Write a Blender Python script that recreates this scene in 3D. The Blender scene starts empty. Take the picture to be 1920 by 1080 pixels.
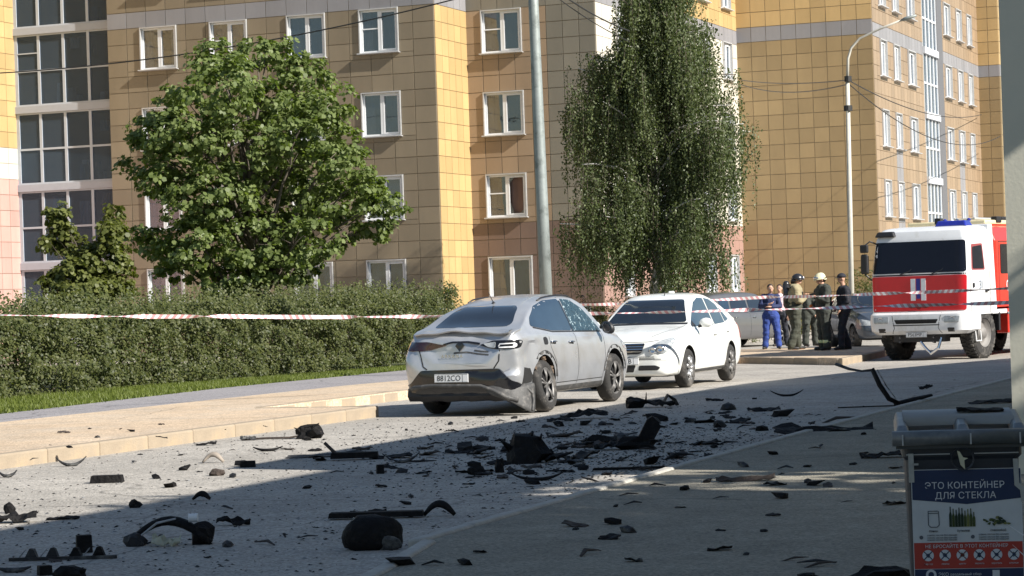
import bpy, bmesh, math, random
import numpy as np
from mathutils import Vector, Matrix, noise
from mathutils.bvhtree import BVHTree
from mathutils.geometry import delaunay_2d_cdt
random.seed(7); rng = np.random.default_rng(7)
R = math.radians
SC = bpy.context.scene
COL = SC.collection

# ---------------------------------------------------------------- camera
CAM_H = 1.52; FPX = 4500.0; YAW = R(21.47); PITCH = 20/4500.0; ROLL = 0.033
_s, _c = math.sin(YAW), math.cos(YAW)
FW = Vector((-_s*math.cos(PITCH), _c*math.cos(PITCH), math.sin(PITCH)))
R0 = Vector((_c, _s, 0)); U0 = R0.cross(FW)
RR = (R0*math.cos(ROLL) - U0*math.sin(ROLL)).normalized()
UU = RR.cross(FW).normalized()
cam_d = bpy.data.cameras.new('camera'); cam = bpy.data.objects.new('camera', cam_d); COL.objects.link(cam)
cam_d.sensor_width = 36; cam_d.lens = FPX/1920*36; cam_d.clip_start = 0.1; cam_d.clip_end = 2000
cam.matrix_world = Matrix(((RR.x, UU.x, -FW.x, 0), (RR.y, UU.y, -FW.y, 0), (RR.z, UU.z, -FW.z, CAM_H), (0, 0, 0, 1)))
SC.camera = cam
# ---------------------------------------------------------------- light
SUN_EL = R(33.7); SUN_AZ = R(102)          # clockwise from +Y
W = bpy.data.worlds.new('World'); SC.world = W; W.use_nodes = True
nt = W.node_tree; nt.nodes.clear()
sky = nt.nodes.new('ShaderNodeTexSky'); sky.sky_type = 'NISHITA'; sky.sun_disc = False
sky.sun_elevation = SUN_EL; sky.sun_rotation = SUN_AZ; sky.air_density = 1.2; sky.dust_density = 0.4; sky.ozone_density = 1.2
bg = nt.nodes.new('ShaderNodeBackground'); bg.inputs['Strength'].default_value = 0.062
wo = nt.nodes.new('ShaderNodeOutputWorld')
nt.links.new(sky.outputs[0], bg.inputs[0]); nt.links.new(bg.outputs[0], wo.inputs[0])
sd = bpy.data.lights.new('sun', 'SUN'); sd.energy = 4.9; sd.angle = R(0.5); sd.color = (1.0, 0.95, 0.87)
so = bpy.data.objects.new('sun', sd); COL.objects.link(so)
to_sun = Vector((math.sin(SUN_AZ)*math.cos(SUN_EL), math.cos(SUN_AZ)*math.cos(SUN_EL), math.sin(SUN_EL)))
so.rotation_euler = to_sun.to_track_quat('Z', 'Y').to_euler(); so.location = (0, 0, 60)
SC.view_settings.view_transform = 'Standard'; SC.view_settings.look = 'None'
SC.view_settings.exposure = 0.86; SC.view_settings.gamma = 1; SC.view_settings.use_curve_mapping = False
SC.render.engine = 'CYCLES'
SC.cycles.max_bounces = 6; SC.cycles.transparent_max_bounces = 12

# ---------------------------------------------------------------- ground shape and sight lines
def gz(w):                                   # the road falls away gently beyond the parked cars
    return -0.008*min(max(w-37, 0), 16)
def ray(px, py):
    return FW + RR*((px-960)/FPX) + UU*((540-py)/FPX)
def at(px, py, h=0.0):
    d = ray(px, py); z = h; p = None
    for _ in range(30):
        t = (z-CAM_H)/d.z; z = h + gz(t*d.y)
    return Vector((t*d.x, t*d.y, z))
def onY(px, py, w):
    d = ray(px, py); t = w/d.y; return Vector((t*d.x, w, CAM_H+t*d.z))
def onX(px, py, u):
    d = ray(px, py); t = u/d.x; return Vector((u, t*d.y, CAM_H+t*d.z))
def scale_at(p):
    return FPX/(Vector((p[0], p[1], p[2]-CAM_H)).dot(FW))
def proj(p):
    q = Vector((p[0], p[1], p[2]-CAM_H)); z = q.dot(FW)
    return 960+FPX*q.dot(RR)/z, 540-FPX*q.dot(UU)/z

# ---------------------------------------------------------------- materials
def lin(c):
    return tuple((x/12.92 if x <= .04045 else ((x+.055)/1.055)**2.4) for x in c)
MATS = {}
def mat(name, col, rough=.6, metal=0., var=.12, scale=6., bump=0., bscale=40., spec=.5, coat=0., rvar=.0, island=0., col2=None, c2scale=2., c2lo=.5, c2hi=.65, trans=0., world=False):
    if name in MATS: return MATS[name]
    m = bpy.data.materials.new(name); m.use_nodes = True
    n = m.node_tree.nodes; l = m.node_tree.links; b = n['Principled BSDF']
    tc = n.new('ShaderNodeTexCoord')
    no = n.new('ShaderNodeTexNoise'); no.inputs['Scale'].default_value = scale; no.inputs['Detail'].default_value = 5; no.inputs['Roughness'].default_value = .65
    crd = tc.outputs['Object']
    if world:                                  # stains run down across many panels
        ge = n.new('ShaderNodeNewGeometry'); mpn = n.new('ShaderNodeMapping'); mpn.inputs['Scale'].default_value = (1, 1, .28); l.new(ge.outputs['Position'], mpn.inputs['Vector']); crd = mpn.outputs[0]
    l.new(crd, no.inputs['Vector'])
    base = n.new('ShaderNodeRGB'); base.outputs[0].default_value = (*col, 1)
    cur = base.outputs[0]
    if col2 is not None:
        n2 = n.new('ShaderNodeTexNoise'); n2.inputs['Scale'].default_value = c2scale; n2.inputs['Detail'].default_value = 7; n2.inputs['Roughness'].default_value = .7
        l.new(tc.outputs['Object'], n2.inputs['Vector'])
        rp = n.new('ShaderNodeMapRange'); rp.inputs[1].default_value = c2lo; rp.inputs[2].default_value = c2hi
        l.new(n2.outputs['Fac'], rp.inputs[0])
        mx = n.new('ShaderNodeMix'); mx.data_type = 'RGBA'; mx.inputs[7].default_value = (*col2, 1)
        l.new(rp.outputs[0], mx.inputs[0]); l.new(cur, mx.inputs[6]); cur = mx.outputs[2]
    mr = n.new('ShaderNodeMapRange'); mr.inputs[1].default_value = .25; mr.inputs[2].default_value = .75
    mr.inputs[3].default_value = 1-var; mr.inputs[4].default_value = 1+var
    l.new(no.outputs['Fac'], mr.inputs[0]); fac = mr.outputs[0]
    if island:
        g = n.new('ShaderNodeNewGeometry'); oi = n.new('ShaderNodeObjectInfo')
        ad = n.new('ShaderNodeMath'); ad.operation = 'ADD'; l.new(g.outputs['Random Per Island'], ad.inputs[0]); l.new(oi.outputs['Random'], ad.inputs[1])
        fr = n.new('ShaderNodeMath'); fr.operation = 'FRACT'; l.new(ad.outputs[0], fr.inputs[0])
        m2 = n.new('ShaderNodeMapRange'); m2.inputs[3].default_value = 1-island; m2.inputs[4].default_value = 1+island; l.new(fr.outputs[0], m2.inputs[0])
        mm = n.new('ShaderNodeMath'); mm.operation = 'MULTIPLY'; l.new(fac, mm.inputs[0]); l.new(m2.outputs[0], mm.inputs[1]); fac = mm.outputs[0]
    vm = n.new('ShaderNodeVectorMath'); vm.operation = 'SCALE'; l.new(cur, vm.inputs[0]); l.new(fac, vm.inputs['Scale'])
    l.new(vm.outputs[0], b.inputs['Base Color'])
    b.inputs['Roughness'].default_value = rough; b.inputs['Metallic'].default_value = metal
    b.inputs['Specular IOR Level'].default_value = spec; b.inputs['Coat Weight'].default_value = coat; b.inputs['Coat Roughness'].default_value = .05
    if trans: b.inputs['Transmission Weight'].default_value = trans
    if rvar:
        r2 = n.new('ShaderNodeMapRange'); r2.inputs[1].default_value = .3; r2.inputs[2].default_value = .7; r2.inputs[3].default_value = max(0, rough-rvar); r2.inputs[4].default_value = min(1, rough+rvar)
        l.new(no.outputs['Fac'], r2.inputs[0]); l.new(r2.outputs[0], b.inputs['Roughness'])
    if bump:
        n3 = n.new('ShaderNodeTexNoise'); n3.inputs['Scale'].default_value = bscale; n3.inputs['Detail'].default_value = 4; l.new(tc.outputs['Object'], n3.inputs['Vector'])
        bp = n.new('ShaderNodeBump'); bp.inputs['Strength'].default_value = min(1, bump); bp.inputs['Distance'].default_value = .01*max(1, bump)
        l.new(n3.outputs['Fac'], bp.inputs['Height']); l.new(bp.outputs[0], b.inputs['Normal'])
    MATS[name] = m; return m

def glass(name, tint=(.16, .20, .25), gloss=.35, rough=.02, col=(.9, .95, 1), dust=.10):
    """window pane: part clear, part mirror"""
    if name in MATS: return MATS[name]
    m = bpy.data.materials.new(name); m.use_nodes = True
    n = m.node_tree.nodes; l = m.node_tree.links; n.clear()
    o = n.new('ShaderNodeOutputMaterial'); t = n.new('ShaderNodeBsdfTransparent'); t.inputs[0].default_value = (*col, 1)
    g = n.new('ShaderNodeBsdfGlossy'); g.inputs['Roughness'].default_value = rough
    tc = n.new('ShaderNodeTexCoord'); no = n.new('ShaderNodeTexNoise'); no.inputs['Scale'].default_value = 1.3; l.new(tc.outputs['Object'], no.inputs['Vector'])
    bp = n.new('ShaderNodeBump'); bp.inputs['Strength'].default_value = .25; bp.inputs['Distance'].default_value = .02
    l.new(no.outputs['Fac'], bp.inputs['Height']); l.new(bp.outputs[0], g.inputs['Normal'])
    lw = n.new('ShaderNodeLayerWeight'); lw.inputs['Blend'].default_value = .25
    mr = n.new('ShaderNodeMapRange'); mr.inputs[3].default_value = gloss*.45; mr.inputs[4].default_value = min(1, gloss*2.2); l.new(lw.outputs['Fresnel'], mr.inputs[0])
    mx = n.new('ShaderNodeMixShader'); l.new(mr.outputs[0], mx.inputs[0]); l.new(t.outputs[0], mx.inputs[1]); l.new(g.outputs[0], mx.inputs[2]); df = n.new('ShaderNodeBsdfDiffuse'); df.inputs[0].default_value = (*tint, 1); m2 = n.new('ShaderNodeMixShader'); m2.inputs[0].default_value = dust; l.new(mx.outputs[0], m2.inputs[1]); l.new(df.outputs[0], m2.inputs[2]); l.new(m2.outputs[0], o.inputs[0])
    MATS[name] = m; return m

def asphalt(name, col, speck=.5, patch=.12, tint=(1, 1, 1), dust=None, sc=1.0):
    m = bpy.data.materials.new(name); m.use_nodes = True
    n = m.node_tree.nodes; l = m.node_tree.links; b = n['Principled BSDF']
    tc = n.new('ShaderNodeTexCoord')
    def nz(s, d=4, r=.6):
        x = n.new('ShaderNodeTexNoise'); x.inputs['Scale'].default_value = s; x.inputs['Detail'].default_value = d; x.inputs['Roughness'].default_value = r
        l.new(tc.outputs['Object'], x.inputs['Vector']); return x.outputs['Fac']
    def mp(s, a, b_, c, d):
        x = n.new('ShaderNodeMapRange'); x.inputs[1].default_value = a; x.inputs[2].default_value = b_; x.inputs[3].default_value = c; x.inputs[4].default_value = d
        l.new(s, x.inputs[0]); return x.outputs[0]
    def mul(a, b_):
        x = n.new('ShaderNodeMath'); x.operation = 'MULTIPLY'; l.new(a, x.inputs[0]); l.new(b_, x.inputs[1]); return x.outputs[0]
    vo = n.new('ShaderNodeTexVoronoi'); vo.inputs['Scale'].default_value = 55*sc; l.new(tc.outputs['Object'], vo.inputs['Vector'])
    sep = n.new('ShaderNodeSeparateColor'); l.new(vo.outputs['Color'], sep.inputs[0])
    a = mp(sep.outputs[0], 0, 1, 1-speck, 1+speck)
    a = mul(a, mp(nz(90*sc, 2), .3, .7, 1-speck*.4, 1+speck*.4))
    a = mul(a, mp(nz(.35, 5, .7), .3, .7, 1-patch, 1+patch))
    a = mul(a, mp(nz(2.3, 5, .7), .3, .7, 1-patch*.8, 1+patch*.8))
    base = n.new('ShaderNodeRGB'); base.outputs[0].default_value = (*col, 1); cur = base.outputs[0]
    if dust:
        mx = n.new('ShaderNodeMix'); mx.data_type = 'RGBA'; mx.inputs[7].default_value = (*dust, 1)
        l.new(mp(nz(.8, 7, .75), .45, .62, 0, .75), mx.inputs[0]); l.new(cur, mx.inputs[6]); cur = mx.outputs[2]
    # cracks
    v2 = n.new('ShaderNodeTexVoronoi'); v2.feature = 'DISTANCE_TO_EDGE'; v2.inputs['Scale'].default_value = .22
    wv = n.new('ShaderNodeVectorMath'); wv.operation = 'ADD'; nw = n.new('ShaderNodeTexNoise'); nw.inputs['Scale'].default_value = .9; nw.inputs['Detail'].default_value = 6; l.new(tc.outputs['Object'], nw.inputs['Vector'])
    l.new(tc.outputs['Object'], wv.inputs[0]); l.new(nw.outputs['Color'], wv.inputs[1]); l.new(wv.outputs[0], v2.inputs['Vector'])
    a = mul(a, mp(v2.outputs['Distance'], 0, .006, .55, 1))
    vm = n.new('ShaderNodeVectorMath'); vm.operation = 'SCALE'; l.new(cur, vm.inputs[0]); l.new(a, vm.inputs['Scale']); l.new(vm.outputs[0], b.inputs['Base Color'])
    b.inputs['Roughness'].default_value = .85; b.inputs['Specular IOR Level'].default_value = .35
    bp = n.new('ShaderNodeBump'); bp.inputs['Strength'].default_value = .7; bp.inputs['Distance'].default_value = .006
    l.new(vo.outputs['Distance'], bp.inputs['Height']); l.new(bp.outputs[0], b.inputs['Normal'])
    return m

# ---------------------------------------------------------------- mesh helpers
class MB:
    def __init__(s): s.v = []; s.f = []; s.m = []
    def add(s, vs, fs, mi=0):
        o = len(s.v); s.v.extend(tuple(v) for v in vs); s.f.extend([tuple(i+o for i in f) for f in fs]); s.m.extend([mi]*len(fs)); return s
    def quad(s, a, b, c, d, mi=0): return s.add([a, b, c, d], [(0, 1, 2, 3)], mi)
    def box(s, c, d, mi=0, rot=None, top=1., topy=None):
        x, y, z = [q/2 for q in d]; ty = top if topy is None else topy
        P = [(-x, -y, -z), (x, -y, -z), (x, y, -z), (-x, y, -z), (-x*top, -y*ty, z), (x*top, -y*ty, z), (x*top, y*ty, z), (-x*top, y*ty, z)]
        P = [Vector(p) for p in P]
        if rot is not None: P = [rot @ p for p in P]
        P = [p+Vector(c) for p in P]
        return s.add(P, [(0, 3, 2, 1), (4, 5, 6, 7), (0, 1, 5, 4), (1, 2, 6, 5), (2, 3, 7, 6), (3, 0, 4, 7)], mi)
    def tube(s, pts, r, n=8, mi=0, cap=True, flat=1.):
        pts = [Vector(p) for p in pts]; rs = r if isinstance(r, (list, tuple)) else [r]*len(pts)
        o = len(s.v); up = None
        for i, p in enumerate(pts):
            t = (pts[min(i+1, len(pts)-1)]-pts[max(i-1, 0)])
            t = t.normalized() if t.length > 1e-9 else Vector((0, 0, 1))
            if up is None:
                up = Vector((0, 0, 1)) if abs(t.z) < .9 else Vector((1, 0, 0))
            a = t.cross(up); a = a.normalized() if a.length > 1e-6 else Vector((1, 0, 0)); b = a.cross(t).normalized(); up = b
            for k in range(n):
                an = 2*math.pi*k/n; s.v.append(tuple(p+a*math.cos(an)*rs[i]+b*math.sin(an)*rs[i]*flat))
        for i in range(len(pts)-1):
            for k in range(n):
                s.f.append((o+i*n+k, o+i*n+(k+1) % n, o+(i+1)*n+(k+1) % n, o+(i+1)*n+k)); s.m.append(mi)
        if cap:
            s.f.append(tuple(o+k for k in range(n))[::-1]); s.m.append(mi)
            s.f.append(tuple(o+(len(pts)-1)*n+k for k in range(n))); s.m.append(mi)
        return s
    def lathe(s, prof, n=24, axis='z', c=(0, 0, 0), mi=0, mats=None):
        o = len(s.v)
        for (r, h) in prof:
            for k in range(n):
                a = 2*math.pi*k/n; x, y = r*math.cos(a), r*math.sin(a)
                p = (x, y, h) if axis == 'z' else ((x, h, y) if axis == 'y' else (h, x, y))
                s.v.append((p[0]+c[0], p[1]+c[1], p[2]+c[2]))
        for i in range(len(prof)-1):
            for k in range(n):
                f = (o+i*n+k, o+i*n+(k+1) % n, o+(i+1)*n+(k+1) % n, o+(i+1)*n+k)
                s.f.append(f if axis != 'y' else f[::-1]); s.m.append(mats[i] if mats else mi)
        return s
    def sphere(s, c, r, n=12, mi=0):
        rr = r if isinstance(r, (tuple, list)) else (r, r, r); o = len(s.v); m = n//2
        for i in range(m+1):
            th = math.pi*i/m
            for k in range(n):
                a = 2*math.pi*k/n; s.v.append((c[0]+rr[0]*math.sin(th)*math.cos(a), c[1]+rr[1]*math.sin(th)*math.sin(a), c[2]+rr[2]*math.cos(th)))
        for i in range(m):
            for k in range(n): s.f.append((o+i*n+k, o+(i+1)*n+k, o+(i+1)*n+(k+1) % n, o+i*n+(k+1) % n)); s.m.append(mi)
        return s
    def prism(s, poly, h0, h1, mi=0):
        n = len(poly); lo = [(p[0], p[1], h0(p) if callable(h0) else h0) for p in poly]; hi = [(p[0], p[1], h1(p) if callable(h1) else h1) for p in poly]
        fs = [tuple(range(n))[::-1], tuple(range(n, 2*n))]+[(i, (i+1) % n, n+(i+1) % n, n+i) for i in range(n)]
        return s.add(lo+hi, fs, mi)
    def mesh(s, name, mats, smooth=False):
        me = bpy.data.meshes.new(name); me.from_pydata(s.v, [], s.f); me.validate()
        for m in (mats if isinstance(mats, (list, tuple)) else [mats]): me.materials.append(m)
        if len(me.polygons) == len(s.m): me.polygons.foreach_set('material_index', s.m)
        if smooth: me.polygons.foreach_set('use_smooth', [True]*len(me.polygons))
        me.update(); return me
    def build(s, name, mats, parent=None, smooth=False, loc=(0, 0, 0), rot=(0, 0, 0), bevel=0., seg=2, **kw):
        return link(name, s.mesh(name, mats, smooth), parent, loc, rot, bevel, seg, **kw)
def link(name, me, parent=None, loc=(0, 0, 0), rot=(0, 0, 0), bevel=0., seg=2, **kw):
    o = bpy.data.objects.new(name, me); COL.objects.link(o); o.parent = parent; o.location = loc; o.rotation_euler = rot
    if bevel:
        b = o.modifiers.new('bevel', 'BEVEL'); b.width = bevel; b.segments = seg; b.limit_method = 'ANGLE'; b.angle_limit = R(35)
    for k, v in kw.items(): o[k] = v
    return o
def tag(o, label, cat, group=None, kind=None):
    o['label'] = label; o['category'] = cat
    if group: o['group'] = group
    if kind: o['kind'] = kind
    return o
def thing(name, label, cat, loc=(0, 0, 0), rz=0., group=None):
    o = bpy.data.objects.new(name, None); COL.objects.link(o); o.location = loc; o.rotation_euler = (0, 0, rz); o.empty_display_size = .2
    return tag(o, label, cat, group)
def structure(o): o['kind'] = 'structure'; return o
def copy_tree(o, parent=None):
    c = o.copy(); COL.objects.link(c); c.parent = parent
    for ch in list(o.children): copy_tree(ch, c)
    return c
def mesh_np(name, V, F, mats, mi=None, smooth=False):
    """V (n,3), F (m,k) numpy"""
    me = bpy.data.meshes.new(name); k = F.shape[1]
    me.vertices.add(len(V)); me.vertices.foreach_set('co', np.ascontiguousarray(V, dtype=np.float32).ravel())
    me.loops.add(F.size); me.loops.foreach_set('vertex_index', np.ascontiguousarray(F, dtype=np.int32).ravel())
    me.polygons.add(len(F)); me.polygons.foreach_set('loop_start', np.arange(0, F.size, k, dtype=np.int32))
    for m in (mats if isinstance(mats, (list, tuple)) else [mats]): me.materials.append(m)
    if mi is not None: me.polygons.foreach_set('material_index', np.ascontiguousarray(mi, dtype=np.int32))
    me.update(calc_edges=True)
    if smooth: me.polygons.foreach_set('use_smooth', [True]*len(me.polygons))
    return me
def evaluated(o, remove=True):
    dg = bpy.context.evaluated_depsgraph_get(); dg.update()
    me = bpy.data.meshes.new_from_object(o.evaluated_get(dg), depsgraph=dg)
    if remove: bpy.data.objects.remove(o)
    return me
def text_mesh(body, size, align='CENTER', bold=0.0):
    c = bpy.data.curves.new('lettering', 'FONT'); c.body = body; c.size = size; c.align_x = align; c.align_y = 'CENTER'; c.offset = bold; c.extrude = .0006; c.resolution_u = 2
    o = bpy.data.objects.new('lettering', c); COL.objects.link(o); me = evaluated(o); me.name = 'lettering'; return me
# ---------------------------------------------------------------- the ground
M_ground = mat('dry_soil', (.13, .11, .08), .95, var=.3, scale=.6)
M_road = asphalt('old_asphalt', (.35, .325, .29), speck=.34, patch=.17)
M_walk = asphalt('dark_footway_asphalt', (.25, .23, .185), speck=.34, patch=.2, sc=1.3)
M_grey = asphalt('pale_path_asphalt', (.27, .255, .26), speck=.3, patch=.08)
M_sand = asphalt('sandy_paving', (.52, .40, .28), speck=.22, patch=.12, dust=(.48, .40, .31), sc=.7)
M_kerb = mat('kerb_concrete', (.32, .26, .19), .9, var=.16, scale=3, bump=.4, col2=(.36, .27, .17), c2scale=.8)
M_kerb2 = mat('kerb_grey_concrete', (.40, .385, .35), .9, var=.25, scale=9, bump=.5)
M_lawn = mat('lawn_soil', (.055, .07, .02), .95, var=.35, scale=3)

def sheet(name, poly, h, m, res=2.0, thick=None):
    """a sheet that follows the fall of the road; poly in (u, w)"""
    n = len(poly); ws = [p[1] for p in poly]
    bm = bmesh.new(); vs = [bm.verts.new((p[0], p[1], 0)) for p in poly]; bm.faces.new(vs)
    for w in np.arange(37, 53.1, res):
        if min(ws) < w < max(ws): bmesh.ops.bisect_plane(bm, geom=bm.verts[:]+bm.edges[:]+bm.faces[:], plane_co=(0, w, 0), plane_no=(0, 1, 0))
    bmesh.ops.triangulate(bm, faces=bm.faces[:]); bm.verts.index_update()
    b = MB(); b.add([(v.co.x, v.co.y, h+gz(v.co.y)) for v in bm.verts], [tuple(v.index for v in f.verts) if f.normal.z > 0 else tuple(v.index for v in f.verts)[::-1] for f in bm.faces]); bm.free()
    if thick:
        for i in range(n):
            a, c = poly[i], poly[(i+1) % n]; k = max(1, int(abs(c[1]-a[1])/res))
            for q in range(k):
                p0 = (a[0]+(c[0]-a[0])*q/k, a[1]+(c[1]-a[1])*q/k); p1 = (a[0]+(c[0]-a[0])*(q+1)/k, a[1]+(c[1]-a[1])*(q+1)/k)
                b.quad((*p0, h+gz(p0[1])-thick), (*p1, h+gz(p1[1])-thick), (*p1, h+gz(p1[1])), (*p0, h+gz(p0[1])))
    o = b.build(name, m); return structure(o)
sheet('ground', [(-400, -120), (300, -120), (300, 600), (-400, 600)], -.03, M_ground)
sheet('road', [(-17, -60), (-5.2, -60), (-5.2, 200), (-17, 200)], 0, M_road)
sheet('parking_road', [(-45, 60.5), (-17, 60.5), (-17, 140), (-45, 140)], -.004, M_road)
KX = -13.45
# left pavement
sheet('footpath', [(-17.6, -60), (KX-.15, -60), (KX-.15, 29.2), (-15.3, 29.2), (-15.3, 52.7), (-14.9, 52.4), (-12.13, 49.25), (-13.1, 60), (-17.6, 60)], .14, M_sand, thick=.16)
sheet('path', [(-19.2, -60), (-17.6, -60), (-17.6, 60), (-22.0, 60), (-21.2, 47.7), (-19.1, 28.7)], .136, M_grey, thick=.16)
sheet('lawn', [(-60, -60), (-19.2, -60), (-19.1, 28.7), (-21.2, 47.7), (-22.0, 60), (-60, 60)], .13, M_lawn, thick=.16)
# right pavement
sheet('pavement', [(-5.99, 13.5), (-6.2, 20), (-6.33, 28), (-6.37, 38), (-6.45, 52), (-6.6, 80), (20, 80), (20, -60), (0.5, -60), (-3.85, 4), (-5.57, 12.1)], .05, M_walk, thick=.08)

def kerb(name, pts, width, h, m, stone=1.0, side=1):
    """a run of kerb stones: a structure whose stones are its parts"""
    o = bpy.data.objects.new(name, None); COL.objects.link(o); structure(o)
    rs = random.Random(3); k = 0
    for (a, c) in zip(pts[:-1], pts[1:]):
        a = Vector(a); c = Vector(c); L = (c-a).length; n = max(1, round(L/stone)); d = (c-a).normalized(); nn = Vector((-d.y, d.x))*side
        for i in range(n):
            p = a+(c-a)*((i+.5)/n); l = L/n-.006
            q = p+nn*width/2; z = gz(p.y)
            b = MB().box((0, 0, 0), (l, width, h+.1+.0), 0)
            st = b.build('kerb_stone' if k == 0 else 'kerb_stone', m, o, bevel=.022, seg=3, loc=(q.x, q.y, z+h/2-.05+rs.uniform(-.003, .003)), rot=(0, rs.uniform(-.002, .002), math.atan2(d.y, d.x)+rs.uniform(-.003, .003)))
            k += 1
    return o
kerb('kerb', [(KX, 14), (KX, 29.2)], .15, .148, M_kerb, side=1)
kerb('kerb', [(KX-.15, 29.28), (-15.3, 29.28)], .15, .148, M_kerb, side=1)
kerb('kerb', [(-15.3, 29.4), (-15.3, 52.5)], .15, .148, M_kerb, side=1)
kerb('kerb', [(-15.2, 52.72), (-14.9, 52.3), (-11.97, 49.1)], .16, .15, M_kerb, side=1)
kerb('kerb', [(-11.97, 49.2), (-12.95, 60)], .15, .148, M_kerb, side=1)
kerb('kerb', [(-6.04, 13.45), (-6.25, 20), (-6.38, 28), (-6.42, 38), (-6.5, 52)], .10, .07, M_kerb2, side=-1)
kerb('kerb', [(-3.9, 4.0), (-5.62, 12.1), (-5.93, 13.42)], .10, .07, M_kerb2, side=-1)
# ---------------------------------------------------------------- apartment buildings
FL = 2.83; WT = 3.0; WH = 1.53; TOPZ = 15.6
TC = {
 'yellow': mat('yellow_tile', (.47, .325, .15), .38, var=.13, scale=.9, world=True, island=.11),
 'ochre': mat('ochre_tile', (.225, .182, .125), .38, var=.13, scale=.9, world=True, island=.11),
 'peach': mat('peach_tile', (.30, .215, .14), .38, var=.13, scale=.9, world=True, island=.11),
 'greige': mat('greige_tile', (.21, .19, .15), .42, var=.13, scale=.9, world=True, island=.11),
 'grey': mat('grey_tile', (.24, .235, .245), .45, var=.13, scale=.9, world=True, island=.06),
 'gold': mat('gold_brown_tile', (.285, .205, .105), .38, var=.13, scale=.9, world=True, island=.11),
 'rose': mat('rose_brown_tile', (.33, .205, .17), .42, var=.13, scale=.9, world=True, island=.11),
 'cream': mat('cream_tile', (.60, .56, .48), .42, var=.13, scale=.9, world=True, island=.09),
 'pink': mat('pink_tile', (.50, .31, .265), .42, var=.13, scale=.9, world=True, island=.11),
 'brown': mat('brown_tile', (.17, .115, .09), .42, var=.13, scale=.9, world=True, island=.08),
}
M_back = mat('joint_shadow_mortar', (.27, .215, .15), .9)  # wall backing that shows in the tile joints
M_pvc = mat('white_window_plastic', (.74, .75, .76), .35, var=.04)
M_alu = mat('pale_grey_aluminium', (.46, .49, .53), .4, var=.06)
M_flash = mat('galvanised_sill', (.5, .5, .5), .45, metal=.3, var=.1)
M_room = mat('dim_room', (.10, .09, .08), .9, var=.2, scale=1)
M_cur = [mat('white_curtain', (.34, .345, .35), .9, var=.1, scale=2), mat('grey_curtain', (.16, .18, .21), .9, var=.15, scale=2), mat('brown_curtain', (.16, .10, .08), .9, var=.15, scale=2), mat('beige_blind', (.42, .33, .22), .9, var=.08, scale=2)]
M_gl = glass('window_glass', gloss=.30, col=(.62, .70, .78))
M_gl2 = glass('stair_glass', gloss=.42, col=(.8, .9, 1))

def cut(rect, holes):
    rs = [rect]
    for (x0, z0, x1, z1) in holes:
        out = []
        for (a, b, c, d) in rs:
            if c <= x0+1e-6 or a >= x1-1e-6 or d <= z0+1e-6 or b >= z1-1e-6: out.append((a, b, c, d)); continue
            if b < z0: out.append((a, b, c, z0))
            if d > z1: out.append((a, z1, c, d))
            lo, hi = max(b, z0), min(d, z1)
            if a < x0: out.append((a, lo, x0, hi))
            if c > x1: out.append((x1, lo, c, hi))
        rs = out
    return [r for r in rs if r[2]-r[0] > .04 and r[3]-r[1] > .04]

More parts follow.
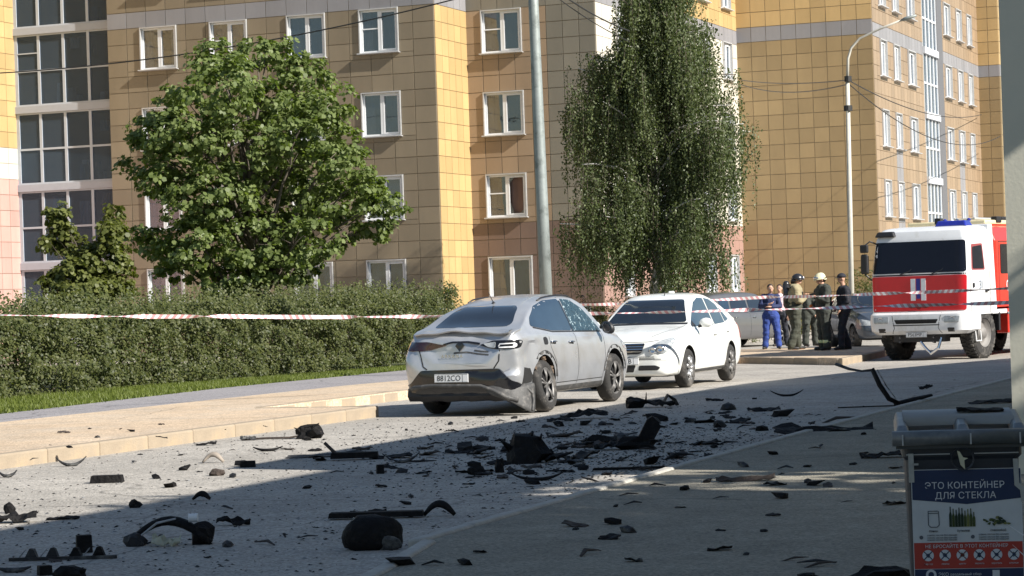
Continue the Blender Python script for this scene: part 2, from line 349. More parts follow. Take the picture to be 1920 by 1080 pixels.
class Building:
    def __init__(s, label, base, name='apartment_building', cat='apartment building'):
        s.root = thing(name, label, cat, base); s.base = Vector(base); s.tiles = []; s.back = MB(); s.wm = {}
    def F(s, fac, a, z, d=0.):
        ax, pos = fac
        p = Vector((a, pos-d, z)) if ax == 'Y' else Vector((pos+d, a, z))
        return p-s.base
    def rot(s, fac): return 0. if fac[0] == 'Y' else R(90)
    def wall(s, fac, a0, a1, z0, z1, holes):
        xs = sorted({a0, a1}|{h[0] for h in holes if a0 < h[0] < a1}|{h[2] for h in holes if a0 < h[2] < a1}); zs = sorted({z0, z1}|{h[1] for h in holes if z0 < h[1] < z1}|{h[3] for h in holes if z0 < h[3] < z1})
        for x0, x1 in zip(xs[:-1], xs[1:]):
            for y0, y1 in zip(zs[:-1], zs[1:]):
                cx, cz = (x0+x1)/2, (y0+y1)/2
                if any(h[0] < cx < h[2] and h[1] < cz < h[3] for h in holes): continue
                s.back.quad(s.F(fac, x0, y0), s.F(fac, x1, y0), s.F(fac, x1, y1), s.F(fac, x0, y1))
    def clad(s, fac, a0, a1, z0, z1, holes, tw, th, colf, zoff=0., aoff=0.):
        n = max(1, round((a1-a0)/tw)); tw = (a1-a0)/n
        r = math.floor((z0-zoff)/th)
        for i in range(n):
            x0 = a0+i*tw; j = r
            while zoff+j*th < z1:
                lo, hi = max(z0, zoff+j*th), min(z1, zoff+(j+1)*th); j += 1
                if hi-lo < .05: continue
                for q in cut((x0, lo, x0+tw, hi), holes):
                    s.tiles.append((fac, q, colf((q[0]+q[2])/2, (q[1]+q[3])/2)))
    def window(s, fac, a, z, w, h, cur=0, style='two', broken=False):
        """a at left of the opening, z at its foot"""
        key = (round(w, 2), round(h, 2), style)
        if key not in s.wm:
            f = MB(); D = .13                      # local: x right, -y outward, z up
            for (c, d) in (((w/2, .0, h+.0-.02), (w, .16, .04)), ((.02, .0, h/2), (.04, .16, h-.08)), ((w-.02, .0, h/2), (.04, .16, h-.08))): f.box(c, d, 1)
            fr = .065
            def bar(x0, x1, z0, z1, y=.07, t=.06): f.box(((x0+x1)/2, y, (z0+z1)/2), (x1-x0, t, z1-z0), 0)
            bar(.04, w-.04, .04, .04+fr); bar(.04, w-.04, h-.04-fr, h-.04); bar(.04, .04+fr, .04+fr, h-.04-fr); bar(w-.04-fr, w-.04, .04+fr, h-.04-fr)
            cuts = []
            if style in ('two', 'vent'):
                m_ = w*.5; bar(m_-.05, m_+.05, .04+fr, h-.04-fr, .062, .075); cuts = [(.04+fr, m_-.05), (m_+.05, w-.04-fr)]
                x0, x1 = cuts[1]; bar(x0, x1, .105, .15, .055, .07); bar(x0, x1, h-.15, h-.105, .055, .07); bar(x0, x0+.045, .15, h-.15, .055, .07); bar(x1-.045, x1, .15, h-.15, .055, .07)
                if style == 'vent': bar(cuts[0][0], cuts[0][1], h*.56-.02, h*.56+.02)
            elif style == 'one': cuts = [(.04+fr, w-.04-fr)]
            fm = f.mesh('window', [M_pvc, M_flash])
            panes = []
            for (x0, x1) in cuts:
                panes.append(MB().box(((x0+x1)/2, .075, h/2), (x1-x0, .012, h-.08-2*fr)).mesh('pane', M_gl))
            sl = MB().box((w/2, -.07, -.0), (w+.08, .26, .035), rot=Matrix.Rotation(R(-6), 3, 'X')).mesh('sill', M_flash)
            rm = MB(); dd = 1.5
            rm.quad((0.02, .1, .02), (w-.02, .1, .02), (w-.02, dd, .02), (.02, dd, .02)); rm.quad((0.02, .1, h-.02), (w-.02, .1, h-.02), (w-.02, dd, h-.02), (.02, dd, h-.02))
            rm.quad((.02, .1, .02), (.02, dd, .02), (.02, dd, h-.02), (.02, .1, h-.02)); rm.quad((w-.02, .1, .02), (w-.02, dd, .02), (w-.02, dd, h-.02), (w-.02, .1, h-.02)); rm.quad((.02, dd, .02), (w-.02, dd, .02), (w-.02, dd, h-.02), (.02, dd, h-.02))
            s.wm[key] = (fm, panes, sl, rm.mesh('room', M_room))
        fm, panes, sl, rm = s.wm[key]
        o = link('window', fm, s.root, s.F(fac, a, z, .0)); o.rotation_euler = (0, 0, s.rot(fac))
        for p in panes[:1 if broken else 9]: link('pane', p, o)
        if broken:
            o['label'] = 'window with its right pane blown out'
            sh = MB()
            for (t0, t1, t2) in (((w*.55, .09), (w*.66, .09), (w*.58, .5)), ((w*.88, h-.1), (w*.93, h-.1), (w*.90, h-.6)), ((w*.75, .09), (w*.93, .09), (w*.92, .32)), ((w*.55, h-.1), (w*.70, h-.1), (w*.56, h-.34))): sh.add([(t0[0], .075, t0[1]), (t1[0], .075, t1[1]), (t2[0], .075, t2[1])], [(0, 1, 2)])
            sh.build('glass_splinters', M_gl, o, kind='stuff')
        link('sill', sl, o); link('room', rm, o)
        if cur >= 0:
            rr = random.Random(int(a*100+z*7)); cm = M_cur[cur % 4]
            parts = [(.06, w-.06)] if rr.random() < .35 else [(.06, w*rr.uniform(.3, .5)), (w*rr.uniform(.6, .8), w-.06)]
            for (x0, x1) in parts:
                k = 14; vs = []; fs = []
                for i in range(k+1):
                    x = x0+(x1-x0)*i/k; y = .17+.025*math.sin(i*1.9+rr.random())
                    vs += [(x, y, .06), (x, y+rr.uniform(-.005, .005), h-.06)]
                for i in range(k): fs.append((2*i, 2*i+2, 2*i+3, 2*i+1))
                MB().add(vs, fs).build('curtain', cm, o, smooth=True)
        return o
    def finish(s, shell_poly, roofz, ntile=300, wallm=None):
        # individual tiles: the ones that show largest; the rest joined by colour
        sc = []
        for (fac, q, c) in s.tiles:
            ce = s.F(fac, (q[0]+q[2])/2, (q[1]+q[3])/2)+s.base
            x, y = proj(ce); view = ce-Vector((0, 0, CAM_H)); nrm = Vector((0, -1, 0)) if fac[0] == 'Y' else Vector((1, 0, 0))
            k = scale_at(ce); area = (q[2]-q[0])*(q[3]-q[1])*k*k*max(0, -view.normalized().dot(nrm))
            vis = 10 < x < 1895 and 0 < y < 560
            sc.append(area if vis and min(q[2]-q[0], q[3]-q[1]) > .3 else -1)
        order = sorted(range(len(sc)), key=lambda i: -sc[i]); solo = set(i for i in order[:ntile] if sc[i] > 0)
        cache = {}; G = .018; T = .018; join = {}
        for i, (fac, q, c) in enumerate(s.tiles):
            w, h = q[2]-q[0]-G, q[3]-q[1]-G
            if w < .02 or h < .02: continue
            if i in solo:
                key = (round(w, 3), round(h, 3), c)
                if key not in cache:
                    b = MB(); e = .006
                    b.add([(-w/2, 0, -h/2), (w/2, 0, -h/2), (w/2, 0, h/2), (-w/2, 0, h/2), (-w/2+e, -T, -h/2+e), (w/2-e, -T, -h/2+e), (w/2-e, -T, h/2-e), (-w/2+e, -T, h/2-e)], [(4, 5, 6, 7), (0, 1, 5, 4), (1, 2, 6, 5), (2, 3, 7, 6), (3, 0, 4, 7)])
                    cache[key] = b.mesh('tile', TC[c])
                rr = random.Random(i)
                o = link('tile', cache[key], s.root, s.F(fac, (q[0]+q[2])/2, (q[1]+q[3])/2, .003)); o.rotation_euler = (rr.uniform(-.002, .002), 0, s.rot(fac)+rr.uniform(-.003, .003))
            else:
                a0, z0, a1, z1 = q[0]+G/2, q[1]+G/2, q[2]-G/2, q[3]-G/2
                P = [s.F(fac, a, z, d) for d in (.003, T+.003) for (a, z) in ((a0, z0), (a1, z0), (a1, z1), (a0, z1))]
                join.setdefault(c, MB()).add(P, [(4, 5, 6, 7), (0, 1, 5, 4), (1, 2, 6, 5), (2, 3, 7, 6), (3, 0, 4, 7)])
        for c, b in join.items(): b.build('tile_cladding', TC[c], s.root, kind='stuff')
        # shell: plain faces on the unseen sides, roof and parapet
        s.back.build('wall', wallm or M_back, s.root)
        n = len(shell_poly); P = [Vector((p[0], p[1], 0))-Vector((s.base.x, s.base.y, 0)) for p in shell_poly]
        ins = MB(); ins.add([(p.x, p.y, roofz-.35) for p in P], [tuple(range(n))])
        ins.build('roof', M_flash, s.root)

def plain(b, poly_edges, z0, z1, col):
    """unseen sides: large tiles straight on the shell"""
    for (p, q) in poly_edges:
        a = Vector((*p, 0))-b.base; c = Vector((*q, 0))-b.base
        b.back.quad((a.x, a.y, z0), (c.x, c.y, z0), (c.x, c.y, z1), (a.x, a.y, z1))

# ---- building one: stepped front, balconies on the left
B1 = Building('yellow tiled apartment block with glazed balconies, windows and stepped front behind the hedge and maple', (-40, 76, -.13))
Z0 = -.2
fM0 = ('X', -48.33); fM1 = ('Y', 74.0); fS = ('X', -31.59); fM2 = ('Y', 76.77); fM3 = ('X', -26.85); fBal = ('Y', 74.4)
wtops = [WT+FL*k-.02*(k == 0) for k in range(5)]
m1c = [(-42.86, 'two'), (-40.09, 'vent'), (-37.09, 'two'), (-34.36, 'two')]
curs = {0: [0, 1, 0, 0, 1], 1: [1, 2, 1, 0, 1], 2: [1, 1, 1, 1, 0], 3: [1, 0, 1, 2, 1]}
holes1 = []
for i, (a, st) in enumerate(m1c):
    for k, zt in enumerate(wtops):
        holes1.append((a, zt-WH, a+1.46, zt)); B1.window(fM1, a, zt-WH, 1.46, WH, curs[i][k], 'vent' if (i == 3 and k == 3) or (i == 1) else 'two')
def c1(a, z):
    if 11.55 < z < 12.2: return 'grey'
    if -37.15 < a < -35.6 and 7.1+FL < z < 9.2+FL and not 8.62+.0 < z < 8.7: 
        return 'grey' if z > 9.2 and z < 9.95 else 'ochre'
    return 'ochre'
B1.wall(fM1, -44.19, -31.59, Z0, TOPZ, holes1)
B1.clad(fM1, -44.19, -31.59, Z0, TOPZ, holes1, .78, FL/5, c1, zoff=WT)
B1.wall(fS, 74.0, 76.77, Z0, TOPZ, []); B1.clad(fS, 74.0, 76.77, Z0, TOPZ, [], .56, FL/5, lambda a, z: 'grey' if z > 11.75 and z < 12.3 else 'yellow', zoff=WT)
holes2 = []
for k, zt in enumerate(wtops):
    w = 1.62 if k == 0 else 1.5; holes2.append((-31.02, zt-WH, -31.02+w, zt)); B1.window(fM2, -31.02, zt-WH, w, WH, [1, 2, 3, 3, 3][k], 'vent' if k in (1, 3) else 'two', k == 1)
def c2(a, z):
    if z < 3.9: return 'brown'
    if z > 11.5: return 'greige'
    return 'peach' if a < -28.9 else 'greige'
B1.wall(fM2, -31.59, -26.85, Z0, TOPZ, holes2); B1.clad(fM2, -31.59, -26.85, Z0, TOPZ, holes2, .62, FL/5, c2, zoff=WT)
holes3 = []
for (a, w) in ((78.9, 1.0), (83.0, 1.3), (88.6, 1.4), (91.9, 1.25)):
    for k, zt in enumerate(wtops):
        holes3.append((a, zt-WH, a+w, zt)); B1.window(fM3, a, zt-WH, w, WH, [0, 1, 0, 1, 0][(k+int(a)) % 5], 'two')
B1.wall(fM3, 76.77, 94.0, Z0, TOPZ, holes3)
B1.clad(fM3, 76.77, 94.0, Z0, TOPZ, holes3, .62, FL/5, lambda a, z: 'rose' if z < 3.9 else ('grey' if 11.5 < z < 12.15 else ('yellow' if z > 12.1 else 'cream')), zoff=WT)
B1.wall(fM0, 55, 74.4, Z0, TOPZ, []); B1.clad(fM0, 55, 74.4, Z0, TOPZ, [], .62, FL/5, lambda a, z: 'pink' if z < 6.35 else ('cream' if z < 7.5 else 'yellow'), zoff=WT-.55)
# balconies
bu0, bu1 = -48.33, -44.19
slabs = [3.12+FL*k for k in range(-1, 5)]       # foot of each white band
M_gl3 = glass('balcony_glass', gloss=.05, col=(.55, .66, .78), tint=(.11, .15, .19), dust=.35)
M_bal = mat('balcony_band_panel', (.40, .42, .46), .45, var=.05)
M_cl = [mat('clutter_cloth_%d' % i, c, .9) for i, c in enumerate(((.5, .5, .5), (.12, .16, .2), (.35, .45, .48), (.25, .16, .1)))]
for k, zb in enumerate(slabs):
    z0 = zb+.27; z1 = zb+FL; hgt = z1-z0; n = 4; cw = (bu1-bu0)/n
    fr = MB(); p = lambda a, z, d=0.: B1.F(fBal, a, z, d)
    def bar(a0, a1, zz0, zz1, d=.0, t=.07):
        c = p((a0+a1)/2, (zz0+zz1)/2, d); fr.box(c, (a1-a0, t, zz1-zz0))
    fr0 = .055
    for i in range(n+1):
        a = bu0+cw*i+(.06 if i == 0 else 0); t = fr0*(1.6 if i == 0 else 1.); bar(a-t, a+t*(1 if i < n else 0), z0, z1)
    zm = z0+hgt*.49
    for i in range(n):
        a0 = bu0+cw*i+fr0+(.09 if i == 0 else 0); a1 = bu0+cw*(i+1)-fr0
        bar(a0, a1, zm-.035, zm+.035); bar(a0, a1, z0, z0+.05); bar(a0, a1, z1-.05, z1)
        if i == 0 and k == 3: bar(a0, a1, zm+hgt*.25-.02, zm+hgt*.25+.02)
    g = fr.build('balcony_glazing', M_alu, B1.root)
    for i in range(n):
        a0 = bu0+cw*i+fr0+(.09 if i == 0 else 0); a1 = bu0+cw*(i+1)-fr0
        for (q0, q1) in ((z0+.05, zm-.035), (zm+.035, z1-.05)):
            MB().box(p((a0+a1)/2, (q0+q1)/2, -.0), (a1-a0, .012, q1-q0)).build('pane', M_gl3, g)
    MB().box(p((bu0+bu1)/2, zb+.135, .02), (bu1-bu0-.02, .16, .266)).build('balcony_band', M_bal, B1.root, bevel=.01)
    # loggia room and what is kept in it
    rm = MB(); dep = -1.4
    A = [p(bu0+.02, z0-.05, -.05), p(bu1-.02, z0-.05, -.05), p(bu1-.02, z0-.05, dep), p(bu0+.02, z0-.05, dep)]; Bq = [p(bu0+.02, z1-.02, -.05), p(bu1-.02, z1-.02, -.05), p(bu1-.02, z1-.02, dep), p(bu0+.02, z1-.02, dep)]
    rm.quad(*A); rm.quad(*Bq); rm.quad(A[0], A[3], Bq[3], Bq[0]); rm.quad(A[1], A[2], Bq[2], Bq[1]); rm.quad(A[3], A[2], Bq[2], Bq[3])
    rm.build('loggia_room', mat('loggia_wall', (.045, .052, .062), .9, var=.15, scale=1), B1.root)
    rr = random.Random(k+4)
    for q in range(7):
        a = rr.uniform(bu0+.5, bu1-.4); w_ = rr.uniform(.15, .5); h_ = rr.uniform(.3, 1.1)
        c = MB()
        if rr.random() < .5: c.box(p(a, z0+h_/2, -rr.uniform(.3, .8)), (w_, .3, h_), top=rr.uniform(.6, 1))
        else:
            zt = z1-rr.uniform(.1, .5); vs = []; fs = []
            for i in range(9): x = a-w_/2+w_*i/8; d = -.35+.03*math.sin(i*2.1); vs += [p(x, zt-h_, d), p(x, zt, d)]
            for i in range(8): fs.append((2*i, 2*i+2, 2*i+3, 2*i+1))
            c.add(vs, fs)
        c.build('stored_box', M_cl[rr.randrange(4)], g)
poly1 = [(-48.33, 55), (-48.33, 74.4), (-44.19, 74.4), (-44.19, 74.0), (-31.59, 74.0), (-31.59, 76.77), (-26.85, 76.77), (-26.85, 94), (-60, 94), (-60, 55)]
plain(B1, [((-26.85, 94), (-60, 94)), ((-60, 94), (-60, 55)), ((-60, 55), (-48.33, 55)), ((-44.19, 74.4), (-44.19, 74.0))], Z0, TOPZ, 'ochre')
B1.finish(poly1, TOPZ)

# ---- building two
B2 = Building('tall yellow tiled block with a blank tiled wall, a sunlit window side and glazed stairs', (-30, 105, -.13))
f4 = ('Y', 94.0); f5 = ('X', -21.25)
band = lambda a, z: 'grey' if 11.55 < z < 12.17 else ('yellow' if z > 12.17 else 'gold')
B2.wall(f4, -26.85, -21.25, Z0, TOPZ, []); B2.clad(f4, -26.85, -21.25, Z0, TOPZ, [], .62, .6, band, zoff=.17)
cols5 = [(95.15, 1.2), (97.65, 1.15), (100.4, 1.55), (108.3, 1.55), (111.3, 1.25), (113.9, 1.15)]
holes5 = [(103.6, .6, 107.8, TOPZ-.6)]
for j, (a, w) in enumerate(cols5):
    for k, zt in enumerate(wtops):
        holes5.append((a, zt-WH, a+w, zt)); B2.window(f5, a, zt-WH, w, WH, 0, 'two')
def c5(a, z):
    if 11.55 < z < 12.17: return 'grey'
    if (97.6 < a < 98.9 or 111.2 < a < 112.6) and z < 8.6: return 'grey'
    return 'peach'
B2.wall(f5, 94.0, 116.72, Z0, TOPZ, holes5); B2.clad(f5, 94.0, 116.72, Z0, TOPZ, holes5, .62, .566, c5, zoff=WT)
# stair glazing strip
M_strip = mat('stair_band_panel', (.55, .57, .60), .5, var=.05); M_dk = mat('dark_grey_cladding', (.13, .13, .14), .5, var=.06)
for k in range(-1, 5):
    z0 = max(.6, 3.1+FL*k); z1 = min(TOPZ-.6, 3.1+FL*(k+1)); fr = MB()
    pp = lambda a, z, d=0.: B2.F(f5, a, z, d)
    def bx(a0, a1, q0, q1, d=.0, t=.08): fr.box(pp((a0+a1)/2, (q0+q1)/2, d), (t, a1-a0, q1-q0))
    z0b = z0+.3; n = 4; cw = 3.0/n
    for i in range(n+1): bx(103.6+cw*i-.04*(i > 0), 103.6+cw*i+.04, z0b, z1)
    zm = (z0b+z1)/2
    for i in range(n): bx(103.64+cw*i, 103.6+cw*(i+1)-.04, zm-.04, zm+.04)
    g = fr.build('stair_glazing', M_pvc, B2.root)
    for i in range(n):
        for (q0, q1) in ((z0b, zm-.04), (zm+.04, z1)):
            MB().box(pp(103.6+cw*(i+.5), (q0+q1)/2, -.01), (.012, cw-.08, q1-q0)).build('pane', M_gl2, g)
    MB().box(pp(105.1, z0+.15, .03), (.2, 2.99, .29)).build('stair_band', M_strip, B2.root)
MB().box(pp(107.2, (0.6+TOPZ-.6)/2, .0), (.14, 1.18, TOPZ-1.22)).build('dark_strip', M_dk, B2.root)
rm = MB(); q = lambda a, z, d: B2.F(f5, a, z, d)
rm.quad(q(103.6, .6, -1.2), q(106.6, .6, -1.2), q(106.6, TOPZ-.6, -1.2), q(103.6, TOPZ-.6, -1.2)); rm.quad(q(103.6, .6, 0), q(103.6, .6, -1.2), q(103.6, TOPZ-.6, -1.2), q(103.6, TOPZ-.6, 0)); rm.quad(q(106.6, .6, 0), q(106.6, .6, -1.2), q(106.6, TOPZ-.6, -1.2), q(106.6, TOPZ-.6, 0))
rm.build('stair_room', mat('stair_wall', (.35, .36, .38), .9), B2.root)
plain(B2, [((-21.25, 116.72), (-45, 116.72)), ((-45, 116.72), (-45, 94.02)), ((-45, 94.02), (-26.85, 94.02))], Z0, TOPZ, 'ochre')
B2.finish([(-26.85, 94.02), (-21.25, 94.02), (-21.25, 116.7), (-45, 116.7), (-45, 94.02)], TOPZ)

# ---- building three
B3 = Building('farthest yellow tiled block, a narrow slice with one window column before the concrete wall', (-30, 130, -.13))
f6 = ('Y', 116.74); f7 = ('X', -20.22)
B3.wall(f6, -21.25, -20.22, Z0, TOPZ+2, []); B3.clad(f6, -21.25, -20.22, Z0, TOPZ+2, [], .52, .566, band, zoff=WT)
h7 = []
for a in (118.6, 123.5, 129):
    for k, zt in enumerate(wtops): h7.append((a, zt-WH, a+1.4, zt)); B3.window(f7, a, zt-WH, 1.4, WH, 0, 'two')
B3.wall(f7, 116.74, 150, Z0, TOPZ+2, h7); B3.clad(f7, 116.74, 150, Z0, TOPZ+2, h7, .62, .566, band, zoff=WT)
plain(B3, [((-20.22, 150), (-45, 150)), ((-45, 150), (-45, 116.74)), ((-45, 116.74), (-21.25, 116.74))], Z0, TOPZ+2, 'ochre')
B3.finish([(-21.25, 116.74), (-20.22, 116.74), (-20.22, 150), (-45, 150), (-45, 116.74)], TOPZ+2, ntile=120)

# ---- near buildings on the right: one throws the long shade over the road
M_ren = mat('smooth_render', (.62, .60, .50), .85, var=.05, scale=1.5, bump=.15, bscale=30)
WA = 18.5; UA = onY(1889, 500, WA).x
nb = thing('concrete_building', 'smooth grey green rendered wall at the right edge, behind the glass bin', 'building', (UA, WA, 0))
def near_block(poly, H, name, z0=-.4):
    b = MB(); b.prism([(x-UA, y-WA) for x, y in poly], z0, H); return b.build(name, M_ren, nb)
HA = (11.0+UA)/1.484
near_block([(UA, WA), (26, WA), (26, 75), (4.5, 75), (UA+1.95, 50), (UA+.5, 42.7), (UA-.05, 37)], HA, 'wall')
near_block([(2.5, -60), (26, -60), (26, 12.6), (2.5, 12.6)], 8.32, 'rear_wing')  # out of view; height and end set so its shade fits the road
near_block([(2.5, 12.61), (3.1, 12.61), (3.1, WA-.01), (2.5, WA-.01)], 8.32, 'passage_bridge', 6.75)  # unseen beam added to block sun and keep the road's shade edge clean
# ---------------------------------------------------------------- plants
def leaf_mat(name, col, col2, trans=.35, var=.45):
    m = bpy.data.materials.new(name); m.use_nodes = True; n = m.node_tree.nodes; l = m.node_tree.links; n.clear()
    o = n.new('ShaderNodeOutputMaterial'); g = n.new('ShaderNodeNewGeometry')
    mx = n.new('ShaderNodeMix'); mx.data_type = 'RGBA'; mx.inputs[6].default_value = (*col, 1); mx.inputs[7].default_value = (*col2, 1); l.new(g.outputs['Random Per Island'], mx.inputs[0])
    p = n.new('ShaderNodeBsdfPrincipled'); p.inputs['Roughness'].default_value = .5; p.inputs['Specular IOR Level'].default_value = .35; l.new(mx.outputs[2], p.inputs['Base Color'])
    t = n.new('ShaderNodeBsdfTranslucent'); sc = n.new('ShaderNodeVectorMath'); sc.operation = 'MULTIPLY'; sc.inputs[1].default_value = (1.5, 1.7, .6); l.new(mx.outputs[2], sc.inputs[0]); l.new(sc.outputs[0], t.inputs[0])
    ms = n.new('ShaderNodeMixShader'); ms.inputs[0].default_value = trans; l.new(p.outputs[0], ms.inputs[1]); l.new(t.outputs[0], ms.inputs[2]); l.new(ms.outputs[0], o.inputs[0])
    return m
M_maple = leaf_mat('maple_leaf', (.095, .13, .038), (.18, .22, .075))
M_birch = leaf_mat('birch_leaf', (.055, .075, .030), (.115, .14, .055), trans=.25)
M_hedge = leaf_mat('hedge_leaf', (.042, .058, .016), (.115, .125, .040))
M_young = leaf_mat('young_maple_leaf', (.075, .09, .022), (.15, .165, .045))
M_grass = leaf_mat('grass_blade', (.09, .12, .02), (.16, .19, .04), trans=.3)
M_bark = mat('grey_bark', (.11, .09, .07), .9, var=.35, scale=8, bump=.8, bscale=25)
M_bbark = mat('birch_bark', (.52, .50, .46), .8, var=.2, scale=6, col2=(.05, .045, .04), c2scale=5, c2lo=.55, c2hi=.6)

LEAF5 = np.array([(0, 0), (.32, .12), (.5, .48), (.22, .5), (0, 1.0), (-.22, .5), (-.5, .48), (-.32, .12)])
def leaves(C, N, size, shape='maple', droop=.3, rng=rng):
    """C (n,3) centres, N (n,3) preferred normals; returns V,F"""
    n = len(C); N = N+rng.normal(0, .45, (n, 3)); N /= np.linalg.norm(N, axis=1)[:, None]+1e-9
    A = rng.normal(0, 1, (n, 3)); A[:, 2] -= droop*2; T = A-(A*N).sum(1)[:, None]*N; T /= np.linalg.norm(T, axis=1)[:, None]+1e-9
    B = np.cross(N, T); s = size*rng.uniform(.6, 1.25, n)
    if shape == 'maple': P = np.array([(0, 0), (.42, .2), (.5, .62), (.0, 1.0), (-.5, .62), (-.42, .2)]); fold = np.array([0, .06, .02, -.12, .02, .06])
    elif shape == 'oval': P = np.array([(0, 0), (.3, .45), (0, 1.), (-.3, .45)]); fold = np.array([0, .07, -.05, .07])
    else: P = np.array([(0, 0), (.32, .4), (0, 1.), (-.32, .4)]); fold = np.array([0, .05, 0, .05])
    k = len(P)
    V = C[:, None, :]+s[:, None, None]*(P[None, :, 0, None]*B[:, None, :]+P[None, :, 1, None]*T[:, None, :]+fold[None, :, None]*N[:, None, :])
    F = np.arange(n*k).reshape(n, k)
    return V.reshape(-1, 3), F
def crown_points(lobes, n, clump=.28, rng=rng, per=26, shell=.55):
    """lobes (x,y,z,rx,ry,rz); leaves in clumps that sit mainly near the lobe surfaces"""
    L = np.array(lobes); vol = (L[:, 3]*L[:, 4]*L[:, 5])**.72; nc = n//per
    idx = rng.choice(len(L), nc, p=vol/vol.sum()); d = rng.normal(0, 1, (nc, 3)); d /= np.linalg.norm(d, axis=1)[:, None]
    r = shell+(1.2-shell)*rng.random(nc)**.75; c = L[idx, :3]+d*L[idx, 3:]*r[:, None]
    cs = clump*rng.uniform(.5, 1.3, nc)
    q = rng.normal(0, 1, (nc, per, 3)); q /= np.linalg.norm(q, axis=2)[..., None]; q *= rng.random((nc, per, 1))**.4
    q[..., 2] *= .55
    P = c[:, None, :]+q*cs[:, None, None]; P[..., 2] -= .35*cs[:, None]*(q[..., 0]**2+q[..., 1]**2)
    Nn = d[:, None, :]*.6+q*.5+np.array([0, 0, .55]); return P.reshape(-1, 3), Nn.reshape(-1, 3)
# view-aligned measurements of the tree turned into places in the world
def lobes_from_px(spec, base, depthr):
    k = scale_at((base[0], base[1], 4)); out = []
    right = Vector((_c, _s, 0)); fwd = Vector((-_s, _c, 0)); bx, _ = proj((base[0], base[1], 3))
    rr = random.Random(5)
    for (x, y, rx, rz) in spec:
        hor = 560-.033*(x-960); z = CAM_H+(hor-y)/k; z0 = base[2]
        dx = (x-(bx-.033*(y-hor)*-1))/k
        for q in range(2):
            dd = rr.uniform(-1, 1)*depthr*max(.15, 1-abs(dx)/5)
            p = right*dx+fwd*dd; out.append((p.x, p.y, z-z0, rx/k*.80, rx/k*.84, rz/k*.80))
    return out
def limb(b, p0, p1, r0, r1, rr, n=6, sag=0.):
    p0, p1 = Vector(p0), Vector(p1); L = (p1-p0).length; pts = []; rs = []
    for i in range(n+1):
        t = i/n; j = Vector((rr.uniform(-1, 1), rr.uniform(-1, 1), rr.uniform(-.5, .5)))*L*.035*math.sin(math.pi*t)
        pts.append(p0.lerp(p1, t)+j+Vector((0, 0, sag*L*math.sin(math.pi*t)))); rs.append(r0+(r1-r0)*t)
    b.tube(pts, rs, 7); return pts
def leafy_tree(name, label, base, spec, depthr, n, size, lm, trunk_r, seed, clump=.3, fork=1.2):
    root = thing(name, label, 'tree', base); rr = random.Random(seed); rg = np.random.default_rng(seed)
    lobes = spec if isinstance(spec[0][-1], float) and len(spec[0]) == 6 else lobes_from_px(spec, base, depthr)
    C, N = crown_points(lobes, n, clump, rg); V, F = leaves(C, N, size, 'maple', .35, rg)
    link('crown', mesh_np('crown', V, F, lm), root, kind='stuff')
    t = MB(); topz = max(l[2] for l in lobes); cx = sum(l[0] for l in lobes)/len(lobes)*.5; cy = sum(l[1] for l in lobes)/len(lobes)*.5
    main = limb(t, (0, 0, -.1), (cx, cy, topz*.8), trunk_r, trunk_r*.2, rr, 9)
    t.build('trunk', M_bark, root, smooth=True)
    for l in lobes:
        i = min(len(main)-1, max(2, int(len(main)*.75*l[2]/topz))); b = MB(); e = (l[0]*.95, l[1]*.95, l[2]); ps = limb(b, main[i-1], e, trunk_r*.32, trunk_r*.05, rr, 6, .08)
        for q in range(5):
            s0 = ps[rr.randint(2, 5)]; limb(b, s0, s0+Vector((rr.uniform(-1, 1)*l[3], rr.uniform(-1, 1)*l[3], rr.uniform(-.2, 1)*l[5]))*.8, trunk_r*.08, trunk_r*.02, rr, 3)
        b.build('limb', M_bark, root, smooth=True)
    return root
mb = at(482, 700, .1); mb = Vector((mb.x-.5, 49.8, -.02))
mb.x = onY(482, 560, 49.8).x
maple_spec = [(395, 110, 60, 52), (480, 85, 75, 34), (560, 130, 60, 45), (430, 170, 95, 60), (520, 190, 95, 60), (330, 185, 52, 26), (300, 250, 62, 45), (250, 300, 36, 30), (360, 260, 90, 60), (460, 280, 110, 80), (570, 250, 90, 80), (620, 190, 48, 50), (640, 290, 62, 55), (310, 335, 70, 38), (400, 370, 110, 70), (520, 370, 120, 80), (630, 370, 90, 55), (720, 380, 48, 34), (685, 345, 50, 25), (690, 425, 50, 25), (300, 470, 55, 36), (275, 440, 30, 22), (380, 460, 75, 60), (480, 450, 100, 62), (580, 445, 80, 55), (440, 520, 70, 40), (530, 505, 75, 35), (330, 510, 52, 30), (240, 265, 22, 14)]
leafy_tree('maple_tree', 'large full maple with dark green broad leaves, above the hedge before the yellow block', mb, maple_spec, 1.9, 42000, .105, M_maple, .17, 3, .21)
yb = Vector((onY(160, 560, 56).x, 56, -.05))
young_spec = [(105, 400, 26, 26), (110, 440, 34, 34), (150, 480, 44, 40), (130, 520, 50, 40), (210, 400, 16, 24), (208, 440, 28, 36), (190, 490, 48, 45), (225, 490, 24, 40), (165, 545, 70, 30), (90, 455, 16, 16), (215, 540, 40, 30)]
leafy_tree('young_maple_tree', 'small young maple with yellow green leaves, in front of the balconies at the left', yb, young_spec, .6, 11000, .12, M_young, .06, 8, .2)

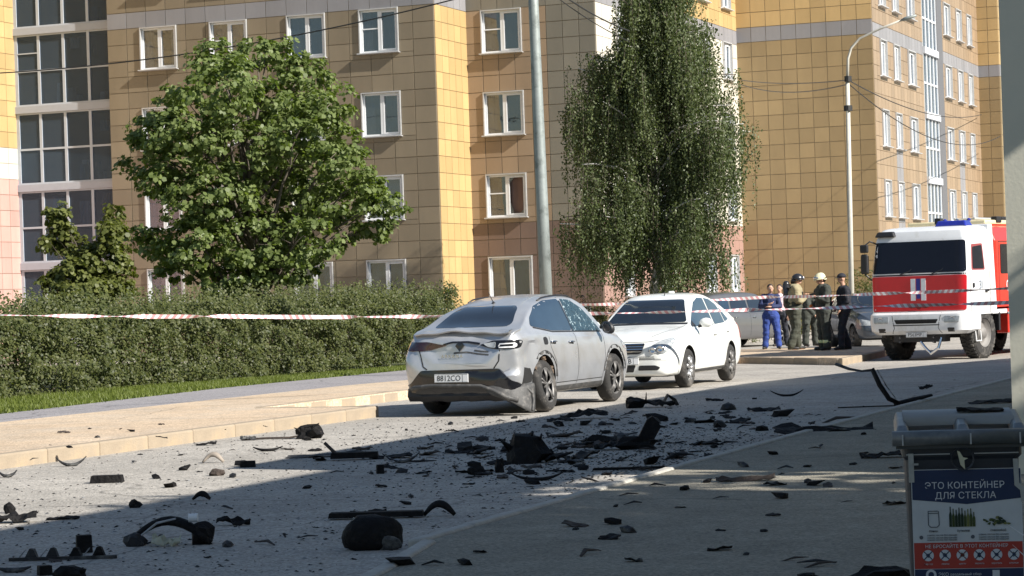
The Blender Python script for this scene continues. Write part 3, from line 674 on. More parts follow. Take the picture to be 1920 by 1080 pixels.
# weeping birch
def birch():
    w = 70.0; bx = onY(1236, 560, w).x; base = Vector((bx, w, -.13)); rr = random.Random(11); rg = np.random.default_rng(11)
    root = thing('birch_tree', 'tall weeping birch with white bark and hanging dark twigs before the cream wall', 'tree', base)
    right = Vector((_c, _s, 0)); fwd = Vector((-_s, _c, 0)); k = scale_at((bx, w, 5))
    t = MB(); H = 11.2; main = limb(t, (0, 0, -.1), right*-.1+Vector((0, 0, H)), .2, .03, rr, 12); t.build('trunk', M_bbark, root, smooth=True)
    def half(z):   # left and right reach in metres at a height
        y = 552-(z-CAM_H)*k
        L = np.interp(y, [-80, 0, 60, 110, 160, 240, 330, 380, 470, 560], [25, 50, 70, 165, 180, 175, 150, 190, 185, 170]); Rr = np.interp(y, [-80, 0, 60, 140, 200, 240, 300, 340, 400, 560], [55, 95, 130, 150, 165, 200, 185, 165, 140, 130])
        return L/k, Rr/k
    C = []; N = []; tw = MB(); lb = []
    nb_ = 68
    for i in range(nb_):
        z0 = 2.0+(H-2.5)*(i/nb_)**.95; a = i*2.399; side = math.cos(a); L_, R_ = half(min(z0+1.0, H)); reach = (R_ if side > 0 else L_)*rr.uniform(.7, 1.12)
        dep = math.sin(a)*rr.uniform(1.2, 2.4); e = right*math.copysign(abs(side)**.5, side)*reach+fwd*dep; z1 = min(z0+rr.uniform(.6, 1.8), H)
        b = MB(); ps = limb(b, Vector((right.x*-.1*z0/H, right.y*-.1*z0/H, z0)), Vector((e.x, e.y, z1)), .055, .012, rr, 6, .12)
        b.build('limb', M_bbark if i % 3 else M_bark, root, smooth=True)
        for q in range(64):
            f = rr.uniform(.15, 1.0)*6; i0 = min(5, int(f)); s0 = ps[i0].lerp(ps[i0+1], f-i0)+Vector((rr.gauss(0, .22), rr.gauss(0, .22), rr.uniform(-.1, .25)))
            ln = rr.uniform(.7, 2.5)*(1.0 if z0 > 3.5 else .85); ln = min(ln, max(.3, s0.z-.25)); drift = Vector((rr.gauss(0, .10), rr.gauss(0, .10), 0)); m = int(ln/.033)
            if q % 4 == 0: tw.tube([s0, s0+drift*.5+Vector((0, 0, -ln*.5)), s0+drift*1.3+Vector((0, 0, -ln))], [.006, .004, .002], 3, cap=False)
            for j in range(m):
                u = j/max(1, m); p = s0+drift*u*1.2+Vector((rr.gauss(0, .045), rr.gauss(0, .045), -ln*u)); C.append(p); N.append((rr.gauss(0, 1), rr.gauss(0, 1), .4))
    C = np.array([tuple(c) for c in C]); N = np.array(N)
    V, F = leaves(C, N, .088, 'small', .8, rg); link('crown', mesh_np('crown', V, F, M_birch), root, kind='stuff')
    tw.build('twigs', M_bark, root, kind='stuff'); return root
birch()

# hedge: one clipped row, leaves over woody stems
def hedge():
    root = thing('hedge', 'long dense green hedge beside the footpath, left of the damaged silver car', 'hedge', (-23.5, 40, 0))
    rg = np.random.default_rng(21); n = 150000
    w = rg.uniform(25, 53.4, n); t = rg.random(n)
    hh = np.interp(w, [24, 31.5, 33, 34.6, 36, 53], [.8, .9, 1.08, 1.32, 1.38, 1.48]); 
    def nz(a, b, s): return np.array([noise.noise((x*s, y*s, 3.3)) for x, y in zip(a, b)])
    grid = {}
    hh = hh+.18*np.sin(w*1.7)*np.sin(w*.61+1)+.10*np.sin(w*4.3)+rg.normal(0, .06, n)+.34*np.array([noise.noise((a*1.9, 2, 8)) for a in w])+.12*np.array([noise.noise((a*5.1, 7, 8)) for a in w])
    face = rg.random(n); u = np.empty(n); z = np.empty(n)
    fr = face < .62   # front surface
    zz = rg.random(n)
    bulge = .20*np.sin(w*2.1+np.sin(w*.9)*2)+.10*np.sin(w*5.3+1.2)
    z[fr] = rg.random(fr.sum())**.9*hh[fr]
    clod = .30*np.array([noise.noise((a*1.1, 5, b*1.4)) for a, b in zip(w[fr], z[fr])])+.34*np.array([noise.noise((a*3.1, 9, b*3.3)) for a, b in zip(w[fr], z[fr])])
    u[fr] = -22.3+bulge[fr]*.5+clod-rg.random(fr.sum())**2.2*.5-.35*np.clip(z[fr]-hh[fr]+.5, 0, 1)**1.5
    tp = (face >= .62) & (face < .93); u[tp] = rg.uniform(-24.9, -22.4, tp.sum()); z[tp] = hh[tp]-rg.random(tp.sum())**1.5*.35-.1*np.abs(u[tp]+23.6)
    it = face >= .93; u[it] = rg.uniform(-24.8, -22.3, it.sum()); z[it] = rg.random(it.sum())*hh[it]
    # shoots that stand out above
    k = 1600; sw = rg.uniform(26, 53.3, k); su = rg.uniform(-24.6, -22.5, k); C = np.stack([u+23.5, w-40, z], 1)
    for i in range(k):
        h0 = np.interp(sw[i], [24, 31.5, 33, 34.6, 36, 53], [.8, .9, 1.08, 1.32, 1.38, 1.48])-.1; L = rg.uniform(.15, .62)
        j = np.arange(12)/12.; C = np.concatenate([C, np.stack([np.full(12, su[i]+23.5)+j*.1*rg.normal(), np.full(12, sw[i]-40)+j*.1*rg.normal(), h0+j*L], 1)+rg.normal(0, .025, (12, 3))])
    N = np.zeros_like(C); N[:, 0] = .7; N[:, 1] = -.3; N[:, 2] = .6
    C[:, 2] = np.maximum(C[:, 2], .03)+.12
    V, F = leaves(C, N, .068, 'oval', .1, rg); link('foliage', mesh_np('foliage', V, F, M_hedge), root, kind='stuff')
    b = MB(); rr = random.Random(2)
    for i in range(160):
        w_ = rr.uniform(25, 53); u_ = rr.uniform(-24.4, -22.7)
        for q in range(3): b.tube([(u_+23.5, w_-40, .1), (u_+23.5+rr.uniform(-.3, .3), w_-40+rr.uniform(-.3, .3), rr.uniform(1.0, 1.6))], [.014, .005], 4)
    b.build('stems', M_bark, root, kind='stuff')
hedge()
def shrub(label, base, r, h, n, seed):
    root = thing('shrub', label, 'bush', base); rg = np.random.default_rng(seed); rr = random.Random(seed)
    lob = [(rr.uniform(-.5, .5)*r, rr.uniform(-.5, .5)*r, h*rr.uniform(.3, .7), r*.6, r*.6, h*.42) for _ in range(6)]
    C, N = crown_points(lob, n, .16, rg, shell=.4); V, F = leaves(C, N, .07, 'oval', .1, rg); link('foliage', mesh_np('foliage', V, F, M_hedge), root, kind='stuff')
    b = MB()
    for q in range(9): b.tube([(0, 0, 0), (rr.uniform(-.6, .6)*r, rr.uniform(-.6, .6)*r, h*rr.uniform(.6, .95))], [.02, .006], 5)
    b.build('stems', M_bark, root)
p = onY(1625, 590, 76); shrub('wild bush between the fire truck and the lamp post', (p.x, 76, -.13), 1.1, 2.2, 7000, 1)
p = onY(1340, 600, 73); shrub('dark bush under the birch behind the white sedan', (p.x, 73, -.13), 1.6, 1.5, 7000, 2)
p = onY(1110, 600, 72); shrub('dark bush under the birch behind the onlookers', (p.x, 72, -.13), 1.9, 1.7, 9000, 3)
p = onY(1500, 600, 84); shrub('low bush against the blank tiled wall behind the firefighters', (p.x, 84, -.13), 1.5, 1.1, 6000, 4)

# grass verge
def grass():
    rg = np.random.default_rng(5); n = 52000; w = 24+(56-24)*rg.random(n); lo = np.interp(w, [24, 28.7, 47.7, 60], [-19.1, -19.1, -21.2, -22.0]); u = lo-(lo+22.6)*rg.random(n)**1.0
    u = lo+rg.normal(0, .05, n)-(22.6+lo)*rg.random(n); h = rg.uniform(.03, .085, n); d = rg.normal(0, .03, (n, 2)); wd = .012; a = rg.random(n)*6.28
    z = .13+np.array([gz(x) for x in w]); dx = np.cos(a)*wd; dy = np.sin(a)*wd
    V = np.stack([np.stack([u-dx, w-dy, z], 1), np.stack([u+dx, w+dy, z], 1), np.stack([u+d[:, 0], w+d[:, 1], z+h], 1)], 1).reshape(-1, 3); F = np.arange(n*3).reshape(n, 3)
    o = link('grass', mesh_np('grass', V, F, M_grass)); tag(o, 'short green grass strip between hedge and path', 'grass', kind='stuff')
grass()

# unseen tree added right of the picture; crown shaped to dapple sun on pavement
rr = random.Random(40); lob = [(rr.uniform(-1.8, 1.8), rr.uniform(-1.6, 1.4), rr.uniform(4.2, 10.6), 1.0, .8, .6) for _ in range(34)]+[(rr.uniform(-1.8, 1.8), rr.uniform(.8, 3.2), rr.uniform(4.2, 8.3), 1.0, .8, .6) for _ in range(13)]
leafy_tree('tree', 'spreading broadleaf tree standing right of the picture behind the wall corner', (7.5, 13.9, .05), [tuple(float(q) for q in l) for l in lob], 1, 20000, .17, M_maple, .2, 50, .35)
# ---------------------------------------------------------------- cars
def paint(name, col, metal=0., rough=.28, coat=.8, var=.03, dirt=None):
    return mat(name, col, rough, metal, var=var, scale=3, coat=coat, rvar=.06, bump=.0, col2=dirt, c2scale=2.2, c2lo=.5, c2hi=.75)
M_silver = paint('silver_paint', (.56, .57, .59), .6, .33, .5, .06, (.50, .49, .47))
M_white = paint('white_paint', (.80, .81, .78), 0, .3, .6, .03, (.70, .69, .64))
M_mpv = paint('silver_grey_paint', (.13, .13, .135), .4, .35)
M_navy = paint('dark_blue_grey_paint', (.06, .075, .10), .2, .35)
M_cg = mat('car_glass', (.012, .016, .022), .06, var=.1, spec=.8, coat=1.)
M_cgb = mat('blue_tinted_glass', (.018, .034, .055), .08, var=.25, scale=4, spec=.8, coat=1.)
M_crack = mat('shattered_glass', (.018, .042, .06), .2, var=.5, scale=18, spec=.8, col2=(.40, .52, .56), c2scale=14, c2lo=.56, c2hi=.62, bump=.8, bscale=60)
M_bk = mat('black_plastic', (.018, .018, .02), .5, var=.2, scale=9)
M_bkg = mat('gloss_black', (.010, .010, .012), .15, var=.1, coat=.5)
M_dkp = mat('dark_scuffed_plastic', (.055, .055, .055), .6, var=.4, scale=12, col2=(.16, .15, .14), c2scale=9, c2lo=.52, c2hi=.7)
M_tyre = mat('tyre_rubber', (.028, .027, .026), .85, var=.2, scale=8, bump=.5, bscale=40, col2=(.12, .11, .10), c2scale=5)
M_rim = mat('alloy_rim', (.42, .42, .42), .35, metal=.7, var=.1)
M_rimd = mat('dusty_dark_rim', (.16, .155, .15), .5, metal=.4, var=.3, scale=12)
M_chr = mat('chrome', (.75, .75, .76), .12, metal=1.)
M_lamp = mat('clear_lamp', (.33, .35, .36), .12, var=.35, scale=14, spec=.8, coat=1., bump=.5, bscale=20)
M_red = mat('red_lamp', (.32, .012, .015), .18, var=.1, coat=1.)
M_dred = mat('dark_red_lamp', (.025, .006, .007), .15, var=.2, coat=1.)
M_plate = mat('number_plate', (.72, .73, .74), .4, var=.04)
M_ink = mat('black_ink', (.012, .012, .012), .6)
M_under = mat('underbody', (.012, .012, .012), .9)
M_rust = mat('torn_liner', (.12, .085, .06), .9, var=.5, scale=10, bump=.8)

def crom(keys, x):
    """Catmull-Rom style smooth interpolation of key rows at x"""
    xs = [k[0] for k in keys]
    if x <= xs[0]: return list(keys[0][1:])
    if x >= xs[-1]: return list(keys[-1][1:])
    i = max(j for j in range(len(xs)-1) if xs[j] <= x); t = (x-xs[i])/(xs[i+1]-xs[i]); out = []
    for c in range(1, len(keys[0])):
        y0, y1 = keys[i][c], keys[i+1][c]; h = xs[i+1]-xs[i]
        s = (y1-y0)/h
        m0 = s if i == 0 else ((keys[i][c]-keys[i-1][c])/(xs[i]-xs[i-1])); m1 = s if i+2 >= len(xs) else ((keys[i+2][c]-keys[i+1][c])/(xs[i+2]-xs[i+1]))
        a0 = 0 if m0*s <= 0 else 2*m0*s/(m0+s); a1 = 0 if m1*s <= 0 else 2*m1*s/(m1+s)
        t2, t3 = t*t, t*t*t; out.append((2*t3-3*t2+1)*y0+(t3-2*t2+t)*h*a0+(-2*t3+3*t2)*y1+(t3-t2)*h*a1)
    return out
def section(zb, zbelt, zt, wb, wt):
    """half outline from the floor centre to the roof centre"""
    g = max(0.02, zt-zbelt)
    c = [(0, zb), (wb*.80, zb), (wb*.93, zb+.05), (wb*.985, zb+.20), (wb, zb+(zbelt-zb)*.52), (wb*.985, zb+(zbelt-zb)*.80), (wb*.955, zbelt-.03), (wb*.93, zbelt+.005),
         (wb*.93+(wt-wb*.93)*.5, zbelt+g*.50), (wt+.035, zt-g*.14-.01), (wt-.04, zt-.035*min(1, g/.2)), (wt*.62, zt-.006), (0, zt+.006)]
    pts = []
    n = len(c)
    for i in range(n-1):
        p0, p1, p2, p3 = c[max(0, i-1)], c[i], c[i+1], c[min(n-1, i+2)]; k = 4 if i not in (0, 11) else 5
        for q in range(k):
            t = q/k; b = []
            for a in range(2):
                m1 = (p2[a]-p0[a])*.35; m2 = (p3[a]-p1[a])*.35; t2 = t*t; t3 = t2*t
                b.append((2*t3-3*t2+1)*p1[a]+(t3-2*t2+t)*m1+(-2*t3+3*t2)*p2[a]+(t3-t2)*m2)
            pts.append(tuple(b))
    pts.append(c[-1]); return pts
def car_body(keys, axles, r_arch, m, parent, deform=None, track=.9, n=110, well=.27):
    x0, x1 = keys[0][0], keys[-1][0]; V = []; rings = 0; m_ = None
    xs = sorted(set([x0+(x1-x0)*(.5-.5*math.cos(math.pi*i/n))*.35+(x1-x0)*(i/n)*.65 for i in range(n+1)]))
    for x in xs:
        h = section(*crom(keys, x)); full = [(y, z) for y, z in h]+[(-y, z) for y, z in h[-2:0:-1]]; m_ = len(full)
        V += [(x, y, z) for y, z in full]; rings += 1
    F = []
    for i in range(rings-1):
        for k in range(m_): F.append((i*m_+k, i*m_+(k+1) % m_, (i+1)*m_+(k+1) % m_, (i+1)*m_+k))
    F.append(tuple(range(m_))[::-1]); F.append(tuple(range((rings-1)*m_, rings*m_)))
    if deform: V = [deform(Vector(v)) for v in V]
    b = MB().add(V, F); o = b.build('body', [m, M_under], None)
    bm = bmesh.new(); bm.from_mesh(o.data); bmesh.ops.recalc_face_normals(bm, faces=bm.faces[:]); bm.to_mesh(o.data); bm.free()
    cut_ = MB()
    for ax, rr_ in axles:
        for s in (-1, 1):
            prof = [(0.001, s*(track-well)), (r_arch, s*(track-well)), (r_arch, s*1.3), (0.001, s*1.3)]
            cut_.lathe(prof, 40, 'y', (ax, 0, rr_))
    co = cut_.build('cutter', [m, M_under], None); 
    bm = bmesh.new(); bm.from_mesh(co.data); bmesh.ops.remove_doubles(bm, verts=bm.verts[:], dist=.003); bmesh.ops.recalc_face_normals(bm, faces=bm.faces[:])
    for f in bm.faces: f.material_index = 1
    bm.to_mesh(co.data); bm.free()
    md = o.modifiers.new('b', 'BOOLEAN'); md.operation = 'DIFFERENCE'; md.object = co; md.solver = 'EXACT'
    me = evaluated(o, False)
    if max(abs(v.co.y) for v in me.vertices) > 1.05 or len(me.polygons) < 500:
        md.solver = 'FAST'; me = evaluated(o, False)
    bpy.data.objects.remove(o); bpy.data.objects.remove(co); me.name = 'body'
    me.polygons.foreach_set('use_smooth', [p.material_index == 0 for p in me.polygons])
    me.update()
    try: me.set_sharp_from_angle(angle=R(32))
    except Exception: pass
    ob = link('body', me, parent)
    bvh = BVHTree.FromPolygons([v.co.copy() for v in me.vertices], [tuple(p.vertices) for p in me.polygons])
    return ob, bvh
AX = {'left': (lambda a, b: (Vector((a, 4, b)), Vector((0, -1, 0)))), 'right': (lambda a, b: (Vector((a, -4, b)), Vector((0, 1, 0)))),
      'rear': (lambda a, b: (Vector((-8, a, b)), Vector((1, 0, 0)))), 'front': (lambda a, b: (Vector((8, a, b)), Vector((-1, 0, 0)))),
      'top': (lambda a, b: (Vector((a, b, 8)), Vector((0, 0, -1))))}
def patch(bvh, poly, side, name, m, parent, off=.010, depth=.02, g=.045, smooth=True, lab=None):
    """a panel that lies on a surface: outline given in the side's own plane"""
    poly = [Vector(p) for p in poly]; n = len(poly)
    dense = []
    for i in range(n):
        a, c = poly[i], poly[(i+1) % n]; k = max(1, int((c-a).length/g))
        dense += [a.lerp(c, q/k) for q in range(k)]
    nd = len(dense); xs = [p.x for p in dense]; ys = [p.y for p in dense]
    def inside(x, y):
        r = False; j = n-1
        for i in range(n):
            if (poly[i].y > y) != (poly[j].y > y) and x < (poly[j].x-poly[i].x)*(y-poly[i].y)/(poly[j].y-poly[i].y)+poly[i].x: r = not r
            j = i
        return r
    pts = list(dense); x = min(xs)+g/2
    while x < max(xs):
        y = min(ys)+g/2
        while y < max(ys):
            if inside(x, y) and min((Vector((x, y))-d).length for d in dense) > g*.35: pts.append(Vector((x, y)))
            y += g
        x += g
    V2, E2, F2, *_ = delaunay_2d_cdt(pts, [(i, (i+1) % nd) for i in range(nd)], [], 1, 1e-5)
    top = []; last = None
    for p in V2:
        o, d = AX[side](p.x, p.y); hit = bvh.ray_cast(o, d)
        if hit[0] is None:
            nr = bvh.find_nearest(o+d*(3.2 if side in ('left', 'right') else 6)); q = nr[0] if nr[0] is not None else o+d*4
            q = Vector((o.x if d.x == 0 else q.x, o.y if d.y == 0 else q.y, o.z if d.z == 0 else q.z))
        else: q = hit[0]
        top.append((q-d*off, q+d*depth))
    b = MB(); nv = len(top); fs = [tuple(f) for f in F2]
    b.add([t[0] for t in top]+[t[1] for t in top], fs)
    cnt = {}
    for f in fs:
        for i in range(len(f)):
            e = (f[i], f[(i+1) % len(f)]); cnt[tuple(sorted(e))] = cnt.get(tuple(sorted(e)), 0)+1
    for f in fs:
        for i in range(len(f)):
            e = (f[i], f[(i+1) % len(f)])
            if cnt[tuple(sorted(e))] == 1: b.f.append((e[1], e[0], e[0]+nv, e[1]+nv)); b.m.append(0)
    me = b.mesh(name, m, smooth)
    bm = bmesh.new(); bm.from_mesh(me); bmesh.ops.recalc_face_normals(bm, faces=bm.faces[:]); bm.to_mesh(me); bm.free()
    if smooth:
        me.polygons.foreach_set('use_smooth', [True]*len(me.polygons)); 
        try: me.set_sharp_from_angle(angle=R(40))
        except Exception: pass
    o = link(name, me, parent)
    if lab: o['label'] = lab
    return o
def seam(bvh, pts, side, parent, w=.008, name='seam', m=None):
    for a, c in zip(pts[:-1], pts[1:]):
        a, c = Vector(a), Vector(c); d = (c-a).normalized(); nn = Vector((-d.y, d.x))*w/2; k = max(1, int((c-a).length/.12))
    b = MB()
    for a, c in zip(pts[:-1], pts[1:]):
        a, c = Vector(a), Vector(c); d = (c-a).normalized(); nn = Vector((-d.y, d.x))*w/2; k = max(1, int((c-a).length/.05)); row = []
        for q in range(k+1):
            p = a.lerp(c, q/k); rr_ = []
            for s in (-1, 1):
                o, di = AX[side](*(p+nn*s)); h = bvh.ray_cast(o, di)[0]
                rr_.append(h-di*.003 if h is not None else None)
            row.append(rr_)
        for q in range(k):
            if None not in row[q]+row[q+1]: b.quad(row[q][0], row[q][1], row[q+1][1], row[q+1][0])
    if b.v: b.build(name, m or M_under, parent)
def rounded(pts, r=.05, k=4):
    pts = [Vector(p) for p in pts]; n = len(pts); out = []
    for i in range(n):
        p, a, c = pts[i], pts[i-1], pts[(i+1) % n]; da = (a-p); dc = (c-p); rr_ = min(r, da.length*.45, dc.length*.45); s = p+da.normalized()*rr_; e = p+dc.normalized()*rr_
        for q in range(k+1): t = q/k; out.append((s.lerp(p, t)).lerp(p.lerp(e, t), t))
    return out
def ring_poly(cx, cz, r0, r1, a0, a1, k=18):
    o = [(cx+r1*math.cos(R(a0+(a1-a0)*i/k)), cz+r1*math.sin(R(a0+(a1-a0)*i/k))) for i in range(k+1)]
    return o+[(cx+r0*math.cos(R(a1+(a0-a1)*i/k)), cz+r0*math.sin(R(a1+(a0-a1)*i/k))) for i in range(k+1)]
def wheel(parent, x, y, r, wd, rimr, rimm, spokes=5, tilt=0., cam_=0., style='split', name='wheel'):
    """outer face towards sign(y)"""
    s = 1 if y > 0 else -1; b = MB(); h = wd/2
    prof = [(rimr, -h*.9), (rimr+.02, -h), (r-.035, -h), (r-.008, -h*.72), (r, -h*.4), (r, h*.4), (r-.008, h*.72), (r-.035, h), (rimr+.02, h), (rimr-.004, h*.86), (rimr-.02, -h*.2)]
    b.lathe(prof, 40, 'y')
    for i in range(0):
        a = 2*math.pi*i/44; b.box((math.cos(a)*(r-.001), 0, math.sin(a)*(r-.001)), (.006, wd*.72, .012), rot=Matrix.Rotation(-a, 3, 'Y'))
    t = b.build(name, M_tyre, parent, smooth=True, loc=(x, y, r), rot=(R(cam_), 0, R(tilt)))
    q = MB(); yo = s*h
    q.lathe([(rimr-.012, yo*.55), (rimr+.003, yo*.8), (rimr+.006, yo*.9), (rimr-.006, yo*.92), (rimr-.02, yo*.75)], 36, 'y')
    q.lathe([(.001, yo*.82), (.035, yo*.82), (.055, yo*.74), (.06, yo*.5)], 20, 'y')
    for i in range(spokes):
        a = 2*math.pi*i/spokes+.3
        for dd in ((-.13, .13) if style == 'split' else (0,)):
            p0 = Vector((math.cos(a)*.045, yo*.72, math.sin(a)*.045)); p1 = Vector((math.cos(a+dd)*(rimr-.01), yo*.82, math.sin(a+dd)*(rimr-.01)))
            w_ = .016 if style == 'split' else .034
            q.tube([p0, p0.lerp(p1, .5)+Vector((0, s*.012, 0)), p1], [w_*1.1, w_*.9, w_*.9], 6)
    q.build('rim', rimm, t, smooth=True)
    d = MB(); d.lathe([(.002, yo*.05), (rimr-.03, yo*.05), (rimr-.01, yo*.3)], 24, 'y'); d.lathe([(.01, yo*.2), (rimr*.62, yo*.2), (rimr*.62, yo*.1)], 24, 'y'); d.build('brake_disc', M_rimd if rimm != M_rimd else M_bk, t)
    return t
def mirror(parent, x, y, z, m, s, sc=1., hang=0.):
    b = MB(); b.sphere((0, 0, 0), (.065*sc, .12*sc, .085*sc), 14); o = b.build('mirror', m, parent, smooth=True, loc=(x, y+s*.12, z+.05), rot=(hang, 0, s*.15))
    MB().tube([(0.02, -s*.13, -.06), (0, -s*.04, -.03)], [.025, .03], 8).build('mirror_arm', M_bk, o)
    MB().lathe([(.001, -.052*sc), (.075*sc, -.050*sc), (.08*sc, -.045*sc)], 16, 'x').build('mirror_glass', M_cg, o)
def handle(bvh, parent, side, x, z, m, w=.17):
    o, d = AX[side](x, z); h = bvh.ray_cast(o, d)[0]
    if h is None: return
    cup = MB().lathe([(.001, 0), (.05, -.001), (.055, .004)], 18, 'y'); s = 1 if side == 'left' else -1
    b = MB().tube([(-w/2, -s*.012, 0), (-w/2+.02, s*.022, .0), (0, s*.030, .004), (w/2-.02, s*.022, 0), (w/2, -s*.012, 0)], [.010, .013, .014, .013, .010], 8, flat=.9)
    hn = b.build('handle', m, parent, smooth=True, loc=h); MB().box((0, s*.002, -.022), (w*.95, .006, .022)).build('recess', M_under, hn)
def plate(parent, x, z, ang, body, rz, w=.52, h=.112, y=0.):
    p = MB().box((0, 0, 0), (w, .012, h)).build('licence_plate', M_plate, parent, loc=(x, y, z), rot=(ang, 0, rz), bevel=.004)
    t = text_mesh(body, .105); t.materials.append(M_ink); l = link('lettering', t, p, (-.035, -.0075, -.002), (R(90), 0, 0))
    MB().box((w*.335, -.0068, 0), (.004, .0016, h*.9)).build('border', M_ink, p); 
    b = MB(); 
    for zz in (-h/2+.005, h/2-.005): b.box((0, -.0066, zz), (w-.01, .0016, .004))
    b.build('border', M_ink, p)
    return p

# ---- damaged silver crossover: heads away from the camera
def crossover():
    ax_r, ax_f, rt = -1.36, 1.36, .345
    org = Vector((-12.12, 31.22, 0))
    root = thing('crossover_car', 'dusty silver coupe crossover with smashed rear end, crumpled hatch and torn bumper', 'car', org, R(90)+R(-1.2)); root.scale = (1, .93, 1)
    K = [(-2.27, .36, .60, .72, .60, .40), (-2.235, .30, .74, .90, .78, .60), (-2.17, .27, .90, 1.03, .86, .70), (-2.08, .25, .99, 1.115, .895, .76), (-1.98, .24, 1.03, 1.135, .905, .765), (-1.75, .24, 1.055, 1.20, .912, .72), (-1.35, .24, 1.055, 1.375, .915, .64), (-.9, .23, 1.035, 1.49, .912, .585),
         (-.45, .23, 1.015, 1.55, .905, .57), (0, .23, 1.0, 1.57, .90, .565), (.4, .23, .985, 1.555, .90, .57), (.75, .23, .975, 1.47, .90, .60), (1.05, .23, .97, 1.26, .90, .66), (1.22, .23, .965, 1.10, .90, .72), (1.5, .24, .93, 1.035, .905, .72), (1.9, .25, .85, .98, .88, .68), (2.1, .27, .77, .92, .80, .58), (2.2, .3, .70, .82, .68, .45), (2.26, .36, .6, .66, .45, .3)]
    def deform(v):
        if v.x < -1.9 and .55 < v.z < 1.12:       # crumpled hatch
            f = min(1, (-1.9-v.x)/.15); k = noise.noise(Vector((v.y*2.3, v.z*3.4, 1.7)))*.075+noise.noise(Vector((v.y*6, v.z*7, 4.1)))*.022
            dent = .07*math.exp(-((v.y-.05)/.45)**2-((v.z-.83)/.12)**2)
            v = v+Vector((f*(dent+k*.8), 0, f*noise.noise(Vector((v.y*2.7, .3, v.x*2)))*.035))
        if v.x < -1.5 and v.y < -.7 and v.z < .95:  # rear right quarter pushed about
            k = noise.noise(Vector((v.x*4, v.z*4, 7.7))); v = v+Vector((0, .035*k+.02, .015*k))
        return v
    ob, bv = car_body(K, [(ax_r, rt+.015), (ax_f, rt+.015)], .405, M_silver, root, deform, track=.93)
    # glass
    patch(bv, rounded([(-.60, 1.16), (.60, 1.16), (.48, 1.38), (.40, 1.43), (-.40, 1.43), (-.48, 1.38)], .08), 'rear', 'rear_window', M_cg, root, .010, .02)
    patch(bv, rounded([(-.68, 1.10), (.68, 1.10), (.50, 1.44), (-.50, 1.44)], .06), 'front', 'windscreen', M_cg, root, .010, .02)
    for s in ('left', 'right'):
        full = rounded([(-1.55, 1.15), (-1.42, 1.265), (-1.05, 1.41), (-.62, 1.485), (-.12, 1.50), (-.12, 1.06), (-.9, 1.075)], .05)
        patch(bv, full, s, 'rear_side_window', M_cgb, root, .005, .02)
        patch(bv, rounded([(-.06, 1.055), (-.03, 1.50), (.3, 1.48), (.62, 1.36), (.98, 1.10), (1.02, 1.03)], .03), s, 'front_side_window', M_crack if s == 'right' else M_cgb, root, .005, .02, lab='shattered front side window' if s == 'right' else None)
        seam(bv, [(-.085, 1.52), (-.085, 1.04)], s, root, .05, 'door_pillar', M_bkg)
        seam(bv, [(-1.50, 1.13), (-.9, 1.06), (-.1, 1.045), (1.02, 1.02)], s, root, .018, 'window_trim', M_bk)
        seam(bv, [(-.10, 1.03), (-.07, .8), (-.09, .5), (-.14, .30)], s, root); seam(bv, [(1.0, 1.0), (.98, .7), (.88, .42), (.86, .30)], s, root)
        seam(bv, [(-1.12, 1.04), (-1.10, .86), (-.94, .66), (-.90, .42), (-.93, .30)], s, root); seam(bv, [(-.9, .37), (.88, .37)], s, root, .01)
        patch(bv, rounded([(-.95, .235), (.93, .235), (.90, .325), (-.93, .325)], .02), s, 'sill_cladding', M_dkp, root, .012, .02)
        for ax in (ax_r, ax_f):
            patch(bv, ring_poly(ax, rt+.015, .40, .462, (12 if ax > 0 else 12), 168 if not (ax < 0 and s == 'right') else 128, 22), s, 'arch_trim', M_dkp, root, .014, .02, .06)
        handle(bv, root, s, -.32-.0, .905, M_chr, .2); handle(bv, root, s, -1.0, .925, M_chr, .2)
        mirror(root, .86, (.88 if s == 'left' else -.88), 1.02, M_bk, 1 if s == 'left' else -1, 1., 0 if s == 'left' else .5)
        patch(bv, rounded([(1.78, .76), (2.16, .70), (2.15, .80), (1.70, .87)], .03), s, 'headlight', M_lamp, root, .006, .02)
    # rear face: lamps, hatch, emblem, plate, cladding
    patch(bv, rounded([(-.87, .985), (-.50, .985), (-.40, .955), (-.30, .93), (-.47, .885), (-.60, .87), (-.87, .875)], .025), 'rear', 'tail_light', M_bkg, root, .016, .03, .04, lab='smashed right tail light with its clear inner reflector bare')
    patch(bv, rounded([(-.545, .968), (-.36, .945), (-.44, .90), (-.55, .885)], .02), 'rear', 'reflector', M_lamp, root, .028, .02, .03)
    patch(bv, rounded([(-.60, .905), (-.62, .945), (-.82, .95), (-.845, .93), (-.845, .90), (-.82, .885), (-.62, .885), (-.61, .90), (-.80, .905), (-.82, .92), (-.80, .935), (-.63, .93), (-.615, .905)], .006), 'rear', 'light_guide', M_plate, root, .030, .02, .03)
    patch(bv, rounded([(.88, .985), (.50, .985), (.32, .95), (.20, .935), (.30, .91), (.46, .875), (.60, .865), (.88, .875)], .025), 'rear', 'tail_light', M_dred, root, .016, .03, .04)
    patch(bv, [(.26, .955), (.12, .985), (-.12, .985), (-.30, .96), (-.30, .935), (-.10, .962), (.10, .962), (.25, .935)], 'rear', 'light_bar', M_bkg, root, .016, .02, .04)
    patch(bv, [(0, .985), (.065, .925), (0, .85), (-.065, .925)], 'rear', 'emblem', M_bkg, root, .028, .02, .04)
    # bent spoiler lip
    b = MB(); N = 26
    ps = []
    for i in range(N+1):
        y = -.74+1.48*i/N; o_, d_ = AX['rear'](y, 1.085); h = bv.ray_cast(o_, d_)[0] or Vector((-2.1, y, 1.08))
        wv = .014*math.sin(y*5+1)+.008*math.sin(y*13); ps.append((h.x, y, 1.118+wv-.02*abs(y)))
    rows = []
    for (x, y, z) in ps: rows.append([(x+.10, y, z+.025), (x-.02, y, z+.012), (x-.075, y, z-.012), (x-.06, y, z-.03), (x+.02, y, z-.03)])
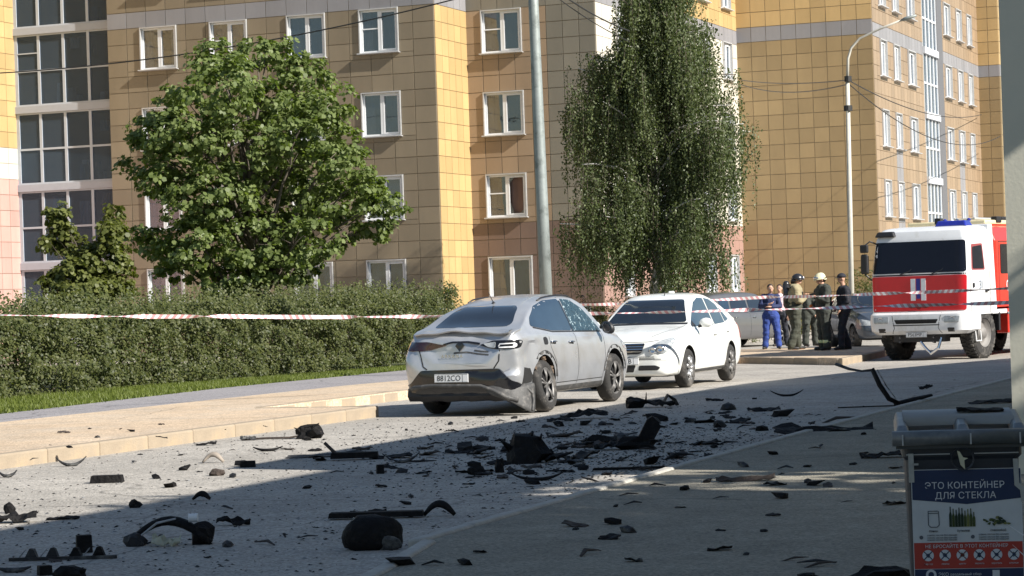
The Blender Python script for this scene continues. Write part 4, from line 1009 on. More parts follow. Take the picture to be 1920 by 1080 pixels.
    for i in range(N):
        for k in range(4): b.quad(rows[i][k], rows[i][k+1], rows[i+1][k+1], rows[i+1][k])
    b.build('spoiler_lip', M_silver, root, smooth=True, label='bent spoiler lip')
    seam(bv, [(.74, .98), (.62, .86), (.56, .66), (.50, .62)], 'rear', root, .016); seam(bv, [(-.62, .86), (-.60, .72), (-.52, .62)], 'rear', root, .016)
    for (pp_) in ([(.1, .83), (-.10, .84), (-.28, .815), (-.45, .80)], [(-.22, .86), (-.34, .845), (-.44, .84)]): seam(bv, pp_, 'rear', root, .022, 'dent_crease', M_dkp)
    t = text_mesh('ARKANA'.replace('ARKANA', 'A R K A N A'), .06, bold=.001); t.materials.append(M_chr)
    o_, d_ = AX['rear'](0.05, .80); h = bv.ray_cast(o_, d_)[0]; link('lettering', t, root, (h.x-.014, .12, .79), (R(90), 0, R(-90)))
    # black lower bumper with plate recess
    patch(bv, rounded([(.58, .61), (-.60, .62), (-.78, .46), (-.86, .43), (-.885, .36), (-.6, .30), (.6, .30), (.87, .34), (.86, .42), (.76, .44)], .03), 'rear', 'bumper_cladding', M_bkg, root, .030, .04)
    o_, d_ = AX['rear'](0, .50); h = bv.ray_cast(o_, d_)[0]
    plate(root, h.x-.050, .505, 0, '8812CO', R(-90), y=.10)
    b = MB(); pts = [(-2.22, .80, .36), (-2.30, .68, .385), (-2.33, .40, .41), (-2.335, 0, .405), (-2.33, -.35, .40), (-2.31, -.55, .33), (-2.28, -.70, .25), (-2.2, -.86, .2)]
    b.tube(pts, [.03, .045, .04, .035, .035, .04, .05, .04], 10, flat=.7); b.build('bumper_beam_trim', M_dkp, root, smooth=True)
    b = MB(); N = 20
    rows = []
    for i in range(N+1):
        y = .84-1.5*i/N; x = -2.24+.10*abs(y)**3; wv = .012*math.sin(i*1.3); rows.append([(x-.01, y, .37), (x-.035+wv, y, .27), (x+.03, y, .20+wv), (x+.25, y, .19)])
    for i in range(N):
        for k in range(3): b.quad(rows[i][k], rows[i+1][k], rows[i+1][k+1], rows[i][k+1])
    b.build('diffuser', M_bk, root, smooth=True)
    # torn corner of the bumper hanging down in front of the right rear wheel
    G = [[(-2.31, -.40, .40), (-2.28, -.62, .39), (-2.18, -.80, .40), (-2.0, -.93, .41), (-1.84, -.955, .43)], [(-2.34, -.44, .33), (-2.31, -.64, .31), (-2.21, -.83, .30), (-2.02, -.96, .28), (-1.90, -.97, .27)], [(-2.33, -.50, .28), (-2.31, -.69, .23), (-2.22, -.86, .19), (-2.04, -.97, .15), (-1.93, -.98, .14)], [(-2.28, -.60, .26), (-2.27, -.76, .19), (-2.20, -.88, .11), (-2.07, -.98, .03), (-1.97, -1.0, .02)]]
    rows = [[Vector(p) for p in r_] for r_ in G]
    me = MB(); nn_ = 5
    for r_ in rows: me.v += [tuple(p) for p in r_]
    for i in range(3):
        for k in range(4): me.f.append((i*5+k, i*5+k+1, (i+1)*5+k+1, (i+1)*5+k)); me.m.append(0)
    o = me.build('bumper_corner', M_dkp, root, smooth=True, label='torn grey bumper corner hanging to the ground'); sb = o.modifiers.new('s', 'SUBSURF'); sb.levels = sb.render_levels = 1; so_ = o.modifiers.new('t', 'SOLIDIFY'); so_.thickness = .012
    patch(bv, [(-2.02, .62), (-1.80, .60), (-1.74, .50), (-1.78, .42), (-2.1, .40)], 'right', 'bumper_gap', M_under, root, .006, .02)
    b = MB().tube([(-2.04, -.90, .36), (-1.98, -.97, .28), (-1.99, -.99, .18), (-2.05, -1.0, .06)], [.02, .03, .025, .012], 6); b.build('bracket', M_dkp, root)
    patch(bv, rounded([(-1.33, .895), (-1.20, .895), (-1.19, .97), (-1.24, 1.0), (-1.34, .99)], .03), 'right', 'fuel_filler_hole', M_bk, root, .006, .03)
    for (x, y, f, tl, cm) in ((ax_r, .80, 1, 0, 0), (ax_r, -.845, 1, 3, -9), (ax_f, .80, 1, 0, 0), (ax_f, -.80, 1, 0, 0)):
        wheel(root, x, y, rt, .22, .235, M_rimd, 5, tl, cm)
    b = MB()
    for i in range(26):
        a = R(random.uniform(20, 160)); r_ = random.uniform(.34, .40); b.box((ax_r+r_*math.cos(a), -.80+random.uniform(-.08, .08), rt+r_*math.sin(a)), (random.uniform(.03, .12), .03, random.uniform(.02, .06)), rot=Matrix.Rotation(random.uniform(0, 3), 3, 'XYZ'[i % 3]))
    b.build('torn_wheel_liner', M_rust, root, label='torn brown liner over the right rear wheel', kind='stuff')
    MB().lathe([(.03, 0), (.028, .01), (.008, .03), (.001, .035)], 10).build('antenna_base', M_bk, root, loc=(-1.05, .0, 1.46)); MB().tube([(-1.05, 0, 1.47), (-1.22, 0, 1.62)], [.008, .004], 6).build('antenna', M_bk, root)
    for s in (-1, 1):
        rp = []
        for i in range(9):
            x = -.75+1.25*i/8; h = bv.ray_cast(Vector((x, s*.545, 8)), Vector((0, 0, -1)))[0]; rp.append((x, s*.545, h.z+(.004 if i in (0, 8) else .022)))
        MB().tube(rp, .011, 8).build('roof_rail', M_bk, root, smooth=True)
    MB().box((0, 0, .30), (3.9, 1.3, .16)).build('underbody', M_under, root)
    return root
crossover()

# ---- white saloon facing the camera
def saloon():
    ax_r, ax_f, rt = -1.27, 1.43, .318
    root = thing('saloon_car', 'clean white saloon car facing the camera behind the damaged silver crossover', 'car', (-12.40, 38.38, -.01), R(-90)+R(2))
    K = [(-2.33, .36, .62, .80, .50, .34), (-2.29, .30, .80, .98, .68, .50), (-2.2, .26, .92, 1.07, .78, .62), (-2.05, .24, .96, 1.10, .81, .66), (-1.85, .22, .965, 1.155, .83, .66), (-1.45, .22, .96, 1.34, .845, .60), (-1.0, .21, .95, 1.475, .85, .56), (-.5, .21, .94, 1.535, .85, .55), (0, .21, .93, 1.52, .85, .55), (.35, .21, .925, 1.45, .85, .57), (.75, .21, .92, 1.24, .85, .63), (1.08, .21, .905, 1.035, .85, .69), (1.4, .22, .875, .99, .845, .69), (1.8, .22, .81, .93, .82, .66), (2.05, .23, .765, .87, .80, .60), (2.20, .23, .73, .82, .765, .55), (2.29, .25, .70, .775, .72, .50), (2.335, .29, .665, .73, .65, .43), (2.35, .35, .61, .66, .52, .34)]
    ob, bv = car_body(K, [(ax_r, rt+.01), (ax_f, rt+.01)], .365, M_white, root, None, track=.86, well=.25)
    patch(bv, rounded([(-.68, 1.06), (.68, 1.06), (.49, 1.43), (-.49, 1.43)], .05), 'front', 'windscreen', M_cg, root, .010, .02)
    seam(bv, [(-.76, 1.035), (0, 1.045), (.76, 1.035)], 'front', root, .03, 'wiper_cowl', M_bk)
    patch(bv, rounded([(-.6, 1.16), (.6, 1.16), (.5, 1.42), (-.5, 1.42)], .06), 'rear', 'rear_window', M_cg, root, .010, .02)
    for s in ('left', 'right'):
        patch(bv, rounded([(-.40, .985), (-.36, 1.44), (-.06, 1.445), (.28, 1.375), (.62, 1.20), (.92, 1.02), (.93, .975)], .03), s, 'front_side_window', M_cgb, root, .005, .02)
        patch(bv, rounded([(-.46, .99), (-.43, 1.44), (-.75, 1.415), (-1.05, 1.33), (-1.14, 1.25), (-1.14, 1.01)], .03), s, 'rear_side_window', M_cgb, root, .005, .02)
        patch(bv, rounded([(-1.19, 1.02), (-1.19, 1.27), (-1.34, 1.18), (-1.5, 1.06)], .025), s, 'quarter_window', M_cgb, root, .005, .02)
        seam(bv, [(-.42, .96), (-.42, .6), (-.44, .3)], s, root, .006); seam(bv, [(.94, .95), (.93, .6), (.86, .3)], s, root, .006); seam(bv, [(-1.5, 1.02), (-1.38, .86), (-.98, .62), (-.92, .42), (-.95, .3)], s, root, .006)
        patch(bv, rounded([(-.90, .215), (1.03, .215), (1.0, .285), (-.88, .285)], .02), s, 'sill_trim', M_dkp, root, .006, .02)
        handle(bv, root, s, -.25, .83, M_white, .19); handle(bv, root, s, -1.12, .86, M_white, .19)
        mirror(root, .80, (.84 if s == 'left' else -.84), .985, M_white, 1 if s == 'left' else -1, .95)
        patch(bv, rounded([(.70, .985), (.93, .985), (.80, 1.08)], .02), s, 'mirror_base', M_bk, root, .007, .02)
        sg = 1 if s == 'left' else -1
        hl = patch(bv, rounded([(sg*.40, .62), (sg*.58, .59), (sg*.70, .60), (sg*.755, .68), (sg*.76, .79), (sg*.70, .845), (sg*.60, .80), (sg*.47, .715)], .03), 'front', 'headlight', M_lamp, root, .010, .02, .035)
        for (yy, zz, r_) in ((.49, .645, .055), (.61, .665, .06)):
            o_, d_ = AX['front'](sg*yy, zz); h = bv.ray_cast(o_, d_)[0]
            if h is not None: MB().lathe([(.001, .0), (r_*.6, .006), (r_, .018), (r_*1.05, .0)], 20, 'x').build('lamp_bowl', M_chr, hl, loc=(h.x+.010, h.y, h.z), smooth=True)
        patch(bv, rounded([(-2.27, .70), (-2.05, .72), (-2.0, .98), (-2.12, 1.0)], .03), s, 'tail_light', M_red, root, .008, .02)
        patch(bv, rounded([(sg*.26, .405), (sg*.52, .405), (sg*.60, .37), (sg*.56, .325), (sg*.24, .325)], .02), 'front', 'fog_recess', M_bk, root, .006, .02, .04)
        wheel(root, ax_f, sg*.745, rt, .2, .205, M_rim, 7, 0, 0, 'one'); wheel(root, ax_r, sg*.745, rt, .2, .205, M_rimd, 7, 0, 0, 'one')
        patch(bv, [(1.20, .70), (1.245, .70), (1.245, .72), (1.20, .72)], s, 'side_indicator', M_lamp, root, .008, .02)
    gr = patch(bv, rounded([(-.36, .755), (.36, .755), (.30, .60), (.24, .585), (-.24, .585), (-.30, .60)], .03), 'front', 'grille', M_bk, root, .010, .02)
    for zz in (.625, .665, .705, .745): seam(bv, [(-.33, zz), (0, zz), (.33, zz)], 'front', gr, .013, 'grille_bar', M_chr)
    for o in gr.children: o.location.x = .012
    patch(bv, rounded([(-.20, .41), (.20, .41), (.16, .30), (-.16, .30)], .02), 'front', 'lower_grille', M_bk, root, .006, .02)
    o_, d_ = AX['front'](0, .47); h = bv.ray_cast(o_, d_)[0]; plate(root, h.x+.02, .475, 0, 'K514XB', R(90))
    seam(bv, [(-.66, .81), (-.40, .775), (.40, .775), (.66, .81)], 'front', root, .008)
    for s in (-1, 1): seam(bv, [(1.1, s*.70), (1.5, s*.64), (1.9, s*.50), (2.12, s*.40)], 'top', root, .008)
    seam(bv, [(-.62, .50), (0, .52), (.62, .50)], 'front', root, .006)
    MB().box((0, 0, 0), (.05, .10, .05)).build('roof_fin', M_white, root, loc=(-.6, .0, 1.545), bevel=.015); MB().tube([(.2, .1, 1.49), (.16, .1, 1.56)], [.009, .004], 6).build('antenna', M_bk, root)
    MB().box((0, 0, .28), (4.0, 1.25, .14)).build('underbody', M_under, root)
    # seats and steering wheel seen darkly
    return root
saloon()

# ---- two half-hidden cars beyond
def small_car(name, label, loc, rz, m, K, lamps='rear', axles=(-1.3, 1.3)):
    root = thing(name, label, 'car', loc, rz); ob, bv = car_body(K, [(axles[0], .32), (axles[1], .32)], .37, m, root, None, track=.87, n=60)
    tl = K[0][0]
    for s in ('left', 'right'):
        sg = 1 if s == 'left' else -1
        patch(bv, rounded([(-.35, 1.02), (-.32, 1.45), (.35, 1.42), (.85, 1.10), (.9, 1.03)], .03), s, 'front_side_window', M_cg, root); patch(bv, rounded([(-.42, 1.02), (-.42, 1.46), (-1.15, 1.46), (-1.25, 1.05)], .03), s, 'rear_side_window', M_cg, root)
        patch(bv, rounded([(-1.32, 1.08), (-1.25, 1.44), (-1.7, 1.40), (-1.8, 1.10)], .03), s, 'quarter_window', M_cgb, root)
        seam(bv, [(-.38, 1.0), (-.4, .35)], s, root); seam(bv, [(.92, 1.0), (.86, .35)], s, root); handle(bv, root, s, -.2, .88, M_chr); handle(bv, root, s, -1.1, .9, M_chr)
        mirror(root, .8, sg*.86, 1.05, m, sg)
        patch(bv, rounded([(sg*.80, .75), (sg*.70, .75), (sg*.66, 1.35), (sg*.72, 1.38), (sg*.80, 1.05)], .02), 'rear', 'tail_light', M_red, root, .01, .03, .04)
        patch(bv, rounded([(sg*.45, .62), (sg*.78, .62), (sg*.76, .80), (sg*.5, .74)], .03), 'front', 'headlight', M_lamp, root, .01, .02)
        for ax in axles: wheel(root, ax, sg*.76, .315, .2, .21, M_rimd, 6, 0, 0, 'one')
    patch(bv, rounded([(-.6, 1.05), (.6, 1.05), (.55, 1.42), (-.55, 1.42)], .05), 'rear', 'rear_window', M_cg, root); patch(bv, rounded([(-.7, 1.05), (.7, 1.05), (.55, 1.42), (-.55, 1.42)], .05), 'front', 'windscreen', M_cg, root)
    plate(root, tl-.02, .55, 0, 'T287CH', R(-90)); MB().box((0, 0, .3), (3.6, 1.2, .14)).build('underbody', M_under, root); return root
KM = [(-2.2, .36, .7, .9, .6, .5), (-2.17, .3, .95, 1.30, .80, .58), (-2.12, .28, 1.0, 1.50, .86, .60), (-1.95, .26, 1.02, 1.58, .88, .60), (-1.2, .24, 1.02, 1.63, .89, .60), (-.4, .24, 1.0, 1.64, .89, .60), (.2, .24, .99, 1.60, .89, .60), (.6, .24, .98, 1.42, .89, .64), (1.05, .24, .96, 1.10, .88, .70), (1.6, .25, .88, 1.0, .86, .66), (2.0, .28, .74, .86, .74, .5), (2.15, .36, .6, .66, .5, .3)]
p = at(1392, 652, 0); small_car('parked_car', 'silver estate car with red tail lamp, half hidden behind the white saloon', (p.x-.5, p.y+1.0, gz(p.y)), R(70), M_mpv, KM)
KH = [(-1.95, .36, .7, .85, .6, .5), (-1.9, .3, .92, 1.15, .80, .60), (-1.75, .26, .98, 1.38, .84, .58), (-1.2, .24, .98, 1.47, .86, .57), (-.4, .24, .96, 1.49, .86, .57), (.1, .24, .95, 1.44, .86, .58), (.55, .24, .94, 1.25, .86, .64), (.95, .24, .92, 1.05, .86, .69), (1.5, .25, .85, .97, .84, .66), (1.85, .28, .7, .82, .72, .5), (1.98, .36, .58, .64, .5, .3)]
p = at(1625, 652, 0); small_car('parked_car', 'dark blue grey hatchback standing between the fire truck and the capped officer', (p.x, p.y+.6, gz(p.y)), R(-62), M_navy, KH, axles=(-1.2, 1.25))
p = at(1125, 640, 0); small_car('parked_car', 'dark blue car parked far behind, seen in the gap between the two near cars', (p.x, p.y+4, gz(p.y)), R(160), M_navy, KH, axles=(-1.2, 1.25))
# ---------------------------------------------------------------- fire truck
M_fred = mat('fire_red_paint', (.60, .008, .016), .38, var=.06, coat=.25)
M_ford = mat('sunlit_orange_red_paint', (.62, .035, .02), .3, var=.05, coat=.6)  # fire red with the sunlit side's orange put into the colour
M_fwh = mat('truck_white_paint', (.72, .73, .74), .35, var=.06, scale=3, coat=.4, col2=(.55, .54, .50), c2scale=2, c2lo=.55, c2hi=.75)
M_fwl = mat('white_stripe', (.78, .78, .80), .4)
M_blue = mat('blue_stripe', (.02, .03, .25), .4)
M_beac = mat('blue_beacon', (.02, .03, .30), .12, var=.2, coat=1.)
M_cream = mat('cream_paint', (.72, .62, .38), .4)
M_tg = mat('dark_cab_glass', (.008, .009, .016), .12, var=.1, spec=.35)
def rrect(hx0, hx1, hy, r, k=5):
    """rounded outline: front (hx1) corners rounded by r"""
    pts = []
    for (cx, cy, a0) in ((hx1-r, hy-r, 0), (hx0+.03, hy-.03, 90), (hx0+.03, -hy+.03, 180), (hx1-r, -hy+r, 270)):
        rr_ = r if a0 in (0, 270) else .03
        for q in range(k+1): a = R(a0+90*q/k); pts.append((cx+rr_*math.cos(a), cy+rr_*math.sin(a)))
    return pts
def zloft(levels, k=6):
    V = []; n = None
    for (z, x0, x1, hy, r) in levels:
        ps = rrect(x0, x1, hy, r, k); n = len(ps); V += [(x, y, z) for x, y in ps]
    F = [(i*n+j, i*n+(j+1) % n, (i+1)*n+(j+1) % n, (i+1)*n+j) for i in range(len(levels)-1) for j in range(n)]
    F += [tuple(range(n))[::-1], tuple(range((len(levels)-1)*n, len(levels)*n))]
    return MB().add(V, F)
def bvh_of(me): return BVHTree.FromPolygons([v.co.copy() for v in me.vertices], [tuple(p.vertices) for p in me.polygons])
def truck():
    pr = at(1838, 672, 0); fx = 2.95
    th = R(-90)+R(-11.5); h = Vector((math.cos(th), math.sin(th), 0)); lft = Vector((-h.y, h.x, 0))
    # the tyre nearest the camera is the left front one
    org = Vector((pr.x, pr.y, 0))-h*fx-lft*1.0; org.z = gz(org.y)
    root = thing('fire_truck', 'red and white fire engine with blue beacons, double white stripe and mirror arms, facing camera', 'fire truck', org, th)
    S = 0.965
    root.scale = (S, .93, .995)
    # cab shell
    cabm = zloft([(.98, 2.58, 3.98, 1.22, .16), (1.10, 2.55, 4.02, 1.24, .18), (1.85, 2.55, 4.0, 1.24, .18), (1.92, 2.55, 3.99, 1.235, .18), (2.62, 2.55, 3.84, 1.18, .16), (2.69, 2.55, 3.82, 1.17, .17), (2.84, 2.55, 3.74, 1.14, .2), (2.91, 2.55, 3.60, 1.08, .2), (2.94, 2.58, 3.4, .98, .2)])
    cb = cabm.build('cab', M_fwh, root, smooth=True); cb.data.set_sharp_from_angle(angle=R(30)); bv = bvh_of(cb.data)
    patch(bv, rounded([(-1.17, 1.09), (1.17, 1.09), (1.19, 1.86), (-1.19, 1.86)], .05), 'front', 'front_panel', M_fred, root, .012, .02, .1)
    patch(bv, rounded([(-1.18, 1.925), (1.18, 1.925), (1.12, 2.62), (-1.12, 2.62)], .06), 'front', 'windscreen', M_tg, root, .010, .02, .1)
    for s in (-1, 1):
        patch(bv, [(s*.07, 1.32), (s*.19, 1.32), (s*.19, 1.80), (s*.07, 1.80)], 'front', 'white_stripe', M_fwl, root, .018, .01, .1)
    patch(bv, [(-.05, 1.36), (.05, 1.36), (.05, 1.80), (-.05, 1.80)], 'front', 'blue_stripe', M_blue, root, .018, .01, .1)
    seam(bv, [(-1.17, 1.24), (0, 1.25), (1.17, 1.24)], 'front', root, .02, 'panel_gap'); seam(bv, [(-1.18, 1.885), (0, 1.885), (1.18, 1.885)], 'front', root, .03, 'cowl_gap')
    seam(bv, [(-1.1, 1.06), (1.1, 1.06)], 'front', root, .03, 'panel_gap')
    # emblem: a winged badge, as plain dark relief
    e = MB(); e.lathe([(.001, .03), (.05, .026), (.06, .0)], 16, 'x')
    for s in (-1, 1): e.add([(0.0, s*.05, -.02), (.02, s*.05, .03), (.015, s*.28, .035), (0, s*.30, .01), (.01, s*.18, -.03)], [(0, 1, 2, 3, 4)])
    o_, d_ = AX['front'](0, 1.18); hh = bv.ray_cast(o_, d_)[0]; e.build('emblem', mat('dark_red_badge', (.18, .02, .02), .3, metal=.5), root, loc=(hh.x+.015, 0, 1.18))
    for s in (-.45, .35): 
        w = MB().tube([(4.03, s, 1.90), (3.99, s+.22, 1.97), (3.93, s+.40, 2.12)], [.012, .01, .006], 6); w.build('wiper', M_bk, root)
    # doors
    for s, sd in ((1, 'left'), (-1, 'right')):
        patch(bv, rounded([(3.70, 1.98), (3.62, 2.46), (3.06, 2.50), (3.04, 1.98)], .05), sd, 'door_window', M_tg, root, .008, .02)
        patch(bv, rounded([(3.78, 1.95), (3.66, 2.52), (3.00, 2.54), (2.98, 1.95)], .05), sd, 'window_frame', mat('window_rubber', (.25, .05, .05), .7), root, .003, .01)
        seam(bv, [(3.86, 1.0), (3.86, 1.9)], sd, root, .014); seam(bv, [(2.72, 1.0), (2.72, 2.6)], sd, root, .016); seam(bv, [(2.75, 1.35), (3.84, 1.35)], sd, root, .02, 'trim_line', M_fwl)
        MB().box((2.95, s*1.265, 1.50), (.16, .04, .05)).build('door_handle', M_bk, root)
        MB().box((3.72, s*1.25, 1.62), (.07, .05, .10)).build('step_handle', M_bk, root, bevel=.01)
    t = text_mesh('31', .26, bold=.0008); t.materials.append(mat('grey_lettering', (.16, .2, .26), .5)); link('lettering', t, root, (3.25, 1.262, 1.62), (R(90), 0, R(180)))
    # roof cap, visor lamps, hatch, beacon bar
    vis = MB().box((3.72, -.88, 2.80), (.34, .52, .12), top=.75).build('roof_lamp', M_bk, root, bevel=.03)
    b = MB().box((0, 0, 0), (.42, .80, .13), top=.72, topy=.86).build('beacon_bar', M_beac, root, loc=(3.25, .60, 2.99), bevel=.03)
    MB().box((0, 0, -.085), (.46, .84, .04)).build('beacon_base', M_fwh, b)
    for y in (.40, .70, 1.0): MB().sphere((0, 0, 0), (.05, .05, .045), 10).build('beacon_cap', M_beac if y != .7 else M_chr, root, loc=(3.05, y-.1, 3.06))
    MB().box((0, 0, 0), (.16, .16, .14)).build('roof_spotlight', M_bk, root, loc=(2.95, .10, 3.06), bevel=.02)
    # bumper
    bp = zloft([(.58, 3.7, 4.12, 1.12, .22), (.66, 3.3, 4.20, 1.22, .24), (.86, 3.3, 4.22, 1.245, .24), (1.02, 3.3, 4.19, 1.24, .24), (1.07, 3.4, 4.12, 1.20, .22)]).build('bumper', M_fwh, root, smooth=True); bp.data.set_sharp_from_angle(angle=R(35)); b2 = bvh_of(bp.data)
    patch(b2, rounded([(-.50, .82), (.50, .82), (.55, .91), (-.55, .91)], .02), 'front', 'air_slot', M_under, root, .006, .02)
    seam(b2, [(-.62, 1.05), (-.55, .72), (-.62, .60)], 'front', root, .012); seam(b2, [(.62, 1.05), (.55, .72), (.62, .60)], 'front', root, .012); seam(b2, [(-.58, .785), (.58, .785)], 'front', root, .02)
    for s in (-1, 1):
        hl = patch(b2, rounded([(s*.70, .83), (s*1.06, .83), (s*1.08, .97), (s*.70, .98)], .03), 'front', 'headlight', M_lamp, root, .010, .02, .06)
        MB().lathe([(.001, .0), (.04, .004), (.06, .016), (.065, .0)], 18, 'x').build('lamp_bowl', M_chr, hl, loc=(4.205, s*.90, .905))
        MB().lathe([(.001, .0), (.03, .004), (.045, .014), (.05, .0)], 18, 'x').build('lamp_bowl', M_chr, hl, loc=(4.20, s*.80, .905))
        patch(b2, rounded([(s*.78, .63), (s*.95, .63), (s*.95, .72), (s*.78, .72)], .015), 'front', 'fog_lamp', M_bk, root, .008, .02)
    plate(root, 4.215, .575, 0, 'P563MP', R(90)); 
    MB().box((3.9, 0, .52), (.30, 1.3, .22)).build('cross_member', M_bk, root, bevel=.02)
    for s in (-1, 1):
        MB().tube([(4.1, s*.42, .55), (4.25, s*.42, .50), (4.25, s*.42, .42), (4.1, s*.42, .40)], .02, 6).build('tow_hook', M_bk, root)
        st = MB().tube([(3.45, s*1.14, .62), (3.45, s*1.16, .40), (3.15, s*1.16, .40), (3.15, s*1.14, .62)], .018, 6).build('step', M_fwh, root)
    # mirrors: right hand side on its arm (left in the picture), left hand side
    for s, y in ((-1, -1.34),):
        m_ = MB().box((0, 0, 0), (.10, .20, .44), top=.9).build('mirror', M_bk, root, loc=(4.03, y, 2.16), bevel=.04); MB().box((0, 0, .34), (.10, .20, .18)).build('lower_mirror', M_bk, m_, bevel=.03)
        MB().tube([(0, 0, -.22), (-.10, -s*.12, -.36), (-.2, -s*.22, -.36)], .018, 6).build('mirror_arm', M_bk, m_); MB().tube([(0, 0, .40), (-.10, -s*.10, .50), (-.28, -s*.25, .42)], .018, 6).build('mirror_arm', M_bk, m_)
        MB().box((-.052, 0, 0), (.004, .17, .36)).build('mirror_glass', M_cg, m_)
    # crew cab and body
    crew = zloft([(1.12, .35, 2.29, 1.23, .05), (2.60, .35, 2.29, 1.23, .05), (2.90, .35, 2.29, 1.08, .1), (3.0, .5, 2.25, .9, .1)], 3).build('crew_cab', M_ford, root); cv = bvh_of(crew.data)
    MB().box((2.42, 0, 2.02), (.26, 2.46, 1.9), topy=.95).build('white_pillar', M_fwh, root, bevel=.03)
    MB().box((1.45, 0, 3.02), (1.7, 2.0, .10)).build('roof_panel', M_cream, root, bevel=.03)
    for sd in ('left', 'right'):
        patch(cv, rounded([(1.05, 1.86), (2.02, 1.86), (2.02, 2.52), (1.05, 2.52)], .05), sd, 'crew_window', M_tg, root, .01, .02); seam(cv, [(.42, 1.15), (.42, 2.58), (2.12, 2.58), (2.12, 1.15)], sd, root, .02)
    t = text_mesh('01', .34, bold=.0008); t.materials.append(M_fwl); link('lettering', t, root, (1.55, 1.242, 1.58), (R(90), 0, R(180)))
    body = zloft([(.62, -4.3, .28, 1.24, .04), (2.85, -4.3, .28, 1.24, .04), (2.95, -4.25, .25, 1.2, .04)], 3).build('equipment_body', M_fred, root); bb = bvh_of(body.data)
    for s, sd in ((1, 'left'), (-1, 'right')):
        for x0 in (-4.1, -2.65, -1.2): patch(bb, [(x0, 1.2), (x0+1.3, 1.2), (x0+1.3, 2.6), (x0, 2.6)], sd, 'roller_shutter', M_flash, root, .01, .02, .3)
        MB().box((1.0, s*1.1, .80), (1.4, .30, .55)).build('side_locker', M_ford, root, bevel=.02)
        MB().box((1.0, s*1.26, .98), (1.4, .02, .05)).build('side_rail', M_fwl, root)
        MB().box((2.2, s*1.12, 1.02), (.9, .28, .10)).build('mudguard', M_fwh, root, bevel=.02); MB().box((2.25, s*1.12, .80), (.10, .28, .40)).build('mudguard_flap', M_bk, root)
    ld = MB()
    for s in (-.25, .25): ld.tube([(1.9, .3+s, 3.12), (-3.9, .3+s, 3.12)], .025, 6)
    for i in range(16): ld.tube([(1.8-i*.36, .05, 3.12), (1.8-i*.36, .55, 3.12)], .014, 5)
    ld.build('ladder', M_flash, root)
    for i in range(6): MB().box((1.5-i*.5, .95-.1*(i % 2), 3.08), (.3, .16+.05*(i % 3), .14)).build('roof_equipment', M_bk, root, bevel=.02)
    # wheels and running gear
    MB().box((-.3, 0, .75), (7.6, .9, .22)).build('chassis', M_under, root)
    for x in (2.95, -1.5, -2.85):
        MB().tube([(x, -1.0, .56), (x, 1.0, .56)], .09, 8).build('axle', M_under, root)
        for s in (-1, 1):
            r, wd = .56, .36; b = MB(); h_ = wd/2
            b.lathe([(.30, -h_*.8), (.33, -h_), (.50, -h_), (.545, -h_*.8), (r, -h_*.6), (r, h_*.6), (.545, h_*.8), (.50, h_), (.33, h_), (.30, h_*.8), (.29, 0)], 40, 'y')
            for i in range(36):
                a = 2*math.pi*i/36
                for q in (-1, 1): b.box((math.cos(a+.05*q)*(r+.006), q*wd*.22, math.sin(a+.05*q)*(r+.006)), (.03, wd*.34, .05), rot=Matrix.Rotation(-a, 3, 'Y'))
            w = b.build('wheel', M_tyre, root, smooth=False, loc=(x, s*1.0, r), rot=(0, 0, R(-6) if x > 0 else 0))
            q = MB(); yo = s*h_; q.lathe([(.001, yo*.9), (.12, yo*.9), (.13, yo*.5), (.27, yo*.35), (.30, yo*.9), (.31, yo*.95)], 28, 'y'); q.build('rim', mat('dull_red_rim', (.20, .19, .18), .6), w, smooth=True)
    # hose couplings hanging under the bumper
    MB().tube([(4.05, .55, .50), (4.12, .50, .28), (4.1, .30, .16), (4.1, .15, .30), (4.1, .05, .42)], .035, 8).build('tow_chain', M_chr, root)
    return root
truck()
# ---------------------------------------------------------------- people
M_skin = mat('skin', (.50, .29, .20), .55, var=.06, scale=10)
M_hair = mat('dark_hair', (.03, .02, .015), .6, var=.3, scale=40)
def capsules(b, chains, n=10):
    for pts, rs in chains:
        b.tube(pts, rs, n)
        for p, r in ((pts[0], rs[0]), (pts[-1], rs[-1])): b.sphere(p, r, n)
def fused(name, chains, m, parent, vox=.012, blobs=(), wrinkle=0., seed=0):
    """one continuous surface grown round the given limbs"""
    b = MB(); capsules(b, chains)
    for (c, r) in blobs: b.sphere(c, r, 14)
    o = b.build(name, m); rm = o.modifiers.new('r', 'REMESH'); rm.mode = 'VOXEL'; rm.voxel_size = vox
    sm = o.modifiers.new('s', 'SMOOTH'); sm.iterations = 3; sm.factor = .5
    me = evaluated(o); me.name = name
    if wrinkle:
        n = len(me.vertices); co = np.empty(n*3, dtype=np.float32); me.vertices.foreach_get('co', co); co = co.reshape(-1, 3); no = np.empty(n*3, dtype=np.float32); me.vertices.foreach_get('normal', no); no = no.reshape(-1, 3)
        d = np.array([noise.noise(Vector((p[0]*7, p[1]*7, p[2]*11+seed)))+.5*noise.noise(Vector((p[0]*16, p[1]*16, p[2]*22+seed))) for p in co])*wrinkle; co = co+no*d[:, None]; me.vertices.foreach_set('co', co.ravel()); me.update()
    me.polygons.foreach_set('use_smooth', [True]*len(me.polygons)); return link(name, me, parent)
